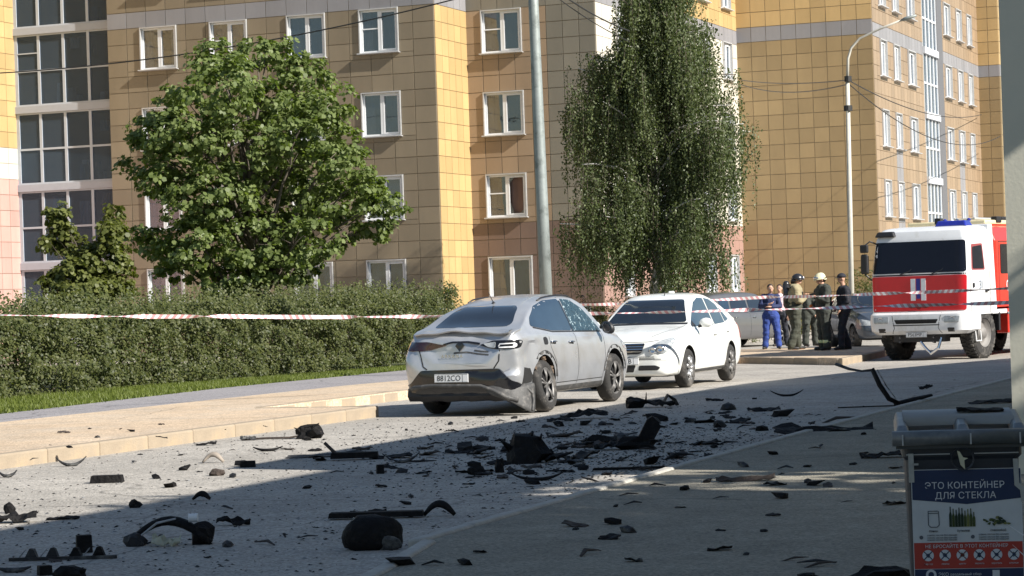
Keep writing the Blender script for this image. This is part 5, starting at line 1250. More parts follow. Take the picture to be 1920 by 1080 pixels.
def hand_chains(w, d, curl=.5, side=1):
    """palm and five fingers from the wrist w along d"""
    w = Vector(w); d = Vector(d).normalized(); up = Vector((0, 0, 1)) if abs(d.z) < .85 else Vector((1, 0, 0)); a = d.cross(up).normalized()*side; n_ = a.cross(d).normalized()
    ch = [([w, w+d*.05+a*.012, w+d*.085+a*.016], [.026, .027, .026]), ([w+d*.02, w+d*.05-a*.015, w+d*.085-a*.018], [.024, .026, .024])]
    for i, L in enumerate((.066, .076, .072, .058)):
        r0 = w+d*.085+a*(.028-.0185*i); e = r0+d*L*.5-n_*.010*curl; f = e+(d*(1-curl*.5)-n_*curl).normalized()*L*.55; ch.append(([r0, e, f], [.0105, .0095, .008]))
    r0 = w+d*.03+a*.024; ch.append(([r0, r0+d*.03+a*.028, r0+d*.062+a*.034-n_*.01], [.013, .011, .009])); return ch
def person(label, loc, rz, P, top, legs, shoes, head='hair', hat=None, scale=1., top_r=1., leg_r=1., group=None, extra=None, vest=None, hairm=None, sleeve=1.):
    """P: joints in metres, facing +x, left +y"""
    root = thing('person', label, 'person', loc, rz, group); root.scale = (scale,)*3
    J = {k: Vector(v) for k, v in P.items()}
    hd = J['head']; nk = J['neck']; ch = J['chest']; pv = J['pelvis']; f = Vector(P.get('face', (1, 0, 0))).normalized()
    chains = [([pv, (pv+ch)/2, ch], [.125, .12, .135]), ([ch, nk], [.08, .055]), ([nk, hd-Vector((0, 0, .05))], [.053, .055])]
    for s in 'lr':
        sh, el, wr, hp, kn, an = (J[s+k] for k in ('sh', 'el', 'wr', 'hp', 'kn', 'an'))
        chains += [([ch+(sh-ch)*.3, sh], [.085, .062]), ([sh, el], [.052, .040]), ([el, wr], [.040, .026]), ([pv+(hp-pv)*.5, hp], [.10, .095]), ([hp, (hp+kn)/2, kn], [.092, .078, .055]), ([kn, kn.lerp(an, .35), an], [.053, .056, .036])]
        fd = Vector(P.get(s+'ft', (1, 0, 0))).normalized(); chains += [([an, an+Vector((0, 0, -.03))-fd*.03], [.038, .035]), ([an+Vector((0, 0, -.035)), an+fd*.14+Vector((0, 0, -.055))], [.036, .028])]
        chains += hand_chains(wr, P.get(s+'hd', (wr-el)), P.get(s+'curl', .5), 1 if s == 'l' else -1)
    side = Vector((-f.y, f.x, 0))
    blobs = [(hd, (.082, .076, .105)), (hd+f*.025+Vector((0, 0, -.055)), (.062, .056, .058)), (hd+f*.092+Vector((0, 0, -.018)), (.018, .014, .024)), (hd+f*.076+Vector((0, 0, -.056)), (.022, .030, .012)), (hd+f*.070+Vector((0, 0, .028)), (.025, .052, .014))]
    blobs += [(hd+side*s*.078+Vector((0, 0, -.012)), (.022, .012, .030)) for s in (-1, 1)]
    bd = fused('body', chains, M_skin, root, .0105, blobs)
    for s in (-1, 1):
        MB().sphere(hd+f*.077+side*s*.031+Vector((0, 0, .006)), .0125, 10).build('eye', mat('eye_white', (.6, .6, .58), .3), root, smooth=True)
        MB().sphere(hd+f*.086+side*s*.031+Vector((0, 0, .006)), .0065, 8).build('pupil', M_hair, root)
    MB().sphere(hd+f*.092+Vector((0, 0, -.058)), (.008, .024, .006), 10).build('mouth', mat('lips', (.32, .12, .10), .5), root, smooth=True)
    # clothes
    T = top_r; tc = [([pv+Vector((0, 0, .02)), (pv+ch)/2, ch+Vector((0, 0, .03))], [.165*T, .16*T, .165*T]), ([ch, nk-Vector((0, 0, .03))], [.12*T, .075])]
    for s in 'lr':
        sh, el, wr = J[s+'sh'], J[s+'el'], J[s+'wr']; tc += [([ch+(sh-ch)*.3, sh], [.12*T, .085*T]), ([sh, el], [.078*T, .062*T])]
        if sleeve > .6: tc += [([el, el.lerp(wr, .88)], [.062*T, .048*T])]
    fused('jacket' if sleeve > .6 else 'shirt', tc, top, root, .014, (), .016, 1)
    lc = [([pv+Vector((0, 0, .04)), pv-Vector((0, 0, .03))], [.165*leg_r, .165*leg_r])]
    for s in 'lr':
        hp, kn, an = J[s+'hp'], J[s+'kn'], J[s+'an']; lc += [([pv.lerp(hp, .6), hp], [.13*leg_r, .12*leg_r]), ([hp, (hp+kn)/2, kn], [.118*leg_r, .10*leg_r, .085*leg_r]), ([kn, an+Vector((0, 0, .03))], [.085*leg_r, .075*leg_r])]
    fused('trousers', lc, legs, root, .014, (), .018, 5)
    for s in 'lr':
        an = J[s+'an']; fd = Vector(P.get(s+'ft', (1, 0, 0))).normalized(); g0 = an.z-.075
        q = MB(); q.tube([an+Vector((0, 0, .10)), an+Vector((0, 0, -.01)), an+Vector((0, 0, -.04))-fd*.02], [.058, .052, .045], 12); q.tube([Vector((an.x, an.y, g0+.04))-fd*.07, Vector((an.x, an.y, g0+.045))+fd*.05, Vector((an.x, an.y, g0+.035))+fd*.17, Vector((an.x, an.y, g0+.03))+fd*.20], [.038, .044, .038, .02], 12, flat=.9)
        q.build('boot', shoes, root, smooth=True)
    hm = hairm or M_hair
    if head == 'hair':
        b = MB(); b.sphere(hd-f*.026+Vector((0, 0, .016)), (.092, .090, .108), 20); b.v = [v if Vector(v).z > hd.z+.045 or (Vector(v)-hd).dot(f) < .0 else tuple(Vector(v)-f*((Vector(v)-hd).dot(f)+.01)) for v in b.v]; b.build('hair', hm, root, smooth=True)
    if head in ('helmet', 'cap'):
        n = 20; V = []; rows = 9
        for i in range(rows):
            t = i/(rows-1); a = t*math.pi*.5; rad = math.cos(a)
            for k in range(n):
                q = 2*math.pi*k/n; sx, sy, sz = (.135, .118, .125) if head == 'helmet' else (.102, .092, .085); v = f*(math.cos(q)*rad*sx)+side*(math.sin(q)*rad*sy)+Vector((0, 0, math.sin(a)*sz+(.01 if head == 'helmet' else .035))); V.append(hd+v)
        F = [(i*n+k, i*n+(k+1) % n, (i+1)*n+(k+1) % n, (i+1)*n+k) for i in range(rows-1) for k in range(n)]
        hb = MB().add(V, F).build('helmet' if head == 'helmet' else 'cap', hat, root, smooth=True); so_ = hb.modifiers.new('t', 'SOLIDIFY'); so_.thickness = .012; so_.offset = 1
        if head == 'helmet':
            b = MB(); 
            for k in range(n):
                pass
            ring = [hd+f*(math.cos(2*math.pi*k/n)*.155-.008)+side*(math.sin(2*math.pi*k/n)*.135)+Vector((0, 0, .005-.03*(math.cos(2*math.pi*k/n) < -.2))) for k in range(n+1)]
            b.tube(ring, .014, 6, cap=False); b.build('helmet_brim', hat, hb, smooth=True)
            MB().tube([hd+f*.10+side*.09+Vector((0, 0, .04)), hd+f*.15+Vector((0, 0, .05)), hd+f*.10-side*.09+Vector((0, 0, .04))], [.022, .026, .022], 8).build('visor', M_chr, hb, smooth=True)
            MB().tube([hd-f*.10+side*.07+Vector((0, 0, -.01)), hd-f*.12+Vector((0, 0, -.05)), hd-f*.10-side*.07+Vector((0, 0, -.01))], [.04, .055, .04], 8).build('neck_flap', M_bk, hb, smooth=True)
        else:
            V = []; 
            for k in range(9):
                q = math.pi*(k/8-.5); V += [hd+f*(math.cos(q)*.10)+side*(math.sin(q)*.088)+Vector((0, 0, .038)), hd+f*(.03+math.cos(q)*.155)+side*(math.sin(q)*.075)+Vector((0, 0, .022))]
            bb = MB().add(V, [(2*k, 2*k+1, 2*k+3, 2*k+2) for k in range(8)]).build('peak', hat, hb); so_ = bb.modifiers.new('t', 'SOLIDIFY'); so_.thickness = .008
    if extra: extra(root, J, f, side)
    return root
STAND = dict(head=(0, 0, 1.66), neck=(-.01, 0, 1.50), chest=(-.02, 0, 1.32), pelvis=(-.02, 0, .98), lsh=(-.02, .19, 1.42), rsh=(-.02, -.19, 1.42), lel=(-.04, .25, 1.13), rel=(-.04, -.25, 1.13), lwr=(.06, .25, .88), rwr=(.06, -.25, .88),
             lhp=(-.02, .10, .93), rhp=(-.02, -.10, .93), lkn=(.01, .14, .50), rkn=(.0, -.13, .50), lan=(-.01, .16, .075), ran=(-.02, -.15, .075), lft=(1, .25, 0), rft=(1, -.25, 0))
def pose(**k): d = dict(STAND); d.update(k); return d
M_blu = mat('blue_workwear', (.025, .055, .24), .85, var=.2, scale=6); M_nvy = mat('navy_jacket', (.018, .028, .09), .8, var=.2)
M_fire = mat('khaki_turnout', (.30, .26, .16), .9, var=.25, scale=5); M_fird = mat('dark_turnout', (.045, .05, .042), .9, var=.3, scale=5); M_grn = mat('grey_green_turnout', (.055, .058, .042), .9, var=.3, scale=5)
M_polb = mat('black_uniform', (.012, .014, .022), .8, var=.2); M_boot = mat('black_boot', (.015, .014, .013), .5); M_refl = mat('reflective_band', (.80, .86, .45), .4, var=.1); M_pinkc = mat('pale_pink_cloth', (.66, .46, .48), .8, var=.1)
M_hly = mat('pale_helmet', (.66, .62, .42), .35, var=.05, coat=.4); M_hbk = mat('black_helmet', (.02, .02, .022), .3, coat=.4); M_wht = mat('white_cloth', (.62, .62, .62), .85); M_rdc = mat('dark_red_cloth', (.30, .06, .05), .85); M_orng = mat('orange_cloth', (.65, .16, .03), .7)
def face_to(deg): return R(90-deg)       # 0 = away from the camera, 180 = towards it, clockwise seen from above
def spot(px, w_y): 
    p = at(px, w_y, .15 if px < 1570 else .15); return Vector((p.x, p.y, .142+gz(p.y)))
camdir = math.degrees(YAW)
def yaw_cam(deg): return YAW+R(90)+R(-deg)   # 0 away from camera, 90 to picture right, 180 towards camera, 270 left
def bands(root, J, f, side, m=None, ankles=True, waist=True):
    m = m or M_refl
    if ankles:
        for s in 'lr':
            p = J[s+'kn'].lerp(J[s+'an'], .62); b = MB().tube([p, p+Vector((0, 0, -.07))], .092, 16); b.build('ankle_band', m, root, smooth=True)
    if waist: b = MB().tube([J['pelvis']+Vector((0, 0, .03)), J['pelvis']+Vector((0, 0, -.02))], .182, 18, flat=.95); b.build('waist_band', m, root, smooth=True)
def tank(root, J, f, side):
    bands(root, J, f, side, ankles=False, waist=False)
    c = J['chest']-f*.20; b = MB(); b.tube([c+Vector((0, 0, -.28)), c+Vector((0, 0, .20))], .085, 12); b.sphere(c+Vector((0, 0, .20)), .085, 12); b.sphere(c+Vector((0, 0, -.28)), .085, 12); b.build('air_tank', M_hbk, root, smooth=True)
    for s in (-1, 1): MB().tube([c+side*s*.10+Vector((0, 0, .12)), J['chest']+side*s*.12+Vector((0, 0, .13)), J['chest']+f*.16+side*s*.10, J['chest']+f*.12+side*s*.12-Vector((0, 0, .25))], .02, 6).build('harness_strap', M_boot, root)
def glove(root, J, f, side):
    bands(root, J, f, side)
    MB().sphere(J['rwr']+Vector((.05, 0, 0)), (.05, .04, .045), 10).build('glove', M_orng, root, smooth=True)
# picture order, left to right
person('man in blue work clothes with arms crossed, beside the silver estate car', spot(1447, 654), yaw_cam(190), pose(lel=(.03, .27, 1.16), lwr=(.20, .03, 1.15), lhd=(.2, -1, .1), rel=(.04, -.27, 1.16), rwr=(.24, -.02, 1.22), rhd=(0, 1, .35), lan=(.02, .2, .075), lkn=(.02, .17, .5), head=(.03, .02, 1.65), face=(1, .3, -.15), ran=(-.02, -.17, .075)), M_nvy, M_blu, M_boot, scale=.94, top_r=1.06, leg_r=1.12, sleeve=1)
person('person in pale pink top standing just behind the man in blue', spot(1469, 650)+Vector((-.3, .9, 0)), yaw_cam(200), pose(), M_pinkc, M_polb, M_boot, scale=.93)
person('firefighter in khaki coat and black helmet with an air tank, turned to the right', spot(1492, 655), yaw_cam(80), pose(chest=(.02, 0, 1.33), head=(.10, 0, 1.63), neck=(.04, 0, 1.49), lel=(.06, .24, 1.14), lwr=(.26, .14, 1.25), rel=(.05, -.25, 1.13), rwr=(.24, -.12, 1.20), lkn=(.06, .14, .5), lan=(.10, .15, .075), ran=(-.16, -.14, .075)), M_fire, M_grn, M_boot, 'helmet', M_hbk, scale=1.07, top_r=1.2, leg_r=1.28, extra=tank)
person('firefighter bending low behind the two helmeted colleagues', spot(1522, 650)+Vector((-.2, .7, 0)), yaw_cam(150), pose(chest=(.16, 0, 1.18), neck=(.28, 0, 1.30), head=(.36, 0, 1.40), lsh=(.16, .19, 1.26), rsh=(.16, -.19, 1.26), lel=(.26, .24, 1.0), rel=(.26, -.24, 1.0), lwr=(.36, .14, .82), rwr=(.36, -.12, .82)), M_fird, M_fird, M_boot, 'hair', None, top_r=1.15, leg_r=1.2)
person('firefighter in dark turnout coat and pale helmet with bright ankle bands', spot(1546, 656), yaw_cam(255), pose(head=(.06, 0, 1.64), face=(1, .2, -.2), lel=(.02, .27, 1.13), lwr=(.20, .16, 1.22), rel=(.0, -.28, 1.14), rwr=(.16, -.20, 1.02)), M_fird, M_fird, M_boot, 'helmet', M_hly, scale=1.06, top_r=1.2, leg_r=1.3, extra=glove)
person('officer in black uniform and peaked cap, nearest the fire truck', spot(1584, 655), yaw_cam(262), pose(head=(.02, 0, 1.68), lan=(.12, .15, .075), lkn=(.1, .14, .5), ran=(-.14, -.15, .075), lel=(-.02, .26, 1.14), lwr=(.12, .20, .96), rel=(-.06, -.26, 1.14), rwr=(.10, -.22, .98)), M_polb, M_polb, M_boot, 'cap', M_polb, top_r=1.1, leg_r=1.08, scale=1.03)
# onlookers behind the cars
p = at(1095, 652, 0); person('onlooker in white shirt and dark waistcoat, seen between the two near cars', (p.x, p.y, gz(p.y)), yaw_cam(170), pose(), M_wht, M_nvy, M_boot, scale=.95)
p = at(1140, 640, 0); person('onlooker in dark red top, left of the white saloon roof', (p.x, p.y, gz(p.y)), yaw_cam(160), pose(), M_rdc, M_polb, M_boot, scale=.9)
p = at(1160, 636, 0); person('fair haired onlooker in grey top close to the white saloon roof', (p.x, p.y, gz(p.y)), yaw_cam(200), pose(), mat('grey_knit', (.20, .20, .22), .9), M_polb, M_boot, scale=.9, hairm=mat('fair_hair', (.25, .15, .07), .6))
p = at(822, 668, .15); person('onlooker at the hedge end, head above the silver crossover', (p.x, p.y, .14+gz(p.y)), yaw_cam(200), pose(), mat('pale_blue_shirt', (.35, .42, .55), .8), M_polb, M_boot, scale=.92)
# ---------------------------------------------------------------- street furniture, wires, tape
M_pole = mat('galvanised_pole', (.27, .30, .29), .55, metal=.3, var=.15, scale=3, col2=(.17, .19, .18), c2scale=4)
M_polf = mat('pale_concrete_pole', (.50, .48, .42), .8, var=.12)
M_wire = mat('black_cable', (.02, .02, .02), .6)
def lamp_post():
    b0 = Vector((0, 0, 0)); w = 42.6; bx = onY(1027, 600, w); top = onY(1000, 0, w+.0); base = Vector((bx.x, w, .12))
    root = thing('lamp_post', 'tall grey steel lamp post rising behind the silver crossover', 'lamp post', base)
    t = (top-base); L = 10.0/t.z; e = Vector((t.x*L, t.y*L, 10.0)); b = MB(); b.tube([Vector((0, 0, 0)), e*.33, e*.66, e], [.125, .112, .098, .085], 20); b.build('pole', M_pole, root, smooth=True)
    MB().lathe([(.001, 0), (.2, 0), (.2, .03), (.14, .05), (.13, .4)], 20).build('base_plate', M_pole, root); MB().box((.0, -.118, 1.1), (.10, .02, .35)).build('hatch', M_pole, root)
    MB().tube([e, e+Vector((.5, 0, .5)), e+Vector((1.6, 0, .8))], [.05, .04, .03], 8).build('arm', M_pole, root, smooth=True); MB().box(e+Vector((1.8, 0, .8)), (.6, .22, .12)).build('lamp_head', M_pole, root, bevel=.03)
lamp_post()
fw = 69.0
def far_lamp():
    bx = onY(1598, 640, fw); base = Vector((bx.x, fw, -.13)); root = thing('lamp_post', 'thin pale lamp post with a curved arm before the blank tiled wall', 'lamp post', base)
    tp = onY(1589, 150, fw)-base; kn = onY(1590, 110, fw)-base; m1 = onY(1596, 90, fw)-base; m2 = onY(1612, 72, fw)-base; m3 = onY(1650, 54, fw)-base; ar = onY(1690, 38, fw)-base; hd = onY(1718, 29, fw)-base
    MB().tube([(0, 0, 0), tp*.5, tp], [.085, .075, .06], 12).build('pole', M_polf, root, smooth=True)
    MB().tube([tp, kn, m1, m2, m3, ar], [.045, .04, .036, .034, .032, .03], 8).build('arm', M_polf, root, smooth=True)
    b = MB(); b.tube([ar, ar.lerp(hd, .3), hd], [.05, .10, .05], 10, flat=.6); b.build('lamp_head', M_pole, root, smooth=True)
    for (y, r_) in ((148, .11), (203, .13)):
        q = onY(1590, y, fw)-base; MB().lathe([(.001, -.08), (r_, -.08), (r_, .08), (.001, .08)], 10).build('cable_clamp', M_wire, root, loc=q)
    return base+tp
lt = far_lamp()
def cable(label, a, c, sag, r=.012, n=24):
    a = Vector(a); c = Vector(c); pts = [a.lerp(c, i/n)-Vector((0, 0, sag*4*(i/n)*(1-i/n))) for i in range(n+1)]
    o = MB().tube([p-a for p in pts], r, 6).build('cable', M_wire, None, loc=a); return tag(o, label, 'cable', 'overhead cables')
cp = onY(1590, 150, fw)
cable('upper sagging wire from the blank wall corner to the thin lamp post', onX(1388, 150, -26.80), cp, .12, .018)
cable('lower sagging wire from the blank wall corner to the thin lamp post', onX(1388, 158, -26.80), cp-Vector((0, 0, .12)), .28, .018)
cable('wire from the thin lamp post rising towards the sunlit windows', cp, onX(1840, 215, -21.0), .5, .016)
cable('lowest wire drooping right from the thin lamp post', cp-Vector((0, 0, .1)), onX(1876, 255, -20.1), 1.0, .016)
cable('black wire crossing the yellow facade from balconies to the projecting corner', onY(-60, 140, 62), onY(900, -14, 62), .42, .020)
cable('upper of two wires near the cream wall top', onY(1040, -20, 60), onY(1180, 58, 66), .1, .02); cable('lower of two wires near the cream wall top', onY(1025, -20, 60), onY(1180, 78, 66), .1, .014)
M_tape = bpy.data.materials.new('barrier_tape'); M_tape.use_nodes = True
def tape_mat():
    n = M_tape.node_tree.nodes; l = M_tape.node_tree.links; b = n['Principled BSDF']; uv = n.new('ShaderNodeUVMap'); uv.uv_map = 'UVMap'; s = n.new('ShaderNodeSeparateXYZ'); l.new(uv.outputs[0], s.inputs[0])
    a = n.new('ShaderNodeMath'); a.operation = 'ADD'; l.new(s.outputs[0], a.inputs[0]); l.new(s.outputs[1], a.inputs[1]); f = n.new('ShaderNodeMath'); f.operation = 'FRACT'; l.new(a.outputs[0], f.inputs[0]); g = n.new('ShaderNodeMath'); g.operation = 'GREATER_THAN'; g.inputs[1].default_value = .5; l.new(f.outputs[0], g.inputs[0])
    m = n.new('ShaderNodeMix'); m.data_type = 'RGBA'; m.inputs[6].default_value = (.78, .77, .76, 1); m.inputs[7].default_value = (.62, .30, .31, 1); l.new(g.outputs[0], m.inputs[0]); l.new(m.outputs[2], b.inputs['Base Color']); b.inputs['Roughness'].default_value = .4
tape_mat()
def tape(label, pts, w=.055, twist=1.6, per=.20, seed=0, base_twist=.3):
    pts = [Vector(p) for p in pts]; L = [0]
    for a, c in zip(pts[:-1], pts[1:]): L.append(L[-1]+(c-a).length)
    n = int(L[-1]/.03); V = []; UV = []
    for i in range(n+1):
        s = L[-1]*i/n; k = max(j for j in range(len(pts)-1) if L[j] <= s+1e-9); t = (s-L[k])/(L[k+1]-L[k]); d = (pts[k+1]-pts[k]).normalized(); p = pts[k].lerp(pts[k+1], t); p.z -= .35*.01*(L[k+1]-L[k])*4*t*(1-t)
        up = Vector((0, 0, 1)); side = d.cross(up).normalized(); up = side.cross(d); an = base_twist+twist*s+.8*math.sin(s*2.1+seed)+.5*math.sin(s*5.7); o = up*math.cos(an)+side*math.sin(an); V += [p+o*w/2, p-o*w/2]; UV += [(s/per, .35), (s/per, -.0)]
    a0 = V[0].copy(); me = bpy.data.meshes.new('tape'); me.from_pydata([tuple(v-a0) for v in V], [], [(2*i, 2*i+1, 2*i+3, 2*i+2) for i in range(n)]); uvl = me.uv_layers.new(name='UVMap')
    for lp in me.loops: uvl.data[lp.index].uv = UV[lp.vertex_index]
    me.materials.append(M_tape); o = link('barrier_tape', me, None, a0); so_ = o.modifiers.new('t', 'SOLIDIFY'); so_.thickness = .002; return tag(o, label, 'barrier tape', 'red and white barrier tapes')
def dpt(px, py, z):       # a point at a given distance straight ahead
    d = ray(px, py); return Vector((0, 0, CAM_H))+d*(z/d.dot(FW))
tape('nearest barrier tape, twisted, crossing before the hedge, both cars and the truck', [dpt(-40, 590, 33), dpt(420, 593, 34.5), dpt(818, 593, 36.2), dpt(1112, 588, 37.3), dpt(1400, 581, 37.5), dpt(1640, 574, 37), dpt(1900, 567, 36.5)], .06, 1.3, .105, 0)
tape('higher barrier tape from behind the crossover roof to the truck cab', [dpt(1080, 572, 46), dpt(1250, 566, 47), dpt(1440, 557, 47), dpt(1640, 551, 44.5), dpt(1900, 540, 43.5)], .06, 1.8, .105, 3)

# ---------------------------------------------------------------- glass bin
M_bin = mat('dark_grey_bin_plastic', (.030, .034, .045), .42, var=.12, scale=10, bump=.1)
M_lid = mat('grey_green_lid_plastic', (.105, .115, .12), .35, var=.18, scale=8, bump=.1, col2=(.16, .16, .16), c2scale=4)
def bin_():
    dist = 10.0; c = dpt(1803, 830, dist); base = Vector((c.x, c.y, .05)); rz = YAW-R(8); FWD = dist
    root = thing('glass_recycling_bin', 'dark grey wheeled bin with grey lid and a poster for glass, beside the wall', 'bin', base, rz)
    zt = c.z-.05+.0; W_ = .482; D_ = .50        # front lip of the body
    k = 450.
    b = MB(); lv = [(0.06, .42, .36, .03), (.30, .445, .40, .02), (zt-.07, W_-.015, .46, .01), (zt-.055, W_+.01, .485, .0), (zt, W_+.012, .49, 0)]
    V = []; 
    for (z, w, d, y0) in lv:
        r_ = .035
        for (cx, cy, a0) in ((w/2-r_, y0+d-r_, 0), (-w/2+r_, y0+d-r_, 90), (-w/2+r_, y0+r_, 180), (w/2-r_, y0+r_, 270)):
            for q in range(5): a = R(a0+90*q/4); V.append((cx+r_*math.cos(a), cy+r_*math.sin(a), z))
    n = 20; F = [(i*n+j, i*n+(j+1) % n, (i+1)*n+(j+1) % n, (i+1)*n+j) for i in range(len(lv)-1) for j in range(n)]+[tuple(range(n))[::-1], tuple(range((len(lv)-1)*n, len(lv)*n))]
    bd = b.add(V, F).build('bin_body', M_bin, root); 
    # lid with a rounded front roll, raised frame and sunk panels
    l = MB(); zl = zt+.01
    l.tube([(-W_/2-.045, -.035, zl+.015), (W_/2+.045, -.035, zl+.015)], .032, 16, flat=1.0)
    lid = l.build('lid', M_lid, root, smooth=True)
    lp = MB(); lp.add([(-W_/2-.03, -.03, zl+.0), (W_/2+.03, -.03, zl+.0), (W_/2+.02, D_+.03, zl+.065), (-W_/2-.02, D_+.03, zl+.065), (-W_/2-.03, -.03, zl-.03), (W_/2+.03, -.03, zl-.03), (W_/2+.02, D_+.03, zl+.02), (-W_/2-.02, D_+.03, zl+.02)], [(0, 1, 2, 3), (7, 6, 5, 4), (0, 4, 5, 1), (1, 5, 6, 2), (2, 6, 7, 3), (3, 7, 4, 0)]); lp.build('lid_panel', mat('lid_sunk_panel', (.07, .075, .08), .5, var=.15, scale=8), lid)
    for x in (-W_/2-.0, 0.01, W_/2+.0):
        MB().add([(x-.035, -.02, zl+.02), (x+.035, -.02, zl+.02), (x+.018, .10, zl+.062), (x-.018, .10, zl+.062), (x-.018, .50, zl+.10), (x+.018, .50, zl+.10), (x-.035, -.02, zl-.01), (x+.035, -.02, zl-.01), (x-.03, .5, zl+.05), (x+.03, .5, zl+.05)], [(0, 1, 2, 3), (3, 2, 5, 4), (0, 6, 7, 1), (6, 0, 3, 4, 8), (7, 9, 5, 2, 1), (4, 5, 9, 8), (6, 8, 9, 7)]).build('lid_rib', M_lid, lid, bevel=.008)
    V = []; 
    for i in range(13):
        t = i/12*2-1; V += [(t*(W_/2-.01), .27+.05*abs(t)**2*-1+.0, zl+.085), (t*(W_/2-.01), D_+.02, zl+.105), (t*(W_/2-.01), .27-.05*t*t, zl+.05)]
    MB().add(V, [(3*i, 3*i+3, 3*i+4, 3*i+1) for i in range(12)]+[(3*i+2, 3*i+5, 3*i+3, 3*i) for i in range(12)]).build('lid_plateau', mat('sun_bleached_lid', (.30, .30, .29), .4, var=.1, scale=6), lid, smooth=True)  # plateau in a paler grey than the rest of the lid
    for x in (-W_/2-.002, .035, W_/2-.005): MB().box((x, -.068, zl+.01), (.006, .004, .045)).build('lid_nib', M_flash, lid)
    # rim, brackets, lock
    for x in (-.14, .14): MB().box((x, -.008, zt-.045), (.18, .006, .004)).build('rim_line', M_flash, root)
    gal = mat('galvanised_strip', (.42, .42, .40), .5, metal=.3, var=.2, scale=20)
    MB().box((-W_/2+.03, -.016, zt-.10), (.022, .008, .12)).build('bracket', gal, root); MB().box((-W_/2+.045, -.016, zt-.085), (.03, .008, .008)).build('bracket_pin', gal, root)
    MB().add([(W_/2-.035, -.018, zt-.07), (W_/2-.015, -.018, zt-.07), (W_/2-.012, -.018, zt-.17), (W_/2+.008, -.018, zt-.19), (W_/2+.006, -.018, zt-.25), (W_/2-.006, -.018, zt-.25), (W_/2-.010, -.018, zt-.20), (W_/2-.032, -.018, zt-.18)], [tuple(range(8))]).build('bracket', gal, root).modifiers.new('t', 'SOLIDIFY').thickness = .006
    rg = MB(); rg.lathe([(.042, -.004), (.048, -.006), (.048, .006), (.042, .004), (.042, -.004)], 24, 'y'); rg.build('latch_ring', M_bin, root, loc=(.0, -.03, zt-.065), rot=(0, 0, 0)); 
    MB().add([(-.022, -.045, zt-.030), (-.012, -.045, zt-.034), (.002, -.046, zt-.058), (.022, -.045, zt-.062), (.006, -.048, zt-.070), (.008, -.050, zt-.108), (-.010, -.05, zt-.088)], [tuple(range(7))]).build('latch_tongue', mat('cream_metal', (.55, .52, .36), .5), root).modifiers.new('t', 'SOLIDIFY').thickness = .006
    # poster, flat print on a thin board. local: x right, z down the front
    pt = bpy.data.objects.new('poster', MB().box((0, 0, 0), (.450, .004, .62)).mesh('poster', mat('poster_white', (.58, .60, .62), .45))); COL.objects.link(pt); pt.parent = root
    sl = math.atan2(.04, zt-.37); pt.location = (.012, -.016, zt-.108-.31); pt.rotation_euler = (-sl*0+R(0), 0, 0)
    navy = mat('poster_navy', (.012, .028, .085), .45); red = mat('poster_red', (.42, .045, .03), .5); wh = mat('poster_lettering_white', (.62, .64, .68), .5)
    Z = lambda py: .31-(py-880)/450.          # photo rows measured on the poster
    X = lambda px: (px-1812)/450.
    def flat(poly, m, name, y): return MB().add([(X(a), y, Z(c)) for a, c in poly], [tuple(range(len(poly)))]).build(name, m, pt)
    flat([(1712, 881), (1712, 936), (1812, 946), (1912, 936), (1912, 881)], navy, 'heading_band', -.0030)
    flat([(1712, 1017), (1712, 1066), (1912, 1066), (1912, 1017)], red, 'warning_band', -.0030); flat([(1712, 1067), (1712, 1150), (1912, 1150), (1912, 1067)], navy, 'footer_band', -.0030)
    def lt(body, px, py, sz, m, bold=.0, al='CENTER'):
        t = text_mesh(body, sz, al, bold); t.materials.append(m); return link('lettering', t, pt, (X(px), -.0045, Z(py)), (R(90), 0, 0))
    lt('ЭТО КОНТЕЙНЕР', 1809, 911, .0385, wh, 0); lt('ДЛЯ СТЕКЛА', 1810, 930, .0385, wh, 0)
    lt('НЕ БРОСАЙТЕ В ЭТОТ КОНТЕЙНЕР', 1809, 1024.5, .0195, wh, 0)
    for (x, s_) in ((1749, 'банки'), (1804, 'бутылки'), (1868, 'стеклобой')): lt(s_, x, 995.5, .013, M_ink)
    dk = mat('print_grey', (.10, .11, .13), .5); gn = [mat('print_green_%s' % q, c, .5) for q, c in (('dark', (.012, .03, .012)), ('olive', (.05, .07, .015)), ('yellow', (.16, .17, .05)))]
    for (x0, n_) in ((1735, 6), (1830, 6)):
        for i, yy in enumerate((1003, 1008, 1012)):
            lt('стекло чистое без крышек', x0+2, yy, .0095, dk, 0, 'LEFT')
        MB().lathe([(.0001, -.0045), (.008, -.0045)], 14, 'y').build('dot', dk, pt, loc=(X(x0-9), 0, Z(1007)))
    j = MB()                              # the jar
    def seg(p, q, w, y=-.0045):
        p = Vector((X(p[0]), y, Z(p[1]))); q = Vector((X(q[0]), y, Z(q[1]))); d = (q-p).normalized(); nn_ = Vector((-d.z, 0, d.x))*w/2; j.quad(p-nn_, q-nn_, q+nn_, p+nn_)
    for a, c in (((1740, 958), (1758, 958)), ((1740, 962), (1758, 962)), ((1740, 958), (1740, 984)), ((1759, 958), (1760, 984)), ((1740, 984), (1744, 988)), ((1744, 988), (1756, 988)), ((1756, 988), (1760, 984))): seg(a, c, .0035)
    j.build('jar_print', dk, pt)
    for i in range(9):
        x = 1781+i*5.4; hgt = (38, 34, 32, 36, 35, 30, 33, 34, 27)[i]; bot = 988; w = 2.5
        flat([(x-w, bot), (x+w, bot), (x+w, bot-hgt*.6), (x+w*.4, bot-hgt*.75), (x+w*.4, bot-hgt), (x-w*.4, bot-hgt), (x-w*.4, bot-hgt*.75), (x-w, bot-hgt*.6)], gn[(0, 1, 0, 0, 0, 1, 2, 1, 1)[i]], 'bottle_print', -.0045-.0002*(i % 2))
    rr = random.Random(4)
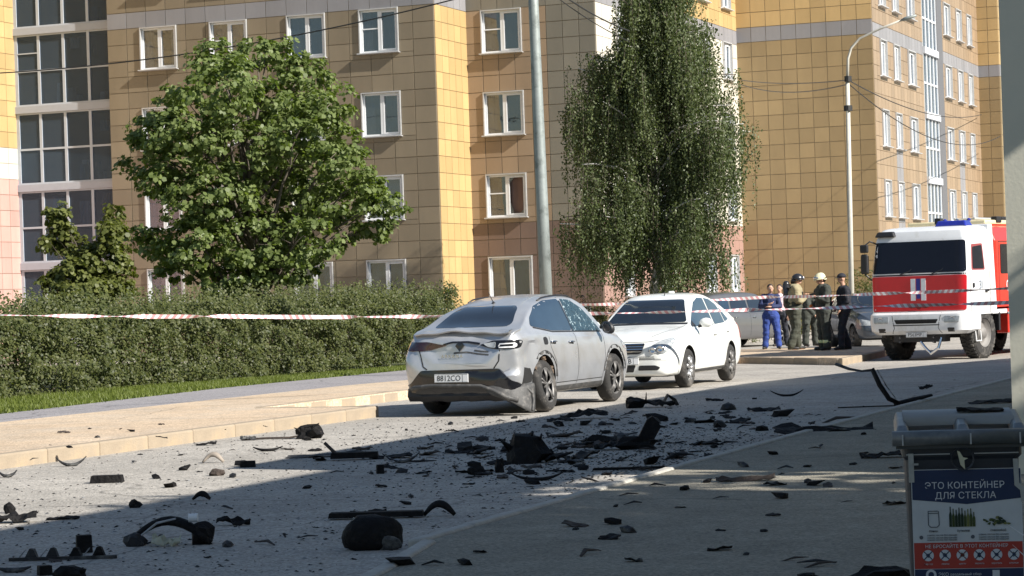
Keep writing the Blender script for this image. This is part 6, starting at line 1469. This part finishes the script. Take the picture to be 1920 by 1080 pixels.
    for i in range(26):
        cx = 1866+rr.gauss(0, 11); cy = 984-abs(rr.gauss(0, 6)); q = [(cx+rr.uniform(2, 6)*math.cos(a), cy+rr.uniform(1.5, 4)*math.sin(a)) for a in (0, 1.5, 2.6, 3.9, 5.1)]; flat(q, gn[i % 3], 'shard_print', -.0045-.0001*i)
    for i in range(6):
        cx = 1737.5+i*31.5; cy = 1041; o = MB().lathe([(.0001, -.0042), (.0235, -.0042)], 24, 'y').build('warning_disc', wh, pt, loc=(X(cx), 0, Z(cy)))
        q = MB()
        for (a, c) in (((-.017, -.017), (.017, .017)), ((-.017, .017), (.017, -.017))):
            a = Vector((a[0], 0, a[1])); c = Vector((c[0], 0, c[1])); d = (c-a).normalized(); nn_ = Vector((-d.z, 0, d.x))*.0022; y = Vector((0, -.0054, 0)); q.quad(a-nn_+y, c-nn_+y, c+nn_+y, a+nn_+y)
        q.build('cross', navy if i != 2 else mat('print_dark_red', (.15, .02, .02), .5), o)
        bl = MB(); pts = [(rr.uniform(.006, .012)*math.cos(a), -.0050, rr.uniform(.006, .012)*math.sin(a)) for a in (0, .9, 1.8, 2.7, 3.6, 4.5, 5.4)]; bl.add(pts, [tuple(range(7))]).build('pictogram', (dk, dk, gn[0], M_ink, dk, dk)[i], o)
        lt(('фарфор', 'лампы', 'цветы', 'зеркала', 'хрусталь', 'шприцы')[i], cx, 1057, .010, wh)
    MB().lathe([(.012, -.0045), (.022, -.0045)], 18, 'y').build('round_logo', wh, pt, loc=(X(1742), 0, Z(1077))); lt('ЭКО', 1765, 1077, .02, wh); lt('раздельный сбор', 1806, 1077, .015, wh); flat([(1855, 1070), (1855, 1084), (1868, 1084), (1868, 1070)], wh, 'small_logo', -.0045)
    q = MB(); 
    for (a, c, w) in (((1884, 984), (1914, 1006), .006), ((1893, 1023), (1914, 1044), .004)):
        p_ = Vector((X(a[0]), -.0065, Z(a[1]))); r_ = Vector((X(c[0]), -.0065, Z(c[1]))); d = (r_-p_).normalized(); nn_ = Vector((-d.z, 0, d.x))*w/2; q = MB(); q.quad(p_-nn_*.2, r_-nn_, r_+nn_, p_+nn_*.2); q.build('scratch', M_fwl, pt)
    for s in (-1, 1): MB().lathe([(.001, -.025), (.08, -.025), (.1, -.015), (.1, .015), (.08, .025), (.001, .025)], 20, 'x').build('wheel', M_tyre, root, loc=(s*.21, .47, .10))
    MB().tube([(-.2, D_+.06, zt+.02), (.2, D_+.06, zt+.02)], .014, 8).build('push_bar', M_bin, root)
    return base, rz, zl
BIN = bin_()
# ---------------------------------------------------------------- wreckage on the road
M_char = mat('charred_plastic', (.010, .0095, .010), .7, spec=.15, var=.4, scale=18, bump=1.5, bscale=30, col2=(.018, .017, .016), c2scale=9, c2lo=.52, c2hi=.75)
M_grp = mat('burnt_grey_panel', (.025, .025, .027), .6, spec=.3, var=.4, scale=14, bump=.8, col2=(.15, .15, .14), c2scale=6, c2lo=.5, c2hi=.7)
M_scu = mat('scuffed_silver_scrap', (.34, .34, .34), .4, metal=.2, var=.3, scale=12, col2=(.05, .05, .05), c2scale=5, c2lo=.45, c2hi=.6)
M_brn = mat('rusty_scrap', (.045, .033, .027), .8, var=.4, scale=15, bump=1.)
CR = Vector((_c, _s, 0)); CF = Vector((-_s, _c, 0))
def chunk(b, c, s, seed, rough=.35, sub=2):
    bm = bmesh.new(); bmesh.ops.create_icosphere(bm, subdivisions=sub, radius=1)
    for v in bm.verts:
        n = noise.noise(v.co*1.3+Vector((seed*3.1, 1, 2)))+.6*noise.noise(v.co*3.1+Vector((seed, 5, 2))); q = v.co*(1+rough*n*1.6)
        q.z = max(q.z, -.55); v.co = Vector((q.x*s[0], q.y*s[1], (q.z+.55)*s[2]/1.55))+Vector(c)
    bm.verts.index_update(); b.add([tuple(v.co) for v in bm.verts], [tuple(v.index for v in f.verts) for f in bm.faces]); bm.free(); return b
def sheet_piece(b, c, w, d, h, seed, nx=10, ny=5, bend=.3, th=.008):
    """crumpled torn sheet, w along x, rising to h"""
    rr = random.Random(seed); V = []; c = Vector(c)
    for j in range(ny+1):
        for i in range(nx+1):
            u = i/nx*2-1; v = j/ny*2-1; edge = 1-.28*abs(noise.noise(Vector((u*2.3+seed, 3, v*.3))))-(.25 if abs(u) > .9 else 0)
            x = u*w/2*(1-.12*abs(noise.noise(Vector((v*3, seed, 1))))); y = v*d/2*edge
            z = h*(.5+.5*math.sin(u*2.2+seed))*bend+h*.5*abs(noise.noise(Vector((u*2.1, v*1.7, seed*1.7))))*1.6+h*.25*(v+1)*.5
            V.append(c+Vector((x, y, max(.004, z))))
    n = (nx+1); F = [(j*n+i, j*n+i+1, (j+1)*n+i+1, (j+1)*n+i) for j in range(ny) for i in range(nx)]
    o = len(V); V2 = [v-Vector((0, 0, th)) for v in V]; F2 = [tuple(q+o for q in f[::-1]) for f in F]
    rim = [(i, i+1) for i in range(nx)]+[(ny*n+i+1, ny*n+i) for i in range(nx)]+[((j+1)*n, j*n) for j in range(ny)]+[(j*n+nx, (j+1)*n+nx) for j in range(ny)]
    b.add(V+V2, F+F2+[(a, c_, c_+o, a+o)[::-1] for a, c_ in rim]); return b
def scrap(name, label, px, py, kind, w, h, m=None, d=None, lab_cat='car wreckage', rz=0, seed=0, on=None, group=None, kids=()):
    """px,py foot of the piece; w,h in photo pixels"""
    g = at(px, py, .05 if on == 'walk' else (.14 if on == 'path' else 0)) if on != 'abs' else px
    k = scale_at(g); W_, H_ = w/k, h/k; D_ = (d/k if d else W_*.45); m = m or M_char; b = MB()
    if kind == 'chunk': chunk(b, (0, 0, 0), (W_/2, D_/2, H_), seed)
    elif kind == 'smooth': chunk(b, (0, 0, 0), (W_/2, D_/2, H_), seed, .10, 3)
    elif kind == 'sheet': sheet_piece(b, (0, 0, 0), W_, D_, H_, seed)
    elif kind == 'block': b.box((0, 0, H_/2), (W_, D_, H_), top=.92)
    elif kind == 'rod': b.tube([(-W_/2, 0, .012), (-W_*.2, .02, .02), (W_*.1, -.015, .018), (W_/2, 0, max(.015, H_*.5))], [.012, .016, .016, .01], 7, flat=.8)
    elif kind == 'bar': 
        b.box((0, 0, H_*.4), (W_, D_, H_*.5), top=.97)
    elif kind == 'arc':
        pts = [Vector((-W_/2+W_*i/10, .10*W_*math.sin(i*.5), max(.01, H_*math.sin(math.pi*i/10)**.8*.9))) for i in range(11)]; b.tube(pts, [H_*.10+.018*math.sin(math.pi*i/10)+.006 for i in range(11)], 8, flat=.7)
    elif kind == 'bowl':
        pts = [Vector((-W_/2+W_*i/10, .06*W_*math.cos(i*.6), .012+H_*abs(i/5-1)**2.2*.9)) for i in range(11)]; b.tube(pts, [.008+.02*math.sin(math.pi*i/10) for i in range(11)], 8, flat=.6)
    elif kind == 'poly':
        pass
    o = b.build(name, m, None, smooth=kind in ('smooth', 'rod', 'arc', 'bowl'), loc=g, rot=(0, 0, YAW+rz), bevel=.004 if kind in ('block', 'bar') else 0)
    if kind == 'smooth': pass
    tag(o, label, lab_cat, group)
    return o, W_, H_, D_
def kid(o, name, m, b, **k): return b.build(name, m, o, **k)
def path_tube(o, name, m, pts, k, r, g, **kw):
    """pts are offsets (right px, up px, away m) from the foot"""
    return kid(o, name, m, MB().tube([Vector((a/k, c, u/k)) for a, u, c in pts], r, 8, flat=kw.pop('flat', .5)), smooth=True)

# 1 the big rounded shell by the kerb corner
o, w, h, d = scrap('burnt_shell', 'big rounded burnt black shell lying by the kerb corner in the foreground', 700, 1029, 'smooth', 118, 66, M_char, 80, seed=2)
kid(o, 'torn_foam', M_grp, chunk(MB(), (w*.27, -d*.36, 0), (w*.17, d*.12, h*.42), 5))
kid(o, 'clip', M_scu, MB().box((-w*.30, -d*.1, h*.80), (.02, .01, .05), rot=Matrix.Rotation(.4, 3, 'Y')))
# 2 lamp unit with bright strips
o, w, h, d = scrap('lamp_housing', 'torn lamp housing with silver strips and a white cap, left foreground', 318, 1022, 'arc', 160, 50, M_char, seed=1)
k = w/160
kid(o, 'housing_end', M_char, chunk(MB(), (w*.40, 0, 0), (w*.13, w*.13, h*.9), 3)); kid(o, 'lamp_tail', M_grp, chunk(MB(), (-w*.40, 0, 0), (w*.14, w*.09, h*.5), 6))
for i in range(2): kid(o, 'silver_strip', M_scu, MB().tube([(-w*.30, -.06-.03*i, h*.45), (-w*.12, -.07-.03*i, h*.88), (w*.1, -.06-.03*i, h*1.02)], [.007, .008, .006], 6))
kid(o, 'clear_lens', mat('yellowed_lens', (.40, .40, .30), .3, var=.3, scale=12), sheet_piece(MB(), (-w*.02, -.07, .0), w*.34, .08, h*.55, 4)); kid(o, 'white_cap', M_plate, MB().lathe([(.001, -.03), (.028, -.03), (.028, .03), (.001, .03)], 14, 'x'), loc=(w*.30, -.05, h*1.02))
# 3 rail with brackets
g = at(118, 1050, 0); k = scale_at(g); b = MB().box((0, 0, .012), (205/k, .02, .02)); o = b.build('mounting_rail', M_grp, None, loc=g, rot=(0, 0, YAW-.06)); tag(o, 'long thin rail with a row of upright brackets, bottom left corner', 'car wreckage')
for i, x in enumerate((-62, -22, 22, 66)):
    kid(o, 'bracket', M_char if i > 1 else M_grp, MB().add([(x/k-.035, 0, .02), (x/k+.04, 0, .02), (x/k+.02, 0, .07+.01*(i % 2)), (x/k-.005, 0, .075), (x/k-.035, .05, .02), (x/k+.04, .05, .02), (x/k+.02, .05, .07), (x/k-.005, .05, .075)], [(0, 1, 2, 3), (7, 6, 5, 4), (0, 4, 5, 1), (1, 5, 6, 2), (2, 6, 7, 3), (3, 7, 4, 0)]))
for x in (-80, -40, 42): kid(o, 'wire_stay', M_scu, MB().tube([(x/k-.02, 0, .01), (x/k+.03, .01, .07)], .004, 5))
# the rest: name, label, foot x, foot y, kind, w, h, material, depth, turn, seed, where
L = [
 ('module_box', 'upright black square module standing just above the bracket rail', 158, 1036, 'block', 30, 33, M_char, 22, .3, 1, None),
 ('scrap_chunk', 'black angular lump cut by the bottom edge, near the left corner', 132, 1084, 'chunk', 62, 24, M_char, 40, 0, 2, None),
 ('scrap_piece', 'small tilted black block left of the angular lump at the bottom', 84, 1078, 'block', 26, 18, M_char, 20, .5, 3, None),
 ('scrap_strip', 'thin flat dark strip at the very bottom left', 25, 1073, 'bowl', 66, 6, M_grp, 20, 0, 4, None),
 ('twisted_panel', 'twisted flat black panel at the left edge on the shadow line', 28, 980, 'sheet', 84, 30, M_char, 46, .1, 5, None),
 ('scrap_chunk', 'small black lump on top of the twisted panel at the left edge', 18, 962, 'chunk', 22, 20, M_char, 16, 0, 6, None),
 ('flat_scrap', 'low flat dark scrap right of the twisted panel, on the shadow line', 118, 974, 'sheet', 62, 9, M_char, 26, 0, 7, None),
 ('trim_strip', 'curved grey trim strip with upturned end on the sunlit road near the kerb', 133, 874, 'bowl', 58, 17, M_grp, 20, 0, 8, None),
 ('trim_strip', 'short grey trim strip at the left picture edge by the kerb', 14, 895, 'bowl', 36, 12, M_grp, 20, 0, 9, None),
 ('foam_block', 'long black rectangular block on the sunlit road', 201, 905, 'block', 62, 14, M_char, 26, 0, 10, None),
 ('foam_block', 'short black rectangular block left of the shadow edge', 465, 876, 'block', 29, 12, M_char, 16, 0, 11, None),
 ('flat_scrap', 'narrow curved black scrap below the tangled rod on the sunlit road', 502, 846, 'bowl', 56, 7, M_char, 20, 0, 12, None),
 ('scrap_piece', 'small upright black piece in the shade right of the short block', 713, 888, 'block', 14, 17, M_char, 14, .2, 13, None),
 ('long_panel', 'long low black panel in the shade behind the rounded shell', 706, 972, 'bar', 180, 20, M_char, 30, -.06, 14, None),
 ('curved_scrap', 'arched black scrap with a spike at the right end of the long panel', 824, 968, 'arc', 58, 26, M_char, 16, 0, 15, None),
 ('crumpled_scrap', 'crumpled dark scrap between lamp housing and rounded shell', 438, 985, 'sheet', 64, 20, M_char, 24, 0, 16, None),
 ('flat_scrap', 'flat oval dark scrap in the shade behind the big black heap', 862, 850, 'sheet', 56, 10, M_char, 24, 0, 17, None),
 ('thin_rod', 'long thin black rod lying in the shade towards the right kerb', 1210, 881, 'bar', 200, 10, M_char, 8, -.05, 18, None),
 ('curved_scrap', 'curved dark strip in front of the big black heap', 1008, 901, 'bowl', 96, 12, M_char, 20, 0, 19, None),
 ('scrap_chunk', 'round black lump left of the curved strip in the shade', 892, 890, 'chunk', 34, 18, M_char, 22, 0, 20, None),
 ('scrap_chunk', 'pointed black lump in front of the big black heap', 937, 886, 'chunk', 20, 26, M_char, 14, 0, 21, None),
 ('flat_scrap', 'flat black scrap next to the right kerb in mid distance', 1362, 859, 'sheet', 84, 12, M_char, 36, -.1, 22, None),
 ('flat_scrap', 'dark slab along the right kerb beyond the flat scrap', 1545, 816, 'sheet', 190, 28, M_char, 90, -.05, 23, None),
 ('clod', 'long clump of dark debris lying alone on the right pavement', 1398, 902, 'sheet', 112, 15, M_brn, 26, -.06, 24, 'walk'),
 ('flat_scrap', 'black slab on the pavement touching the glass bin outline', 1655, 858, 'sheet', 84, 14, M_char, 40, 0, 25, 'walk'),
 ('flat_scrap', 'thin black slab on the pavement near the wall', 1862, 756, 'sheet', 90, 9, M_char, 40, 0, 26, 'walk'),
 ('scrap_chunk', 'dark lump of wreckage at the bottom edge left of the bin', 1650, 1090, 'chunk', 110, 30, M_char, 60, 0, 27, 'walk'),
 ('scrap_chunk', 'small dark lump at the bottom edge on the pavement', 1512, 1085, 'chunk', 40, 12, M_char, 30, 0, 28, 'walk'),
 ('bent_wire', 'thin bent rod with an upturned end in the distant shade', 1476, 743, 'bowl', 62, 11, M_char, 14, 0, 29, None),
 ('flat_scrap', 'flat black scrap in the shade below the bent rod', 1432, 771, 'sheet', 62, 12, M_char, 30, 0, 30, None),
 ('scrap_piece', 'small black scrap right of the tall bent beam', 1736, 730, 'sheet', 26, 12, M_char, 16, 0, 31, None),
 ('flat_scrap', 'low dark scrap just behind the crossover front wheel shadow', 1095, 785, 'sheet', 90, 22, M_char, 40, 0, 32, None),
 ('flat_scrap', 'flat dark scrap under the crossover front wheel', 1050, 790, 'sheet', 50, 9, M_char, 30, 0, 33, None),
 ('flat_scrap', 'thin dark scrap on the paving beside the left kerb far end', 120, 812, 'sheet', 24, 6, M_brn, 12, 0, 34, 'path'),
 ('curved_scrap', 'small dark curl on the shadow line left of the lamp housing', 253, 952, 'chunk', 24, 15, M_char, 14, 0, 35, None),
 ('curved_scrap', 'arched black scrap in the shade above the lamp housing', 378, 938, 'arc', 34, 14, M_char, 14, 0, 36, None),
 ('scrap_chunk', 'brownish crumpled scrap on the sunlit road left of the short block', 406, 892, 'chunk', 30, 13, M_brn, 16, 0, 37, None),
 ('flat_scrap', 'ragged dark strip at the foot of the left kerb', 387, 835, 'sheet', 38, 8, M_char, 14, 0, 38, None),
 ('scrap_piece', 'light grey bent scrap on the sunlit road', 400, 868, 'arc', 40, 18, mat('pale_scrap', (.28, .24, .2), .7), 14, 0, 39, None),
 ('scrap_chunk', 'black lump in the distant shade under the tall dark fin', 1130, 832, 'chunk', 60, 16, M_char, 30, 0, 40, None),
 ('flat_scrap', 'flat dark scrap in the shade left of the white saloon wheel', 1340, 752, 'sheet', 34, 7, M_char, 16, 0, 41, None),
]
for (nm, lab, px, py, kd, w, h, m, d, rz, sd_, on) in L: scrap(nm, lab, px, py, kd, w, h, m, d, rz=rz, seed=sd_, on=on)
# 10 tangled rod
o, w, h, d = scrap('tangled_rod', 'brown rod ending in a tangle of torn metal on the sunlit road', 528, 824, 'rod', 150, 24, M_brn, seed=1)
kid(o, 'tangle', M_char, chunk(MB(), (w*.33, 0, 0), (w*.17, w*.12, h*.95), 9, .6)); 
for a in ((w*.20, w*.42, 1.1), (w*.33, w*.48, 1.2), (w*.28, w*.16, .9)): kid(o, 'torn_strip', M_char, MB().tube([(w*.3, 0, .02), ((a[0]+a[1])/2, -.03, h*.8*a[2]), (a[1], -.02, h*a[2])], [.014, .012, .004], 6))
kid(o, 'rod_foot', M_grp, sheet_piece(MB(), (-w*.42, 0, 0), w*.2, .06, h*.5, 8))
# 12 upturned beam with flat tail
o, w, h, d = scrap('bumper_beam', 'dark beam with one end turned up, on the shade edge mid road', 665, 862, 'bar', 90, 22, M_char, 26, seed=3)
kid(o, 'raised_end', M_brn, MB().tube([(-w*.30, 0, h*.2), (-w*.62, .03, h*1.5)], [.03, .028], 8, flat=.6)); kid(o, 'flat_tail', M_char, sheet_piece(MB(), (w*.75, .05, 0), w*.9, .22, h*.5, 6))
o, w, h, d = scrap('flat_scrap', 'long flat grey sheet straddling the shade edge', 612, 856, 'sheet', 150, 8, M_grp, 60, rz=-.05, seed=44)  # dark sheet laid where a flat shadow crosses the road
# 13 pale curved shard with dark tail
o, w, h, d = scrap('curved_shard', 'pale curved shard with a thin dark tail in the shade', 752, 868, 'bowl', 70, 18, M_grp, seed=3); kid(o, 'pale_shell', M_scu, sheet_piece(MB(), (-w*.25, 0, 0), w*.4, .1, h*.9, 3)); kid(o, 'dark_tail', M_char, MB().tube([(0, 0, .015), (w*.5, .0, .012), (w*.95, .02, .012)], [.014, .02, .008], 6, flat=.5))
# 18 big black heap
o, w, h, d = scrap('wreckage_heap', 'biggest black heap of burnt car parts in the middle of the road', 990, 868, 'chunk', 84, 50, M_char, 60, seed=12)
for (x0, x1, zt, r_) in ((-.1, -.55, .85, .05), (.05, .12, 1.15, .06), (.2, .32, 1.05, .05), (-.3, -.62, .95, .02), (.4, 1.0, .35, .05), (.1, .7, .2, .04)):
    kid(o, 'torn_strip', M_char, MB().tube([(w*x0, 0, .02), (w*(x0+x1)/2, .04, h*zt*.6), (w*x1, -.02, h*zt)], [r_, r_*.9, r_*.5], 7, flat=.4))
kid(o, 'torn_sheet', M_char, sheet_piece(MB(), (w*.6, .05, 0), w*.7, .25, h*.45, 2)); kid(o, 'torn_sheet', M_grp, sheet_piece(MB(), (w*.95, -.1, 0), w*.6, .18, h*.2, 5))
# 19 tall fin
o, w, h, d = scrap('torn_fin', 'tall black fin of torn bodywork leaning right, in the middle distance shade', 1190, 842, 'chunk', 90, 24, M_char, 50, seed=15)
kid(o, 'fin', M_char, MB().add([(-.05*w, 0, .0), (.30*w, 0, .0), (.58*w, .04, h*1.7), (.40*w, .06, h*2.5), (.28*w, .05, h*2.2), (.12*w, .02, h*1.1), (-.05*w, .14, .0), (.30*w, .14, .0), (.58*w, .12, h*1.7), (.40*w, .13, h*2.5), (.28*w, .12, h*2.2), (.12*w, .12, h*1.1)], [(0, 1, 2, 3, 4, 5), (11, 10, 9, 8, 7, 6)]+[(i, 6+i, 6+(i+1) % 6, (i+1) % 6) for i in range(6)])); kid(o, 'torn_sheet', M_char, sheet_piece(MB(), (-w*.55, 0, 0), w*.6, .25, h*.9, 7)); kid(o, 'bright_edge', M_scu, sheet_piece(MB(), (-w*.9, -.1, 0), w*.5, .05, h*.22, 8))
# 23 arch piece by the front wheel
o, w, h, d = scrap('wheel_arch_piece', 'torn black wheel arch with ribbed end lying between the two near cars', 1220, 764, 'sheet', 90, 24, M_char, 40, seed=9)
kid(o, 'ribbed_end', M_grp, MB().tube([(w*.22, -.05, .02), (w*.36, -.03, h*.95), (w*.5, .0, h*.55), (w*.56, .02, .02)], [.05, .045, .045, .04], 8, flat=.4)); kid(o, 'spike', M_char, MB().tube([(-w*.1, 0, h*.3), (-w*.08, 0, h*1.2)], [.02, .004], 6)); kid(o, 'lump', M_char, chunk(MB(), (-w*.3, 0, 0), (w*.2, .12, h*.8), 3))
# 24 long bent beam
g = at(1690, 762, 0); k = scale_at(g); P_ = lambda px, py, dd=0.: CR*0+Vector(((px-1690)/k, dd, (762-py)/k-.0+.033*(px-1690)/k*-1))
o = MB().tube([P_(1640, 692, .1), P_(1652, 722, .06), P_(1668, 748, .02), P_(1690, 758, 0)], [.075, .085, .08, .06], 8, flat=.35).build('bent_beam', M_char, None, smooth=True, loc=g, rot=(0, 0, YAW)); tag(o, 'tall bent black beam standing up from the road by the right kerb', 'car wreckage')
kid(o, 'beam_foot', M_char, MB().tube([P_(1680, 757), P_(1715, 750, .1), P_(1752, 742, .2)], [.06, .07, .04], 8, flat=.45), smooth=True); kid(o, 'thin_arm', M_grp, MB().tube([P_(1642, 694, .1), P_(1625, 697, .3), P_(1605, 694, .5), P_(1582, 685, .6)], [.03, .022, .03, .035], 7, flat=.6), smooth=True); kid(o, 'pale_edge', M_scu, MB().tube([P_(1648, 693, .02), P_(1662, 722, -.02), P_(1680, 748, -.04)], [.008, .008, .006], 5)); kid(o, 'thin_rod', M_char, MB().tube([P_(1570, 764, -.05), P_(1680, 760, -.05)], .008, 5))
# shard lying on the bin lid
bb, brz, bzl = BIN; R3 = Matrix.Rotation(brz, 3, 'Z'); q = R3 @ Vector((.10, .40, 0)); o = sheet_piece(MB(), (0, 0, 0), .20, .10, .022, 3).build('flat_shard', M_char, None, loc=(bb.x+q.x, bb.y+q.y, bb.z+bzl+.10), rot=(0, 0, brz)); tag(o, 'flat dark shard resting on top of the bin lid', 'car wreckage')
# countable small fragments: each its own thing
rr = random.Random(31); protos = []
for i in range(10):
    b = MB(); sz = 1.
    if i % 3 == 0: sheet_piece(b, (0, 0, 0), .16, .10, .035, i*3+1, 5, 3)
    elif i % 3 == 1: chunk(b, (0, 0, 0), (.055, .045, .05), i, .5, 1)
    else: b.tube([(-.09, 0, .01), (0, .02, .025), (.09, -.01, .012)], [.008, .018, .006], 6, flat=.5)
    protos.append(b.mesh('fragment', (M_char, M_char, M_grp, M_brn, M_char)[i % 5]))
LM = [(990, 850, 'the black heap'), (1200, 830, 'the tall fin'), (700, 1000, 'the rounded shell'), (318, 1000, 'the lamp housing'), (700, 950, 'the long panel'), (1690, 750, 'the bent beam'), (201, 895, 'the black block'), (528, 815, 'the tangled rod'), (1210, 875, 'the thin rod'), (1545, 805, 'the kerbside slab'), (1398, 895, 'the debris clump'), (1220, 755, 'the wheel arch piece'), (660, 850, 'the upturned beam'), (118, 1045, 'the bracket rail'), (30, 970, 'the twisted panel'), (1362, 855, 'the flat kerbside scrap'), (1000, 790, 'the crossover'), (1476, 738, 'the bent rod'), (752, 860, 'the pale shard'), (1655, 850, 'the bin'), (1500, 1060, 'the bottom edge')]
labs = {'s': 'small dark fragment on sunlit road', 'd': 'small dark fragment on shaded road', 'w': 'small dark fragment on right pavement', 'p': 'tiny dark fragment on sandy paving'}
grp = {'s': 'fragments on the sunlit road', 'd': 'fragments on the shaded road', 'w': 'fragments on the right pavement', 'p': 'fragments on the sandy paving'}
made = 0; tries = 0
while made < 290 and tries < 5000:
    tries += 1; r_ = rr.random()
    if r_ < .50: x, y = rr.gauss(1080, 230), rr.gauss(845, 42)
    elif r_ < .66: x, y = rr.uniform(0, 900), rr.uniform(800, 1070)
    elif r_ < .84: x, y = rr.gauss(1350, 160), rr.gauss(805, 30)
    elif r_ < .93: x, y = rr.uniform(900, 1700), rr.uniform(860, 1070)
    else: x, y = rr.uniform(0, 700), rr.uniform(770, 870)
    if not (0 < x < 1880 and 735 < y < 1078): continue
    if x > 1680 and y > 760: continue
    g = at(x, y, 0)
    if -13.4 < g.x < -6.55:
        if g.x < -10.9: z = 's'
        else: z = 'd'
        if g.x < -11 and 28.5 < g.y < 41: continue
    elif -6.0 < g.x < 0 and g.y > 12.6: z = 'w'; g = at(x, y, .05)
    elif -17 < g.x < -13.7 and g.y < 29: z = 'p'; g = at(x, y, .14)
    else: continue
    s = rr.uniform(.35, 1.15)*(1.0 if z != 'p' else .6)*(rr.choice((1, 1, 2.0)) if z == 'd' and 20 < g.y < 32 else 1); o = link('fragment', protos[rr.randrange(10)], None, g, (rr.uniform(-.15, .15), rr.uniform(-.15, .15), rr.uniform(0, 6.28))); o.scale = (s*rr.uniform(.7, 1.3), s, s)
    mk = min(LM, key=lambda q: (q[0]-x)**2+((q[1]-y)*3)**2); tag(o, labs[z]+', nearest '+mk[2], 'debris', grp[z]+' nearest '+mk[2]); made += 1
# crumbs nobody could count
V = []; F = []; n = 9000
for i in range(n):
    if rr.random() < .72: x, y = rr.gauss(1120, 260), rr.gauss(838, 40)
    else: x, y = rr.uniform(0, 1500), rr.uniform(790, 1075)
    if not (0 < x < 1700 and 730 < y < 1078): continue
    g = at(x, y, 0)
    if not (-13.4 < g.x < -6.1) or (g.x < -10.9 and g.y > 29): continue
    s = rr.uniform(.004, .024); a = rr.uniform(0, 6.28); o_ = len(V); ca, sa = math.cos(a)*s, math.sin(a)*s*.7
    V += [(g.x+ca, g.y+sa, g.z+.001), (g.x-sa, g.y+ca*.6, g.z+.001), (g.x-ca, g.y-sa, g.z+.001), (g.x+sa*.3, g.y-.1*ca, g.z+s*.45)]; F += [(o_, o_+1, o_+3), (o_+1, o_+2, o_+3), (o_+2, o_, o_+3)]
me = bpy.data.meshes.new('crumbs'); me.from_pydata(V, [], F); [me.materials.append(m_) for m_ in (M_char, M_grp, M_scu)]
me.polygons.foreach_set('material_index', [(0, 0, 1, 0, 2, 1, 0, 2)[(i//3) % 8] for i in range(len(F))]); me.update()
tag(link('crumbs', me), 'fine dark crumbs and splinters strewn over the road', 'debris', kind='stuff')
